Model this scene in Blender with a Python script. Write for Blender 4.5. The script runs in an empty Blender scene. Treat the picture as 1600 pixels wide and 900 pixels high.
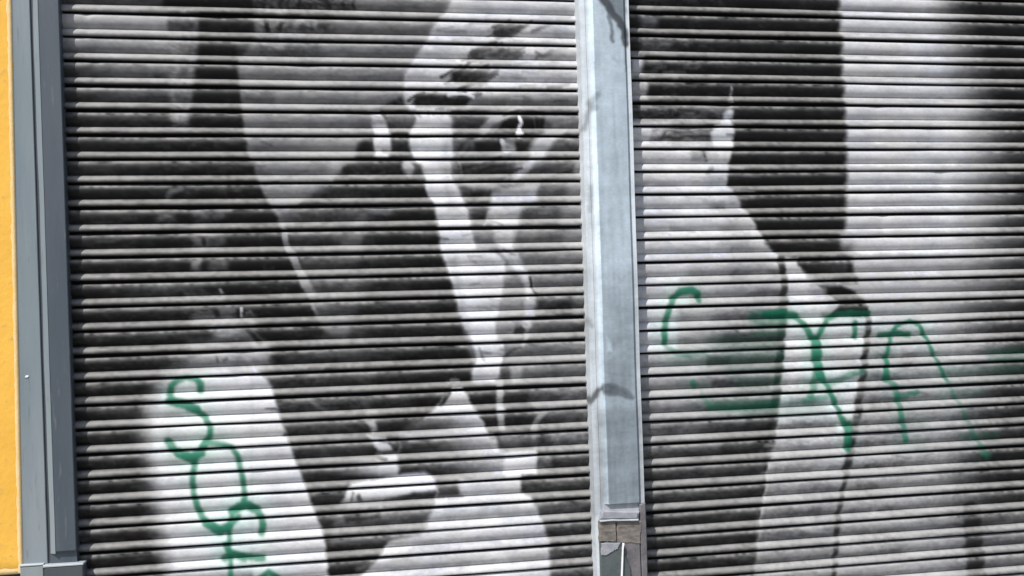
import bpy, math, random
import numpy as np
from mathutils import Matrix, Vector

scn = bpy.context.scene
C = scn.collection
# ------------------------------------------------------------------ camera
YAW, ROLL = 0.19071, 0.03231
cam = bpy.data.cameras.new('camera'); cam_o = bpy.data.objects.new('camera', cam); C.objects.link(cam_o)
right = Vector((math.cos(YAW), -math.sin(YAW), 0)); up = Vector((0, 0, 1)); fwd = Vector((math.sin(YAW), math.cos(YAW), 0))
cx = right * math.cos(ROLL) - up * math.sin(ROLL); cy = right * math.sin(ROLL) + up * math.cos(ROLL); cz = -fwd
M = Matrix((cx, cy, cz)).transposed().to_4x4(); M.translation = Vector((0, -3.62219, 1.6))
cam_o.matrix_world = M
cam.sensor_width = 36; cam.lens = 38.25; cam.shift_y = 75 / 1600; cam.clip_end = 500; cam.clip_start = .05
scn.camera = cam_o
scn.cycles.pixel_filter_type = 'BLACKMAN_HARRIS'; scn.cycles.filter_width = 1.5      # the photograph's soft focus
# ------------------------------------------------------------------ sky, sun, exposure
SUN_AZ, SUN_EL = math.radians(42), math.radians(53)       # azimuth: left of the shopfront's normal
w = bpy.data.worlds.new('World'); scn.world = w; w.use_nodes = True
nt = w.node_tree; nt.nodes.clear()
out = nt.nodes.new('ShaderNodeOutputWorld'); bg = nt.nodes.new('ShaderNodeBackground'); sky = nt.nodes.new('ShaderNodeTexSky')
sky.sky_type = 'NISHITA'; sky.sun_disc = False; sky.sun_elevation = SUN_EL; sky.sun_rotation = math.pi + SUN_AZ
sky.dust_density = 2.0
bg.inputs['Strength'].default_value = .10
nt.links.new(sky.outputs[0], bg.inputs[0]); nt.links.new(bg.outputs[0], out.inputs[0])
sun = bpy.data.lights.new('sun', 'SUN'); sun.energy = 4.0; sun.angle = math.radians(.6); sun.color = (1, .975, .945)
sun_o = bpy.data.objects.new('sun', sun); C.objects.link(sun_o)
sd = Vector((-math.sin(SUN_AZ) * math.cos(SUN_EL), -math.cos(SUN_AZ) * math.cos(SUN_EL), math.sin(SUN_EL)))
sun_o.rotation_euler = sd.to_track_quat('Z', 'Y').to_euler(); sun_o.location = sd * 20
scn.view_settings.view_transform = 'Standard'; scn.view_settings.look = 'None'
scn.view_settings.exposure = 0.38; scn.view_settings.gamma = 1

# ------------------------------------------------------------------ helpers
def tag(o, label=None, cat=None, group=None, kind=None):
    for k, v in (('label', label), ('category', cat), ('group', group), ('kind', kind)):
        if v: o[k] = v
    return o
def empty(name, loc=(0, 0, 0)):
    o = bpy.data.objects.new(name, None); C.objects.link(o); o.location = loc; return o
def link(name, verts, faces, mat, parent=None, smooth=False, cols=None):
    me = bpy.data.meshes.new(name); me.from_pydata([tuple(v) for v in verts], [], faces); me.update()
    if smooth: me.polygons.foreach_set('use_smooth', [True] * len(me.polygons))
    if cols is not None:
        a = me.color_attributes.new('paint', 'FLOAT_COLOR', 'POINT'); a.data.foreach_set('color', np.asarray(cols, np.float32).ravel())
    me.materials.append(mat); o = bpy.data.objects.new(name, me); C.objects.link(o)
    if parent: o.parent = parent; o.matrix_parent_inverse = Matrix.Translation(-parent.location)
    return o
def prism(name, poly, y0, y1, mat, parent=None, bev=0.0):
    """poly in (x, z), thickness from y0 (front, smaller) to y1, front edge chamfered by bev"""
    n = len(poly); cxm = sum(q[0] for q in poly) / n; czm = sum(q[1] for q in poly) / n
    v = []; f = []
    def ring(y, inset):
        for x, z in poly:
            dx, dz = x - cxm, z - czm; L = math.hypot(dx, dz) or 1
            v.append((x - inset * (1 if dx > 0 else -1), y, z - inset * (1 if dz > 0 else -1)))
    ring(y0, bev)
    if bev: ring(y0 + bev, 0)
    ring(y1, 0)
    R = len(v) // n
    f.append(tuple(range(n))); f.append(tuple(reversed(range((R - 1) * n, R * n))))
    for r in range(R - 1):
        for i in range(n):
            j = (i + 1) % n; f.append((r * n + i, r * n + n + i, r * n + n + j, r * n + j))
    o = link(name, v, f, mat, parent)
    import bmesh
    b = bmesh.new(); b.from_mesh(o.data); bmesh.ops.recalc_face_normals(b, faces=b.faces); b.to_mesh(o.data); b.free()
    return o
def rect(x0, x1, z0, z1): return [(x0, z0), (x1, z0), (x1, z1), (x0, z1)]

rng = np.random.RandomState(7)
def vnoise(H, W, cell_x, cell_z, seed):
    """smooth value noise, -1..1"""
    r = np.random.RandomState(seed); gh, gw = int(H / cell_z) + 3, int(W / cell_x) + 3
    g = r.uniform(-1, 1, (gh, gw)).astype(np.float32)
    yy = np.arange(H) / cell_z; xx = np.arange(W) / cell_x
    yi = yy.astype(int); xi = xx.astype(int); fy = (yy - yi).astype(np.float32)[:, None]; fx = (xx - xi).astype(np.float32)[None]
    fy = fy * fy * (3 - 2 * fy); fx = fx * fx * (3 - 2 * fx)
    a = g[yi][:, xi]; b = g[yi][:, xi + 1]; c = g[yi + 1][:, xi]; d = g[yi + 1][:, xi + 1]
    return (a * (1 - fx) + b * fx) * (1 - fy) + (c * (1 - fx) + d * fx) * fy

class Sheet:
    """a painted sheet in shopfront metres (x along the wall, z up)"""
    def __init__(s, x0, x1, z0, z1, res, base=0., warp=.003):
        s.x0, s.z0, s.res = x0, z0, res
        s.W = int((x1 - x0) / res) + 1; s.H = int((z1 - z0) / res) + 1
        s.a = np.full((s.H, s.W), base, np.float32)
        X, Z = np.meshgrid(x0 + np.arange(s.W) * res, z0 + np.arange(s.H) * res)
        s.X = (X + warp * (vnoise(s.H, s.W, .03 / res, .02 / res, 1) + .5 * vnoise(s.H, s.W, .008 / res, .008 / res, 2))).astype(np.float32)
        s.Z = (Z + warp * (vnoise(s.H, s.W, .03 / res, .02 / res, 3) + .5 * vnoise(s.H, s.W, .008 / res, .008 / res, 4))).astype(np.float32)
        s.n = .6 * vnoise(s.H, s.W, .022 / res, .010 / res, 5) + .5 * vnoise(s.H, s.W, .009 / res, .006 / res, 6) + .4 * vnoise(s.H, s.W, .07 / res, .03 / res, 8)
    def win(s, pts, pad):
        xs = [q[0] for q in pts]; zs = [q[1] for q in pts]
        i0 = max(0, int((min(xs) - pad - s.x0) / s.res)); i1 = min(s.W, int((max(xs) + pad - s.x0) / s.res) + 2)
        j0 = max(0, int((min(zs) - pad - s.z0) / s.res)); j1 = min(s.H, int((max(zs) + pad - s.z0) / s.res) + 2)
        return (slice(j0, max(j0, j1)), slice(i0, max(i0, i1)))
    @staticmethod
    def dist(X, Z, pts, closed):
        d = np.full(X.shape, 1e9, np.float32); ins = np.zeros(X.shape, bool); n = len(pts)
        for k in range(n if closed else n - 1):
            (ax, az), (bx, bz) = pts[k], pts[(k + 1) % n]
            vx, vz = bx - ax, bz - az; L = vx * vx + vz * vz + 1e-12
            t = np.clip(((X - ax) * vx + (Z - az) * vz) / L, 0, 1)
            d = np.minimum(d, (X - ax - t * vx) ** 2 + (Z - az - t * vz) ** 2)
            if closed and bz != az:
                ins ^= ((az > Z) != (bz > Z)) & (X < (bx - ax) * (Z - az) / (bz - az) + ax)
        return np.sqrt(d), ins
    def mask(s, pts, f, closed=True, half=0.):
        sl = s.win(pts, f + half + .012); X, Z = s.X[sl], s.Z[sl]
        if X.size == 0: return sl, None, X, Z
        d, ins = s.dist(X, Z, pts, closed)
        sd_ = np.where(ins, d, -d) if closed else half - d
        k = np.clip(sd_ / (2 * max(f, .0015)) + .5, 0, 1)
        return sl, k * k * (3 - 2 * k), X, Z
    def run(s, ops):
        for op in ops:
            if op[0] == 'f':
                _, pts, t, f, a, n = op; sl, k, X, Z = s.mask(pts, f)
                if k is None: continue
                t = t + n * s.n[sl]
            elif op[0] == 'g':
                _, pts, (p0, p1), (t0, t1), f, a, n = op; sl, k, X, Z = s.mask(pts, f)
                if k is None: continue
                # ramps are drawn along the sheet's own axes
                if abs(p1[0] - p0[0]) >= abs(p1[1] - p0[1]): q = (X - p0[0]) / (p1[0] - p0[0])
                else: q = (Z - p0[1]) / (p1[1] - p0[1])
                q = np.clip(q, 0, 1); q = q * q * (3 - 2 * q); t = t0 + (t1 - t0) * q + n * s.n[sl]
            else:
                _, pts, wd, t, f, a = op; sl, k, X, Z = s.mask(pts, f, False, wd / 2)
                if k is None: continue
            s.a[sl] = s.a[sl] * (1 - k * a) + t * (k * a)
    def at(s, x, z):
        u = np.clip((x - s.x0) / s.res, 0, s.W - 1.001); v = np.clip((z - s.z0) / s.res, 0, s.H - 1.001)
        i = u.astype(int); j = v.astype(int); fu = u - i; fv = v - j; A = s.a
        return (A[j, i] * (1 - fu) + A[j, i + 1] * fu) * (1 - fv) + (A[j + 1, i] * (1 - fu) + A[j + 1, i + 1] * fu) * fv

# ------------------------------------------------------------------ materials
def mat_base(name):
    m = bpy.data.materials.new(name); m.use_nodes = True; t = m.node_tree
    b = t.nodes['Principled BSDF']; return m, t, b
def N(t, typ, **kw):
    n = t.nodes.new(typ)
    for k, v in kw.items():
        if k in n.inputs: n.inputs[k].default_value = v
        else: setattr(n, k, v)
    return n
def painted(name, rough=.42, bump=.15, spec=.5, streak=1.0):
    """paint whose colour is stored on the mesh, with grimy speckle, uneven gloss and fine relief"""
    m, t, b = mat_base(name)
    at = N(t, 'ShaderNodeAttribute', attribute_name='paint')
    tc = N(t, 'ShaderNodeTexCoord')
    mp = N(t, 'ShaderNodeMapping'); mp.inputs['Scale'].default_value = (1, 1, 2.2); t.links.new(tc.outputs['Object'], mp.inputs[0])
    n1 = N(t, 'ShaderNodeTexNoise', Scale=95.0, Detail=5.0, Roughness=.65); t.links.new(mp.outputs[0], n1.inputs['Vector'])
    n2 = N(t, 'ShaderNodeTexNoise', Scale=11.0, Detail=4.0); t.links.new(mp.outputs[0], n2.inputs['Vector'])
    r1 = N(t, 'ShaderNodeMapRange'); r1.inputs[1].default_value = .3; r1.inputs[2].default_value = .72; r1.inputs[3].default_value = .90; r1.inputs[4].default_value = 1.06
    t.links.new(n1.outputs[0], r1.inputs[0])
    r2 = N(t, 'ShaderNodeMapRange'); r2.inputs[1].default_value = .3; r2.inputs[2].default_value = .7; r2.inputs[3].default_value = .88; r2.inputs[4].default_value = 1.06
    t.links.new(n2.outputs[0], r2.inputs[0])
    mm = N(t, 'ShaderNodeMath', operation='MULTIPLY'); t.links.new(r1.outputs[0], mm.inputs[0]); t.links.new(r2.outputs[0], mm.inputs[1])
    mx = N(t, 'ShaderNodeVectorMath', operation='SCALE'); t.links.new(at.outputs['Color'], mx.inputs[0]); t.links.new(mm.outputs[0], mx.inputs['Scale'])
    t.links.new(mx.outputs[0], b.inputs['Base Color'])
    rr = N(t, 'ShaderNodeMapRange'); rr.inputs[3].default_value = rough - .08; rr.inputs[4].default_value = rough + .14
    t.links.new(n2.outputs[0], rr.inputs[0]); t.links.new(rr.outputs[0], b.inputs['Roughness'])
    b.inputs['Specular IOR Level'].default_value = spec
    bp = N(t, 'ShaderNodeBump', Strength=bump, Distance=.002); t.links.new(n1.outputs[0], bp.inputs['Height']); t.links.new(bp.outputs[0], b.inputs['Normal'])
    return m
def plain(name, c0, c1, scale=12., rough=.7, bump=.2, dist=.003, stretch=(1, 1, 1), speck=None):
    m, t, b = mat_base(name)
    tc = N(t, 'ShaderNodeTexCoord'); mp = N(t, 'ShaderNodeMapping'); mp.inputs['Scale'].default_value = stretch; t.links.new(tc.outputs['Object'], mp.inputs[0])
    n1 = N(t, 'ShaderNodeTexNoise', Scale=scale, Detail=6.0, Roughness=.6); t.links.new(mp.outputs[0], n1.inputs['Vector'])
    cr = N(t, 'ShaderNodeValToRGB'); cr.color_ramp.elements[0].color = (*c0, 1); cr.color_ramp.elements[1].color = (*c1, 1)
    cr.color_ramp.elements[0].position = .3; cr.color_ramp.elements[1].position = .7
    t.links.new(n1.outputs[0], cr.inputs[0]); last = cr.outputs[0]
    n2 = N(t, 'ShaderNodeTexNoise', Scale=scale * 9, Detail=4.0); t.links.new(mp.outputs[0], n2.inputs['Vector'])
    if speck:
        r = N(t, 'ShaderNodeMapRange'); r.inputs[1].default_value = .62; r.inputs[2].default_value = .7; t.links.new(n2.outputs[0], r.inputs[0])
        mx = N(t, 'ShaderNodeMixRGB'); mx.inputs[2].default_value = (*speck, 1); t.links.new(r.outputs[0], mx.inputs[0]); t.links.new(last, mx.inputs[1]); last = mx.outputs[0]
    t.links.new(last, b.inputs['Base Color']); b.inputs['Roughness'].default_value = rough
    bp = N(t, 'ShaderNodeBump', Strength=bump, Distance=dist); t.links.new(n2.outputs[0], bp.inputs['Height']); t.links.new(bp.outputs[0], b.inputs['Normal'])
    return m
def srgb(r, g, b): return tuple(((c / 255 + .055) / 1.055) ** 2.4 if c > 10 else c / 255 / 12.92 for c in (r, g, b))
M_SHUT = painted('painted_shutter_metal', .5, .06, .2)
M_POST = painted('weathered_gloss_paint', .5, .14, .4)
M_YEL = plain('yellow_render', (.74, .40, .05), (.82, .465, .07), 5, .85, .35, .004, speck=(.62, .36, .09))
M_PALE = plain('pale_yellow_edge_paint', (.74, .50, .20), (.80, .60, .31), 14, .8, .3, .003)
M_BASE = plain('brown_stone', (.05, .03, .015), (.12, .075, .04), 9, .85, .5, .006)
M_SLATE = plain("slate_grey", (.043, .058, .074), (.070, .083, .098), 9, .5, .25, .002, (1, 1, .14), speck=(.085, .10, .115))  # dark slate grey, deeper than the margin's grey
M_SLATE2 = plain("slate_paint_plinth", (.042, .052, .060), (.058, .066, .074), 9, .55, .2, .002, (1, 1, .6))
M_GREY = plain("grey_paint", (.135, .172, .192), (.215, .245, .258), 9, .5, .25, .002, (1, 1, .12), speck=(.13, .155, .17))
M_GREY2 = plain('grey_paint_plinth', (.17, .20, .21), (.22, .25, .255), 8, .55, .2, .002)
M_CAP = plain('pale_grey_edge', (.34, .38, .40), (.42, .45, .47), 20, .5, .2)
M_WOOD = plain('bare_weathered_wood', (.085, .072, .063), (.25, .225, .20), 30, .85, .6, .004, (1, 1, 3), speck=(.05, .035, .028))
M_DGREEN = plain('old_dark_green_paint', (.045, .058, .058), (.085, .10, .10), 18, .55, .3, .003)
M_LAV = plain('lavender_grey_paint', (.20, .205, .23), (.33, .335, .36), 22, .6, .3, .003)
M_PURP = plain('scuffed_purple_grey_paint', (.075, .07, .078), (.16, .15, .155), 24, .65, .4, .003, speck=(.20, .18, .165))
M_WHITE = plain('white_paint_fleck', (.7, .7, .7), (.8, .8, .8), 30, .6, .1)
M_DARK = plain('dark_steel', (.03, .03, .034), (.05, .05, .055), 10, .5, .2)
M_PAVE = plain('pavement_stone', (.22, .21, .20), (.32, .31, .29), 4, .85, .4, .006)

# ------------------------------------------------------------------ setting
pv = link('pavement', [(-60, -60, 0), (60, -60, 0), (60, 1, 0), (-60, 1, 0)], [(0, 1, 2, 3)], M_PAVE); tag(pv, 'grey stone pavement in front of the shopfront', kind='structure')

# yellow wall at the left, its edge a little out of plumb
yw = empty('yellow_wall', (-1.9, 0, 0)); tag(yw, 'yellow rendered wall at the far left, ending in a pale rounded edge', 'wall')
def yellow():
    z = np.linspace(.923, 3.35, 60); v = []; f = []
    r = .007
    sec = [(-2.0, -.041)] + [(-r + r * math.sin(a), -.041 + r - r * math.cos(a)) for a in np.linspace(0, math.pi / 2, 5)] + [(0, 0.)]
    jit = rng.normal(0, .0012, len(z)); jit = np.convolve(np.r_[jit[:1], jit, jit[-1:]], [.25, .5, .25], 'valid')
    for k, zz in enumerate(z):
        xe = -.8675 + (zz - .92) / 1.78 * .0205 + jit[k]
        for (dx, y) in sec: v.append((xe + dx, y, zz))
    n = len(sec)
    for k in range(len(z) - 1):
        for i in range(n - 1): f.append((k * n + i, k * n + i + 1, k * n + n + i + 1, k * n + n + i))
    b0 = len(v)                                   # rounded lower edge folding back to the wall
    for (dy, dz) in ((.004, -.005), (.041, -.006)):
        for i in range(n):
            x, y, _ = v[i]; v.append((x, y + dy if dy < .01 else max(y, 0.), .923 + dz))
    for i in range(n - 1):
        f.append((b0 + i, b0 + i + 1, i + 1, i)); f.append((b0 + n + i, b0 + n + i + 1, b0 + i + 1, b0 + i))
    return link('render_coat', v, f, M_YEL, yw, smooth=True)
yellow()
def pale_edge():  # paler strips along the wall's side and lower edges
    v = []; f = []; zz = np.linspace(.9205, 3.34, 160); jt = np.random.RandomState(5).normal(0, .0011, len(zz))
    for k, z in enumerate(zz):
        xe = -.8675 + (z - .92) / 1.78 * .0205
        for (dx, y) in ((-.0125 + jt[k], -.0418), (-.006, -.0424), (-.0022, -.0405), (.0006, -.0370), (.0012, -.030)): v.append((xe + dx, y, z))
    for k in range(len(zz) - 1):
        for i in range(4): f.append((k * 5 + i, k * 5 + i + 1, k * 5 + 6 + i, k * 5 + 5 + i))
    link('pale_edge', v, f, M_PALE, yw, smooth=True)
    v = []; f = []; xx = np.linspace(-2.85, -.8675, 120); jt = np.random.RandomState(6).normal(0, .0011, len(xx))
    for k, x in enumerate(xx):
        for (y, z) in ((-.0418, .934 + jt[k]), (-.0424, .927), (-.0405, .9205), (-.036, .9165)): v.append((x, y, z))
    for k in range(len(xx) - 1):
        for i in range(3): f.append((k * 4 + i, k * 4 + i + 1, k * 4 + 5 + i, k * 4 + 4 + i))
    link('pale_edge', v, f, M_PALE, yw, smooth=True)
pale_edge()
prism('stone_base', rect(-2.9, -.867, 0.002, .905), -.022, .05, M_BASE, yw, .004)

# fascia over the shutters, above the picture
fa = prism('shop_fascia', rect(-.9, 3.2, 3.03, 3.5), -.03, .15, M_SLATE, None, .004); tag(fa, 'slate grey fascia board above the roller shutters', 'fascia')

# ------------------------------------------------------------------ mural on the shutters
MURAL = [
('f',[(-0.801,3.098),(1.112,3.192),(0.994,-0.336),(-0.898,-0.092)],0.14,0.0055,1,0.09),
('g',[(-0.764,3.1),(-0.299,3.123),(-0.313,2.682),(-0.777,2.671)],((-0.764,3.1),(-0.777,2.671)),(0.3,0.3),0.017,1,0.04),
('g',[(-0.777,2.671),(-0.313,2.682),(-0.315,2.604),(-0.779,2.594)],((-0.777,2.671),(-0.779,2.594)),(0.66,0.6),0.017,1,0.04),
('g',[(-0.779,2.594),(-0.315,2.604),(-0.318,2.522),(-0.781,2.514)],((-0.779,2.594),(-0.781,2.514)),(0.58,0.5),0.017,1,0.04),
('g',[(-0.781,2.514),(-0.318,2.522),(-0.32,2.44),(-0.784,2.434)],((-0.781,2.514),(-0.784,2.434)),(0.46,0.36),0.017,1,0.04),
('g',[(-0.784,2.434),(-0.32,2.44),(-0.323,2.361),(-0.786,2.358)],((-0.784,2.434),(-0.786,2.358)),(0.36,0.26),0.017,1,0.04),
('g',[(-0.786,2.358),(-0.323,2.361),(-0.325,2.283),(-0.789,2.282)],((-0.786,2.358),(-0.789,2.282)),(0.22,0.16),0.017,1,0.04),
('g',[(-0.789,2.282),(-0.325,2.283),(-0.328,2.197),(-0.791,2.198)],((-0.789,2.282),(-0.791,2.198)),(0.14,0.12),0.017,1,0.04),
('g',[(-0.791,2.198),(-0.328,2.197),(-0.33,2.119),(-0.793,2.122)],((-0.791,2.198),(-0.793,2.122)),(0.2,0.16),0.017,1,0.04),
('g',[(-0.793,2.122),(-0.33,2.119),(-0.333,2.033),(-0.796,2.037)],((-0.793,2.122),(-0.796,2.037)),(0.12,0.12),0.017,1,0.04),
('g',[(-0.781,2.514),(-0.61,2.517),(-0.619,2.238),(-0.79,2.238)],((-0.785,2.398),(-0.614,2.4)),(0.06,0.16),0.0639,0.6,0.0),
('f',[(-0.397,2.832),(-0.107,2.841),(-0.112,2.687),(-0.402,2.68)],0.07,0.0104,1,0.05),
('f',[(-0.388,2.676),(-0.285,2.679),(-0.303,2.485),(-0.32,2.403),(-0.337,2.3),(-0.388,2.3),(-0.391,2.504)],0.5,0.0129,1,0.16),
('f',[(-0.381,2.638),(-0.314,2.639),(-0.315,2.608),(-0.382,2.607)],0.3,0.0129,0.8,0.1),
('f',[(-0.354,2.497),(-0.334,2.497),(-0.335,2.468),(-0.355,2.468)],0.33,0.0104,0.8,0.0),
('f',[(-0.38,2.427),(-0.329,2.427),(-0.33,2.398),(-0.381,2.398)],0.38,0.0104,0.6,0.0),
('f',[(-0.289,2.683),(-0.116,2.687),(-0.117,2.596),(-0.169,2.566),(-0.177,2.483),(-0.17,2.4),(-0.162,2.317),(-0.155,2.234),(-0.137,2.166),(-0.107,2.087),(-0.065,2.005),(-0.047,1.921),(-0.021,1.842),(0.009,1.768),(0.036,1.694),(0.071,1.62),(0.102,1.545),(-0.348,1.561),(-0.362,1.746),(-0.395,1.931),(-0.406,2.095),(-0.367,2.218),(-0.328,2.31),(-0.316,2.403),(-0.302,2.506)],0.09,0.0178,1,0.09),
('f',[(-0.176,2.595),(-0.119,2.596),(-0.121,2.529),(-0.178,2.528)],0.24,0.0129,1,0.05),
('g',[(-0.112,2.841),(0.586,2.865),(0.516,2.712),(0.462,2.642),(0.415,2.564),(0.359,2.484),(0.352,2.409),(0.238,2.353),(0.241,2.235),(0.149,2.171),(0.116,2.123),(0.01,2.054),(-0.036,1.999),(-0.047,1.926),(-0.065,2.005),(-0.107,2.087),(-0.137,2.166),(-0.155,2.234),(-0.162,2.317),(-0.17,2.4),(-0.177,2.483),(-0.174,2.518),(-0.119,2.592)],((0.093,2.722),(0.076,2.176)),(0.43,0.54),0.0085,1,0.04),
('f',[(-0.11,2.758),(0.188,2.767),(0.186,2.686),(-0.113,2.679)],0.26,0.03,0.9,0.25),
('f',[(-0.113,2.679),(0.134,2.685),(0.131,2.607),(-0.115,2.602)],0.36,0.0349,0.8,0.25),
('f',[(-0.115,2.592),(0.089,2.596),(0.087,2.529),(-0.117,2.525)],0.38,0.0349,0.7,0.15),
('s',[(-0.103,2.729),(-0.112,2.704),(-0.108,2.687)],0.0106,0.14,0.0043,0.8),
('s',[(-0.079,2.73),(-0.087,2.705),(-0.084,2.688)],0.0106,0.14,0.0043,0.8),
('s',[(-0.054,2.73),(-0.063,2.705),(-0.06,2.689)],0.0106,0.14,0.0043,0.8),
('s',[(-0.028,2.731),(-0.037,2.706),(-0.033,2.689)],0.0106,0.14,0.0043,0.8),
('s',[(-0.005,2.732),(-0.014,2.707),(-0.01,2.69)],0.0106,0.14,0.0043,0.8),
('s',[(0.032,2.733),(0.023,2.707),(0.026,2.691)],0.0106,0.14,0.0043,0.8),
('s',[(0.177,2.737),(0.168,2.711),(0.172,2.694)],0.0106,0.14,0.0043,0.8),
('s',[(0.211,2.738),(0.201,2.712),(0.205,2.695)],0.0106,0.14,0.0043,0.8),
('s',[(-0.081,2.649),(-0.076,2.622)],0.0149,0.12,0.0043,1.0),
('s',[(-0.041,2.631),(-0.03,2.643),(-0.02,2.652)],0.0128,0.18,0.0043,0.8),
('s',[(-0.037,2.622),(-0.032,2.643)],0.0106,0.15,0.0043,0.8),
('s',[(0.091,2.638),(0.116,2.643)],0.0213,0.25,0.0064,0.7),
('f',[(-0.161,2.425),(-0.06,2.426),(-0.061,2.384),(-0.162,2.383)],0.34,0.0153,0.6,0.05),
('f',[(-0.062,2.353),(0.207,2.355),(0.205,2.302),(-0.064,2.301)],0.5,0.0349,0.5,0.0),
('g',[(-0.136,2.27),(0.235,2.271),(0.234,2.218),(-0.137,2.218)],((-0.122,2.716),(0.135,2.723)),(0.42,0.58),0.0213,0.7,0.0),
('f',[(0.169,2.481),(0.211,2.482),(0.21,2.459),(0.168,2.458)],0.62,0.008,0.5,0.0),
('f',[(0.213,2.419),(0.234,2.419),(0.233,2.398),(0.212,2.397)],0.6,0.008,0.6,0.0),
('f',[(0.108,2.197),(0.147,2.197),(0.146,2.15),(0.106,2.15)],0.66,0.0153,0.7,0.0),
('f',[(0.569,2.864),(1.101,2.882),(1.045,1.202),(0.447,1.233),(0.466,1.832),(0.436,2.089),(0.404,2.239),(0.376,2.346),(0.352,2.409),(0.359,2.484),(0.415,2.564),(0.462,2.642),(0.516,2.712)],0.79,0.0104,1,0.05),
('f',[(0.566,2.778),(0.671,2.781),(0.669,2.698),(0.564,2.696)],0.7,0.0202,0.6,0.0),
('f',[(0.674,2.867),(0.964,2.877),(0.959,2.714),(0.669,2.707)],0.78,0.0202,0.6,0.0),
('f',[(0.663,2.651),(0.733,2.661),(0.791,2.653),(0.732,2.609),(0.67,2.614)],0.22,0.008,0.9,0.1),
('s',[(0.727,2.617),(0.742,2.624),(0.758,2.632)],0.0064,0.16569756111069564,0.0043,0.633817095119952),
('s',[(0.7,2.627),(0.73,2.639),(0.761,2.653)],0.0104,0.18475688245435798,0.0043,0.9451528463759254),
('s',[(0.648,2.614),(0.675,2.626),(0.702,2.637)],0.0064,0.1836772531444294,0.0043,0.9103350559039916),
('s',[(0.804,2.631),(0.839,2.648),(0.873,2.661)],0.012,0.16445751593286226,0.0043,0.5675746524547971),
('s',[(0.681,2.607),(0.699,2.616),(0.718,2.625)],0.0125,0.2406380984454129,0.0043,0.861344701277713),
('s',[(0.687,2.61),(0.725,2.624),(0.763,2.642)],0.0109,0.3181063851141041,0.0043,0.8866745444709278),
('s',[(0.7,2.612),(0.719,2.62),(0.737,2.629)],0.0121,0.19991440522352552,0.0043,0.6794989023638569),
('s',[(0.66,2.642),(0.694,2.656),(0.728,2.671)],0.0073,0.2335674370776575,0.0043,0.5740131453026862),
('s',[(0.739,2.639),(0.77,2.653),(0.802,2.666)],0.0061,0.2203895179293266,0.0043,0.8624800709774854),
('f',[(0.594,2.563),(0.651,2.577),(0.757,2.579),(0.769,2.544),(0.707,2.53),(0.608,2.531)],0.28,0.0104,0.9,0.15),
('s',[(0.634,2.565),(0.664,2.578),(0.695,2.591)],0.0085,0.12615691957065858,0.0043,0.6420918853170292),
('s',[(0.673,2.555),(0.696,2.566),(0.719,2.576)],0.0093,0.0928785907086387,0.0043,0.7811101545695859),
('s',[(0.581,2.525),(0.619,2.541),(0.657,2.557)],0.0116,0.08353973109154036,0.0043,0.7773607405547668),
('s',[(0.581,2.549),(0.599,2.556),(0.617,2.566)],0.0098,0.10842204010272008,0.0043,0.5981255579394924),
('s',[(0.598,2.55),(0.626,2.561),(0.654,2.574)],0.0101,0.15212187204379776,0.0043,0.7773565240083471),
('s',[(0.623,2.528),(0.654,2.54),(0.686,2.555)],0.0105,0.23397368361517334,0.0043,0.7750037625265975),
('s',[(0.713,2.551),(0.744,2.564),(0.775,2.578)],0.0086,0.20201506144950704,0.0043,0.7910218780739453),
('s',[(0.737,2.546),(0.755,2.554),(0.773,2.563)],0.0117,0.13906675731815163,0.0043,0.5622410646526823),
('s',[(0.589,2.558),(0.631,2.577),(0.673,2.593)],0.0113,0.17230891063892945,0.0043,0.8942319372032567),
('s',[(0.588,2.552),(0.617,2.564),(0.647,2.577)],0.0057,0.23713608571072614,0.0043,0.748609713709681),
('s',[(0.653,2.554),(0.676,2.564),(0.698,2.574)],0.0115,0.1952469995688092,0.0043,0.7206447551237369),
('s',[(0.566,2.53),(0.589,2.54),(0.612,2.55)],0.0055,0.18257434327561536,0.0043,0.7243855416429767),
('s',[(0.649,2.549),(0.674,2.56),(0.699,2.571)],0.0126,0.08917195659047214,0.0043,0.6909663377933711),
('s',[(0.561,2.529),(0.594,2.542),(0.627,2.557)],0.0084,0.17945312880519315,0.0043,0.8476665970219486),
('s',[(0.815,2.562),(0.841,2.55),(0.869,2.568)],0.0128,0.25,0.0043,0.9),
('s',[(0.814,2.545),(0.868,2.555)],0.0085,0.3,0.0043,0.8),
('f',[(0.513,2.48),(0.564,2.498),(0.651,2.499),(0.639,2.455),(0.534,2.454)],0.22,0.0104,0.95,0.12),
('s',[(0.593,2.454),(0.616,2.468),(0.64,2.482)],0.012,0.22236982511868447,0.0043,0.6065133897087264),
('s',[(0.523,2.485),(0.55,2.499),(0.577,2.517)],0.0087,0.18035448809450932,0.0043,0.6753192771915889),
('s',[(0.625,2.464),(0.641,2.475),(0.657,2.485)],0.0073,0.1405672034917118,0.0043,0.6775862867970934),
('s',[(0.625,2.47),(0.645,2.483),(0.665,2.494)],0.0111,0.12208180050395054,0.0043,0.6498810477694816),
('s',[(0.542,2.433),(0.584,2.457),(0.625,2.479)],0.0121,0.21377764811984046,0.0043,0.7200973185980002),
('s',[(0.496,2.453),(0.526,2.469),(0.557,2.487)],0.007,0.13910838578396226,0.0043,0.7610231119146261),
('s',[(0.534,2.473),(0.562,2.491),(0.589,2.505)],0.0097,0.11819293661347566,0.0043,0.6750898779806206),
('s',[(0.577,2.481),(0.598,2.494),(0.619,2.507)],0.006,0.1522095404997697,0.0043,0.7129792955745251),
('s',[(0.613,2.447),(0.647,2.467),(0.681,2.486)],0.0081,0.18358291680499544,0.0043,0.702931898780568),
('s',[(0.594,2.472),(0.621,2.486),(0.649,2.504)],0.0071,0.23517244304950646,0.0043,0.6537628919597833),
('s',[(0.609,2.452),(0.644,2.471),(0.679,2.491)],0.0098,0.08138480206858047,0.0043,0.582652962020005),
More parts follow.
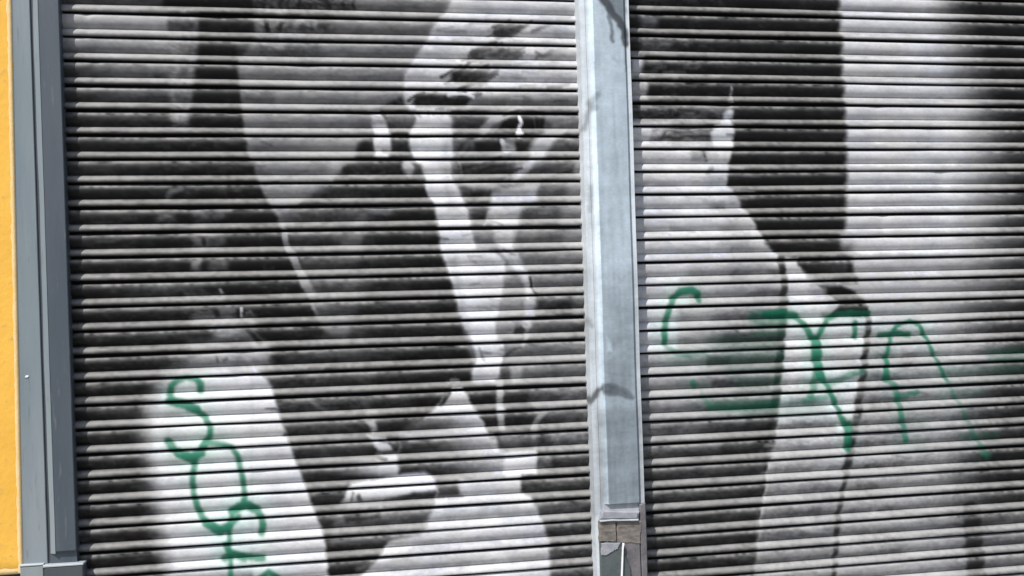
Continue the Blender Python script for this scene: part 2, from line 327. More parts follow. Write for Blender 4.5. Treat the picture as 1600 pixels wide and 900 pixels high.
('s',[(0.53,2.485),(0.548,2.494),(0.566,2.507)],0.0094,0.10192852023705928,0.0043,0.9784455593640438),
('s',[(0.608,2.458),(0.642,2.476),(0.677,2.497)],0.0122,0.212662819825995,0.0043,0.8768437742926167),
('s',[(0.567,2.441),(0.602,2.462),(0.638,2.481)],0.0121,0.1777231458438877,0.0043,0.7146732631836743),
('s',[(0.597,2.482),(0.617,2.496),(0.638,2.507)],0.0112,0.23525672182624013,0.0043,0.9329371376686757),
('s',[(0.587,2.484),(0.616,2.502),(0.645,2.517)],0.0112,0.15246601842919497,0.0043,0.7548757126663989),
('s',[(0.534,2.484),(0.552,2.496),(0.569,2.506)],0.0101,0.09436649397012462,0.0043,0.7363571138722933),
('s',[(0.484,2.473),(0.519,2.493),(0.554,2.512)],0.0089,0.11671268593425865,0.0043,0.8435004062797831),
('f',[(0.39,2.41),(0.425,2.419),(0.572,2.416),(0.566,2.373),(0.398,2.371)],0.18,0.008,0.95,0.12),
('s',[(0.535,2.379),(0.576,2.398),(0.617,2.416)],0.0126,0.08673521424866398,0.0043,0.9893235046493087),
('s',[(0.374,2.397),(0.4,2.411),(0.427,2.423)],0.0082,0.19670885005186778,0.0043,0.9925303047288907),
('s',[(0.413,2.385),(0.428,2.393),(0.444,2.402)],0.0068,0.21263100451142009,0.0043,0.746265991095909),
('s',[(0.534,2.368),(0.572,2.384),(0.611,2.403)],0.0071,0.15212626263422077,0.0043,0.6255874826732818),
('s',[(0.504,2.39),(0.533,2.406),(0.562,2.418)],0.0111,0.06839287509082922,0.0043,0.6212005332331598),
('s',[(0.466,2.383),(0.498,2.397),(0.53,2.413)],0.0122,0.11747300049329455,0.0043,0.8307622510967003),
('s',[(0.514,2.403),(0.54,2.415),(0.565,2.428)],0.0125,0.09312554027243514,0.0043,0.7996333883241513),
('s',[(0.487,2.368),(0.512,2.38),(0.537,2.392)],0.0081,0.13462499948494197,0.0043,0.6321004320570431),
('s',[(0.53,2.386),(0.567,2.403),(0.605,2.42)],0.0145,0.11882028694285403,0.0043,0.6990285263910052),
('s',[(0.465,2.365),(0.503,2.382),(0.541,2.399)],0.0071,0.15153532324425972,0.0043,0.6604541688623959),
('s',[(0.503,2.366),(0.532,2.38),(0.561,2.394)],0.007,0.14181270403927707,0.0043,0.608134052651697),
('s',[(0.476,2.389),(0.511,2.404),(0.547,2.422)],0.0074,0.1662839465710167,0.0043,0.7815941636876454),
('s',[(0.474,2.369),(0.503,2.383),(0.531,2.396)],0.011,0.2075425178508427,0.0043,0.8501174971928317),
('s',[(0.388,2.388),(0.426,2.404),(0.464,2.422)],0.0081,0.1303456225581814,0.0043,0.7267515286699585),
('g',[(0.583,2.416),(0.949,2.42),(0.959,2.372),(0.581,2.369)],((0.593,2.735),(0.736,2.739)),(0.5,0.34),0.0128,0.9,0.06),
('f',[(0.765,2.422),(0.961,2.424),(0.96,2.398),(0.802,2.392)],0.62,0.0104,0.9,0.0),
('s',[(0.507,2.415),(0.555,2.42),(0.589,2.412)],0.0128,0.85,0.0043,0.9),
('f',[(0.514,2.364),(0.96,2.415),(0.971,2.046),(0.538,2.05),(0.512,2.17),(0.516,2.25)],0.43,0.0129,1,0.07),
('f',[(0.207,2.361),(0.236,2.362),(0.252,2.324),(0.246,2.273),(0.193,2.205)],0.46,0.0129,1.0,0.0),
('f',[(0.24,2.357),(0.274,2.362),(0.298,2.328),(0.31,2.281),(0.312,2.235),(0.299,2.205),(0.252,2.209),(0.25,2.273),(0.248,2.324)],0.86,0.008,1,0.03),
('f',[(0.291,2.362),(0.393,2.359),(0.408,2.303),(0.374,2.29),(0.314,2.294),(0.303,2.324)],0.38,0.0104,1,0.06),
('f',[(0.193,2.205),(0.203,2.247),(0.229,2.268),(0.245,2.252),(0.253,2.218),(0.244,2.196)],0.14,0.0104,1.0,0.0),
('f',[(0.318,2.269),(0.352,2.277),(0.372,2.252),(0.367,2.209),(0.333,2.201),(0.312,2.218)],0.24,0.0104,1,0.05),
('s',[(0.406,2.35),(0.425,2.303)],0.0128,0.3,0.0043,1.0),
('s',[(0.453,2.346),(0.468,2.295)],0.0106,0.35,0.0043,1.0),
('s',[(0.483,2.355),(0.488,2.299)],0.0085,0.55,0.0043,1.0),
('s',[(0.436,2.355),(0.439,2.333)],0.0064,0.5,0.0043,1.0),
('f',[(0.518,2.364),(0.592,2.373),(0.645,2.369),(0.616,2.304),(0.529,2.291)],0.27,0.0104,1,0.08),
('s',[(0.616,2.287),(0.656,2.33),(0.71,2.352),(0.75,2.366)],0.0256,0.7,0.0064,0.9),
('f',[(0.664,2.291),(0.692,2.326),(0.736,2.348),(0.79,2.353),(0.838,2.336),(0.832,2.292),(0.765,2.279)],0.06,0.008,1,0.03),
('s',[(0.697,2.348),(0.75,2.366),(0.83,2.357),(0.901,2.327)],0.0106,0.14,0.0043,0.85),
('s',[(0.747,2.344),(0.756,2.322),(0.748,2.305),(0.745,2.279)],0.0128,1.0,0.0032,1.0),
('s',[(0.739,2.287),(0.754,2.283)],0.0149,0.97,0.0032,1.0),
('s',[(0.798,2.34),(0.806,2.301)],0.0064,0.42,0.0043,0.7),
('s',[(0.816,2.335),(0.817,2.305)],0.0064,0.3,0.0043,0.6),
('f',[(0.839,2.357),(0.959,2.372),(0.963,2.292),(0.864,2.288),(0.833,2.314)],0.46,0.0129,1,0.1),
('f',[(0.515,2.282),(0.607,2.291),(0.614,2.248),(0.6,2.205),(0.526,2.205)],0.36,0.0129,1,0.06),
('s',[(0.526,2.218),(0.553,2.252),(0.598,2.274)],0.0106,0.22,0.0043,0.8),
('s',[(0.539,2.205),(0.577,2.239)],0.0085,0.25,0.0043,0.7),
('f',[(0.593,2.256),(0.655,2.278),(0.699,2.274),(0.679,2.226),(0.644,2.209),(0.6,2.218)],0.11,0.0104,1,0.03),
('s',[(0.685,2.261),(0.697,2.226),(0.724,2.231)],0.017,0.78,0.0043,1.0),
('s',[(0.698,2.248),(0.737,2.237)],0.0106,0.66,0.0043,1.0),
('f',[(0.729,2.261),(0.761,2.279),(0.792,2.274),(0.772,2.226),(0.737,2.218)],0.14,0.008,1.0,0.0),
('f',[(0.771,2.196),(0.8,2.266),(0.837,2.292),(0.909,2.297),(0.867,2.257),(0.83,2.205),(0.774,2.152),(0.716,2.122),(0.735,2.17)],0.76,0.0104,1,0.04),
('f',[(0.867,2.257),(0.963,2.288),(0.965,2.204),(0.847,2.2)],0.36,0.0153,1,0.1),
('s',[(0.912,2.248),(0.947,2.218)],0.0128,0.22,0.0064,0.6),
('f',[(0.539,2.196),(0.732,2.205),(0.717,2.148),(0.672,2.127),(0.541,2.127)],0.28,0.0129,1,0.08),
('s',[(0.567,2.138),(0.588,2.147),(0.609,2.152)],0.0072,0.20399645669344973,0.0043,0.894658535416142),
('s',[(0.617,2.17),(0.638,2.175),(0.659,2.184)],0.0087,0.17502256789231202,0.0043,0.6212394404706931),
('s',[(0.671,2.17),(0.698,2.177),(0.724,2.187)],0.008,0.19857242773222264,0.0043,0.8199681384812445),
('s',[(0.574,2.17),(0.597,2.177),(0.619,2.186)],0.0051,0.1281541864042155,0.0043,0.9837687380805739),
('s',[(0.695,2.177),(0.711,2.182),(0.727,2.189)],0.0084,0.23251747954444002,0.0043,0.5603198915975867),
('s',[(0.619,2.185),(0.648,2.194),(0.678,2.203)],0.0101,0.14404659138988796,0.0043,0.9111235983682916),
('s',[(0.679,2.136),(0.695,2.142),(0.711,2.148)],0.0101,0.16782061666348458,0.0043,0.9161796149141131),
('s',[(0.613,2.142),(0.642,2.149),(0.67,2.16)],0.0048,0.11894714810426396,0.0043,0.6630603002607465),
('s',[(0.674,2.147),(0.711,2.158),(0.749,2.169)],0.008,0.23802340650066978,0.0043,0.9670071768597435),
('s',[(0.684,2.141),(0.702,2.147),(0.72,2.154)],0.0045,0.19288091925193715,0.0043,0.9082642243852019),
('s',[(0.537,2.175),(0.562,2.182),(0.587,2.192)],0.009,0.15985613908028262,0.0043,0.8374949569271644),
('s',[(0.593,2.149),(0.633,2.163),(0.674,2.173)],0.0049,0.24340434423873802,0.0043,0.7057126682901786),
('s',[(0.541,2.163),(0.569,2.174),(0.598,2.182)],0.0065,0.10210279997206079,0.0043,0.9368680991446863),
('s',[(0.533,2.156),(0.571,2.167),(0.609,2.179)],0.0069,0.23608099152759682,0.0043,0.5591761203016679),
('s',[(0.605,2.159),(0.647,2.172),(0.688,2.183)],0.0046,0.13238122148743545,0.0043,0.753588480617639),
('s',[(0.643,2.167),(0.668,2.177),(0.694,2.183)],0.0099,0.16930657387511439,0.0043,0.9543570196981255),
('f',[(0.798,2.187),(0.937,2.2),(0.94,2.13),(0.76,2.126)],0.38,0.0129,1,0.07),
('s',[(0.877,2.159),(0.915,2.17),(0.954,2.185)],0.0049,0.25115885091506085,0.0043,0.7884178129867697),
('s',[(0.818,2.16),(0.851,2.171),(0.884,2.183)],0.0086,0.23806619003987567,0.0043,0.8104863701017707),
('s',[(0.842,2.124),(0.881,2.137),(0.919,2.15)],0.0095,0.29003910353698864,0.0043,0.5745135285200597),
('s',[(0.855,2.135),(0.891,2.148),(0.927,2.16)],0.0075,0.17122010964470366,0.0043,0.9809412829613509),
('s',[(0.814,2.166),(0.849,2.18),(0.885,2.19)],0.0058,0.26412260342967764,0.0043,0.8195526609126025),
('s',[(0.865,2.13),(0.89,2.139),(0.916,2.149)],0.0067,0.27690682192144744,0.0043,0.8758317553352597),
('s',[(0.82,2.127),(0.848,2.137),(0.877,2.148)],0.0085,0.16401795406299044,0.0043,0.7292678134650775),
('s',[(0.874,2.14),(0.898,2.148),(0.922,2.158)],0.0071,0.206917027565446,0.0043,0.880630769671143),
('s',[(0.782,2.159),(0.82,2.172),(0.859,2.185)],0.0095,0.31601401346930524,0.0043,0.9266088668082322),
('s',[(0.79,2.147),(0.819,2.156),(0.848,2.167)],0.0087,0.2904086591587612,0.0043,0.8574534237194387),
('s',[(0.796,2.145),(0.813,2.151),(0.83,2.16)],0.0098,0.21886741775187857,0.0043,0.6167311896704245),
('s',[(0.853,2.169),(0.887,2.18),(0.921,2.192)],0.0045,0.3129828420537155,0.0043,0.5797992163660443),
('s',[(0.83,2.159),(0.864,2.173),(0.898,2.183)],0.0079,0.249826327465875,0.0043,0.6026648659905889),
('s',[(0.861,2.168),(0.891,2.176),(0.92,2.189)],0.0061,0.2967151692068881,0.0043,0.801309978200876),
('f',[(0.937,2.196),(0.973,2.196),(0.971,2.121),(0.935,2.121)],0.62,0.0104,0.9,0.0),
('s',[(0.508,2.196),(0.52,2.157),(0.51,2.127)],0.0085,0.45,0.0043,0.7),
('s',[(0.534,2.205),(0.546,2.153)],0.0064,0.6,0.0043,0.6),
('f',[(0.538,2.054),(1.005,2.059),(0.983,1.403),(0.453,1.425),(0.466,1.832)],0.47,0.0104,1,0.06),
('f',[(0.374,2.29),(0.401,2.342),(0.505,2.351),(0.516,2.291),(0.513,2.218),(0.505,2.17),(0.514,2.123),(0.535,2.089),(0.555,2.05),(0.567,2.002),(0.574,1.959),(0.588,1.907),(0.646,1.889),(0.685,1.849),(0.678,1.774),(0.66,1.698),(0.644,1.629),(0.663,1.59),(0.679,1.546),(0.653,1.493),(0.649,1.435),(0.557,1.438),(0.554,1.486),(0.575,1.528),(0.562,1.582),(0.533,1.633),(0.514,1.702),(0.499,1.778),(0.478,1.853),(0.46,1.907),(0.458,1.982),(0.451,2.036),(0.421,2.089),(0.412,2.154),(0.382,2.205),(0.368,2.25)],0.86,0.008,1,0.03),
('f',[(0.345,2.196),(0.384,2.201),(0.391,2.154),(0.369,2.141),(0.344,2.167)],0.74,0.0104,1.0,0.0),
('f',[(0.379,2.192),(0.409,2.183),(0.42,2.124),(0.39,2.124)],0.32,0.008,0.9,0.0),
('f',[(0.536,2.119),(0.595,2.123),(0.653,2.092),(0.636,2.045),(0.623,1.989),(0.588,1.976),(0.572,2.024),(0.547,2.071)],0.28,0.0129,1,0.06),
('s',[(0.573,2.063),(0.609,2.092)],0.0256,0.14,0.0085,0.7),
('f',[(0.648,2.088),(0.715,2.105),(0.809,2.117),(0.803,2.061),(0.748,2.022),(0.737,1.974),(0.715,1.901),(0.738,1.859),(0.763,1.815),(0.78,1.771),(0.788,1.695),(0.773,1.641),(0.752,1.604),(0.712,1.606),(0.736,1.653),(0.744,1.718),(0.744,1.772),(0.719,1.816),(0.681,1.862),(0.648,1.926),(0.628,1.991)],0.76,0.0104,1,0.05),
('f',[(0.532,2.127),(0.65,2.122),(0.68,2.101),(0.583,2.097)],0.8,0.0129,0.6,0.0),
('f',[(0.575,1.976),(0.641,1.98),(0.647,1.923),(0.638,1.889),(0.588,1.899)],0.5,0.0129,1,0.05),
('s',[(0.616,1.976),(0.637,2.019),(0.669,2.04)],0.0106,0.8,0.0043,0.8),
('s',[(0.584,1.989),(0.615,2.006)],0.0128,0.2,0.0064,0.8),
('f',[(0.809,2.117),(0.908,2.121),(0.901,2.051),(0.815,2.047)],0.4,0.0227,1,0.07),
('f',[(0.908,2.121),(0.98,2.121),(0.977,2.042),(0.905,2.042)],0.62,0.0153,0.9,0.05),
('f',[(0.753,2.039),(0.887,2.042),(0.88,1.968),(0.746,1.965)],0.36,0.0227,1,0.07),
('f',[(0.887,2.038),(0.977,2.037),(0.975,1.963),(0.884,1.964)],0.56,0.0153,0.9,0.04),
('f',[(0.724,1.961),(0.898,1.959),(0.891,1.885),(0.726,1.892)],0.45,0.0227,1,0.06),
('f',[(0.898,1.959),(0.975,1.958),(0.972,1.883),(0.895,1.885)],0.52,0.0153,0.8,0.04),
('s',[(0.708,1.888),(0.72,1.849),(0.746,1.818)],0.0106,0.82,0.0043,0.8),
('f',[(0.679,1.81),(0.738,1.8),(0.747,1.735),(0.672,1.733)],0.5,0.0129,1,0.06),
('s',[(0.767,1.8),(0.773,1.765),(0.792,1.73)],0.0085,0.06,0.0043,0.9),
('f',[(0.787,1.725),(0.922,1.731),(0.914,1.648),(0.789,1.651)],0.24,0.0178,1,0.07),
('f',[(0.922,1.726),(0.976,1.725),(0.973,1.646),(0.919,1.647)],0.36,0.0153,0.8,0.05),
('f',[(0.665,1.728),(0.743,1.726),(0.727,1.653),(0.647,1.655)],0.6,0.0153,0.9,0.06),
('s',[(0.678,1.659),(0.714,1.662),(0.741,1.674)],0.0085,0.4,0.0043,0.7),
('f',[(0.647,1.651),(0.709,1.649),(0.711,1.58),(0.645,1.582)],0.62,0.0129,0.9,0.05),
('s',[(0.654,1.594),(0.698,1.589)],0.0085,0.42,0.0064,0.7),
('f',[(0.703,1.606),(0.713,1.63),(0.735,1.635),(0.748,1.622),(0.738,1.6)],0.2,0.0055,0.9,0.0),
('f',[(0.775,1.643),(0.905,1.648),(0.91,1.573),(0.746,1.574)],0.34,0.0178,1,0.08),
('f',[(0.901,1.644),(0.973,1.641),(0.971,1.571),(0.898,1.574)],0.22,0.0153,0.8,0.05),
('f',[(0.784,1.647),(0.901,1.644),(0.9,1.622),(0.784,1.625)],0.42,0.0153,0.5,0.06),
('s',[(0.752,1.6),(0.733,1.57),(0.71,1.549)],0.0128,0.74,0.0053,0.85),
('f',[(0.675,1.568),(0.724,1.571),(0.713,1.51),(0.673,1.507)],0.5,0.0104,0.9,0.06),
('s',[(0.67,1.525),(0.697,1.55),(0.728,1.562)],0.0106,0.26,0.0043,0.7),
('s',[(0.587,1.558),(0.601,1.523)],0.0085,0.4,0.0043,0.5),
('f',[(0.656,1.499),(0.689,1.507),(0.691,1.433),(0.653,1.43)],0.3,0.008,0.95,0.05),
('f',[(0.691,1.498),(0.735,1.505),(0.726,1.44),(0.693,1.433)],0.64,0.0104,0.95,0.05),
('f',[(0.735,1.505),(0.986,1.496),(0.984,1.417),(0.733,1.427)],0.43,0.0129,0.9,0.05),
('f',[(0.456,1.515),(0.551,1.525),(0.557,1.434),(0.453,1.438)],0.14,0.0104,1.0,0.0),
('s',[(0.464,1.489),(0.467,1.463),(0.48,1.45)],0.0085,0.62,0.0032,1.0),
('s',[(0.476,1.484),(0.502,1.466)],0.0064,0.45,0.0032,0.8),
('s',[(0.482,1.454),(0.502,1.479)],0.0064,0.35,0.0032,0.8),
('f',[(0.454,1.447),(0.984,1.425),(0.976,1.179),(0.446,1.207)],0.14,0.0129,1,0.07),
('g',[(0.75,1.426),(0.995,1.416),(0.993,1.35),(0.748,1.361)],((0.794,2.741),(0.915,2.744)),(0.25,0.48),0.0128,1,0.05),
('f',[(0.768,1.364),(0.869,1.36),(0.868,1.334),(0.767,1.338)],0.7,0.0129,0.8,0.0),
('s',[(0.652,1.447),(0.651,1.374),(0.648,1.339),(0.657,1.291)],0.0234,0.68,0.0064,1.0),
('f',[(0.638,1.362),(0.669,1.36),(0.668,1.339),(0.637,1.34)],0.9,0.008,0.8,0.0),
('s',[(0.801,1.341),(0.778,1.312),(0.759,1.278)],0.0192,0.68,0.0043,1.0),
('s',[(0.823,1.327),(0.901,1.315)],0.0277,0.2,0.0085,0.7),
('f',[(0.877,1.342),(0.97,1.338),(0.968,1.277),(0.875,1.281)],0.36,0.0202,0.8,0.1),
('f',[(0.644,1.283),(0.781,1.277),(0.779,1.207),(0.642,1.214)],0.4,0.0129,1,0.08),
('s',[(0.857,1.264),(0.816,1.24),(0.788,1.211)],0.0213,0.3,0.0064,1.0),
('f',[(0.825,1.266),(0.967,1.259),(0.965,1.202),(0.823,1.209)],0.48,0.0153,1,0.15),
('s',[(0.772,1.286),(0.762,1.252)],0.0149,0.6,0.0043,0.8),
('f',[(0.808,1.21),(0.965,1.202),(0.964,1.171),(0.807,1.18)],0.5,0.0129,0.8,0.15),
('f',[(0.779,1.207),(0.977,1.197),(0.974,1.109),(0.776,1.12)],0.22,0.0104,1,0.08),
('f',[(0.774,1.19),(0.823,1.187),(0.821,1.131),(0.772,1.134)],0.45,0.0104,1,0.12),
('f',[(0.705,1.124),(0.985,1.109),(0.973,0.755),(0.693,0.776)],0.2,0.008,1,0.08),
('f',[(0.872,1.128),(0.974,1.122),(0.973,1.1),(0.872,1.106)],0.55,0.0153,0.6,0.1),
('f',[(0.757,1.034),(0.982,1.021),(0.98,0.959),(0.755,0.973)],0.32,0.0104,0.9,0.08),
('f',[(0.788,0.963),(0.98,0.95),(0.977,0.88),(0.786,0.893)],0.24,0.0104,0.9,0.06),
('f',[(0.804,0.883),(0.977,0.871),(0.973,0.755),(0.8,0.768)],0.3,0.0104,0.9,0.06),
('f',[(0.031,2.054),(0.116,2.123),(0.2,2.15),(0.347,2.122),(0.419,2.089),(0.443,2.046),(0.458,1.969),(0.459,1.892),(0.487,1.814),(0.506,1.737),(0.517,1.659),(0.54,1.585),(0.56,1.511),(0.453,1.438),(0.342,1.323),(0.296,1.198),(0.166,1.079),(0.095,0.831),(-0.028,0.84),(-0.093,1.385),(-0.15,1.492),(0.071,1.62),(0.009,1.768),(-0.047,1.921),(-0.036,1.999)],0.13,0.0104,1,0.06),
('g',[(-0.041,1.999),(0.115,2.091),(0.409,2.068),(0.455,1.892),(0.54,1.585),(0.454,1.447),(0.17,1.205),(-0.016,1.215),(-0.093,1.385),(-0.15,1.492),(0.071,1.62)],((0.052,2.721),(0.409,2.73)),(0.27,0.12),0.017,1,0.07),
('f',[(0.032,2.075),(0.085,2.117),(0.137,2.129),(0.073,2.067)],0.36,0.0153,0.8,0.0),
('f',[(-0.027,2.046),(0.207,2.044),(0.205,1.981),(-0.029,1.984)],0.27,0.0202,0.9,0.08),
('s',[(0.195,1.996),(0.259,2.027),(0.293,2.031)],0.0256,0.5,0.0085,0.6),
('f',[(0.217,2.036),(0.323,2.035),(0.322,2.005),(0.216,2.006)],0.36,0.0153,0.5,0.15),
('f',[(-0.052,2.038),(0.01,2.038),(0.008,1.983),(-0.053,1.984)],0.42,0.0153,0.8,0.1),
('f',[(-0.029,1.971),(0.194,1.968),(0.192,1.897),(-0.031,1.9)],0.28,0.0202,0.9,0.06),
('f',[(0.109,1.913),(0.186,1.968),(0.219,1.96),(0.192,1.901)],0.44,0.0153,0.8,0.0),
('s',[(-0.042,1.963),(-0.041,1.93),(-0.031,1.9)],0.0192,0.62,0.0043,1.0),
('f',[(0.005,1.9),(0.196,1.897),(0.194,1.829),(0.003,1.833)],0.34,0.0251,0.85,0.06),
('s',[(-0.023,1.892),(-0.012,1.858),(0.003,1.825)],0.0234,0.6,0.0043,1.0),
('f',[(0.003,1.82),(0.202,1.816),(0.2,1.749),(0.001,1.753)],0.42,0.0202,0.8,0.06),
('s',[(0.007,1.816),(0.018,1.787),(0.038,1.753)],0.0298,0.62,0.0064,1.0),
('s',[(0.065,1.815),(0.076,1.777)],0.017,0.25,0.0064,0.6),
('f',[(0.034,1.748),(0.2,1.744),(0.176,1.669),(0.06,1.672)],0.38,0.0202,0.85,0.06),
('s',[(0.037,1.727),(0.052,1.693)],0.0128,0.6,0.0043,0.8),
('f',[(0.06,1.672),(0.174,1.669),(0.141,1.594),(0.099,1.595)],0.46,0.0153,0.85,0.0),
('f',[(0.153,1.659),(0.216,1.657),(0.214,1.615),(0.152,1.617)],0.3,0.0202,0.5,0.0),
('f',[(0.103,1.595),(0.182,1.593),(0.176,1.53),(0.126,1.531)],0.34,0.0202,0.7,0.0),
('f',[(0.274,1.819),(0.466,1.815),(0.463,1.742),(0.271,1.747)],0.17,0.0349,0.8,0.04),
('f',[(0.187,1.732),(0.398,1.727),(0.397,1.684),(0.185,1.69)],0.2,0.0398,0.6,0.05),
('f',[(-0.139,1.516),(0.179,1.504),(0.178,1.449),(-0.141,1.462)],0.2,0.0251,0.9,0.12),
('f',[(-0.101,1.444),(0.177,1.433),(0.175,1.382),(-0.102,1.394)],0.2,0.0202,0.9,0.12),
('f',[(0.242,1.502),(0.425,1.495),(0.423,1.439),(0.241,1.447)],0.18,0.0202,0.8,0.08),
('f',[(0.261,1.429),(0.346,1.426),(0.344,1.379),(0.26,1.382)],0.22,0.0153,0.8,0.05),
('s',[(0.015,1.418),(0.043,1.392),(0.075,1.378)],0.0128,0.55,0.0043,0.9),
('f',[(0.01,1.381),(0.1,1.377),(0.099,1.347),(0.009,1.352)],0.42,0.0153,0.8,0.0),
('s',[(0.189,1.419),(0.197,1.385)],0.017,0.36,0.0064,0.7),
('f',[(-0.073,1.364),(0.122,1.355),(0.121,1.3),(-0.075,1.31)],0.27,0.0202,0.9,0.05),
('s',[(0.124,1.351),(0.173,1.314),(0.198,1.296)],0.0128,0.12,0.0064,0.7),
('s',[(0.149,1.349),(0.194,1.313)],0.0064,0.35,0.0043,0.7),
('f',[(-0.045,1.292),(0.204,1.279),(0.202,1.22),(-0.046,1.233)],0.22,0.0202,0.9,0.05),
('g',[(-0.032,1.224),(0.307,1.206),(0.305,1.147),(-0.026,1.165)],((0.052,2.721),(0.271,2.727)),(0.22,0.72),0.0106,1,0.03),
('f',[(-0.01,1.152),(0.137,1.144),(0.134,1.07),(-0.012,1.079)],0.22,0.0202,0.9,0.06),
('f',[(0.012,1.067),(0.123,1.06),(0.121,0.993),(0.01,1.0)],0.24,0.0202,0.9,0.05),
('f',[(0.034,0.99),(0.246,0.976),(0.244,0.909),(0.032,0.923)],0.2,0.0202,0.9,0.06),
('f',[(0.189,1.348),(0.229,1.337),(0.236,1.303),(0.221,1.291)],0.8,0.008,1.0,0.0),
('f',[(0.202,1.372),(0.238,1.371),(0.237,1.345),(0.202,1.347)],0.6,0.008,0.7,0.0),
('f',[(0.202,1.288),(0.261,1.281),(0.284,1.233),(0.234,1.231)],0.8,0.008,1.0,0.0),
('f',[(0.229,1.223),(0.301,1.223),(0.303,1.151),(0.235,1.155)],0.78,0.008,1.0,0.0),
('s',[(0.233,1.214),(0.258,1.207)],0.0106,0.15,0.0043,0.9),
('s',[(0.269,1.276),(0.289,1.241),(0.306,1.261)],0.0085,0.3,0.0043,0.8),
('f',[(0.321,1.324),(0.36,1.34),(0.363,1.297),(0.315,1.274)],0.2,0.0129,0.8,0.0),
('f',[(0.479,1.42),(0.492,1.441),(0.518,1.436),(0.539,1.409),(0.559,1.361),(0.594,1.307),(0.616,1.246),(0.633,1.21),(0.77,1.216),(0.772,1.134),(0.714,1.128),(0.712,1.072),(0.747,1.052),(0.784,0.965),(0.804,0.888),(0.804,0.768),(0.157,0.816),(0.227,0.88),(0.258,0.935),(0.352,0.952),(0.384,1.01),(0.42,1.074),(0.43,1.131),(0.303,1.16),(0.306,1.261),(0.368,1.318),(0.429,1.366)],0.82,0.008,1,0.05),
('s',[(0.451,1.374),(0.469,1.403),(0.479,1.42)],0.0128,0.18,0.0043,0.95),
('s',[(0.475,1.442),(0.501,1.436),(0.523,1.44)],0.0085,0.2,0.0043,0.9),
('s',[(0.488,1.458),(0.51,1.457)],0.0106,0.75,0.0043,0.8),
('g',[(0.342,1.323),(0.451,1.357),(0.579,1.312),(0.604,1.277),(0.32,1.29)],((0.409,2.73),(0.593,2.735)),(0.36,0.8),0.0106,0.9,0.05),
('f',[(0.451,1.374),(0.563,1.36),(0.584,1.334),(0.394,1.334)],0.82,0.0104,0.8,0.0),
('g',[(0.307,1.274),(0.632,1.258),(0.654,1.19),(0.305,1.208)],((0.367,2.729),(0.67,2.737)),(0.24,0.78),0.0085,1,0.07),
('g',[(0.307,1.291),(0.622,1.276),(0.632,1.258),(0.307,1.27)],((0.367,2.729),(0.67,2.737)),(0.6,0.82),0.0064,0.7,0.0),
('g',[(0.305,1.21),(0.663,1.196),(0.661,1.118),(0.302,1.138)],((0.388,2.73),(0.67,2.737)),(0.22,0.72),0.0106,1,0.08),
('f',[(0.659,1.209),(0.77,1.203),(0.767,1.134),(0.657,1.14)],0.9,0.008,1,0.02),
('f',[(0.305,1.215),(0.371,1.211),(0.369,1.141),(0.303,1.145)],0.16,0.0129,0.9,0.06),
('f',[(0.43,1.127),(0.499,1.123),(0.51,1.066),(0.428,1.067)],0.3,0.0104,1,0.06),
('f',[(0.503,1.118),(0.709,1.107),(0.707,1.059),(0.502,1.071)],0.8,0.0129,1,0.04),
('f',[(0.142,1.135),(0.252,1.145),(0.388,1.159),(0.422,1.132),(0.429,1.088),(0.356,1.084),(0.249,1.069),(0.165,1.066),(0.123,1.056),(0.111,1.069)],0.9,0.008,1,0.03),
('s',[(0.254,1.069),(0.335,1.081),(0.42,1.089)],0.0149,0.28,0.0064,0.8),
('s',[(0.166,1.087),(0.172,1.07)],0.0149,0.25,0.0064,0.8),
('s',[(0.15,1.101),(0.145,1.071)],0.0085,0.35,0.0043,0.7),
('f',[(0.115,1.069),(0.42,1.072),(0.401,1.009),(0.362,0.947),(0.245,0.934),(0.078,0.937),(0.081,1.042)],0.4,0.0129,1,0.08),
('f',[(0.112,1.04),(0.231,1.032),(0.235,1.015),(0.122,1.005)],0.14,0.0104,0.9,0.1),
('f',[(0.124,1.069),(0.249,1.061),(0.249,1.04),(0.123,1.048)],0.6,0.0129,0.7,0.12),
('f',[(0.038,0.99),(0.246,0.976),(0.245,0.926),(0.037,0.94)],0.26,0.0202,0.8,0.05),
('f',[(0.254,0.933),(0.362,0.952),(0.437,0.947),(0.329,0.916)],0.8,0.0104,0.6,0.0),
('f',[(0.636,1.024),(0.768,1.016),(0.767,0.995),(0.635,1.003)],0.66,0.0202,0.6,0.06),
('s',[(0.329,0.903),(0.458,0.911),(0.632,0.908)],0.017,0.66,0.0128,0.5),
('s',[(0.158,0.851),(0.264,0.861),(0.328,0.882)],0.0213,0.62,0.0106,0.5),
('f',[(-0.288,1.559),(-0.204,1.56),(-0.157,1.529),(-0.1,1.465),(-0.084,1.385),(-0.059,1.301),(-0.034,1.226),(-0.008,1.148),(0.014,1.067),(0.041,0.998),(0.055,0.934),(0.062,0.823),(-0.181,0.841),(-0.158,1.554)],0.86,0.008,1,0.02),
('g',[(-0.534,1.568),(-0.148,1.554),(-0.171,0.84),(-0.429,0.859),(-0.483,1.016),(-0.507,1.16),(-0.542,1.304)],((-0.513,1.282),(-0.157,1.264)),(0.86,0.86),0.0064,0,0.0),
('f',[(-0.444,0.86),(-0.46,0.974),(-0.473,1.076),(-0.485,1.179),(-0.505,1.282),(-0.499,1.373),(-0.469,1.453),(-0.424,1.513),(-0.348,1.54),(-0.128,1.541),(-0.15,0.838)],0.86,0.0496,1,0.02),
('f',[(-0.346,1.602),(-0.106,1.594),(-0.108,1.536),(-0.348,1.545)],0.68,0.0349,0.9,0.05),
('f',[(-0.285,1.672),(-0.153,1.668),(-0.155,1.604),(-0.287,1.608)],0.55,0.0251,0.9,0.1),
('f',[(-0.156,1.637),(-0.106,1.602),(-0.112,1.54),(-0.156,1.554)],0.66,0.0129,0.8,0.0),
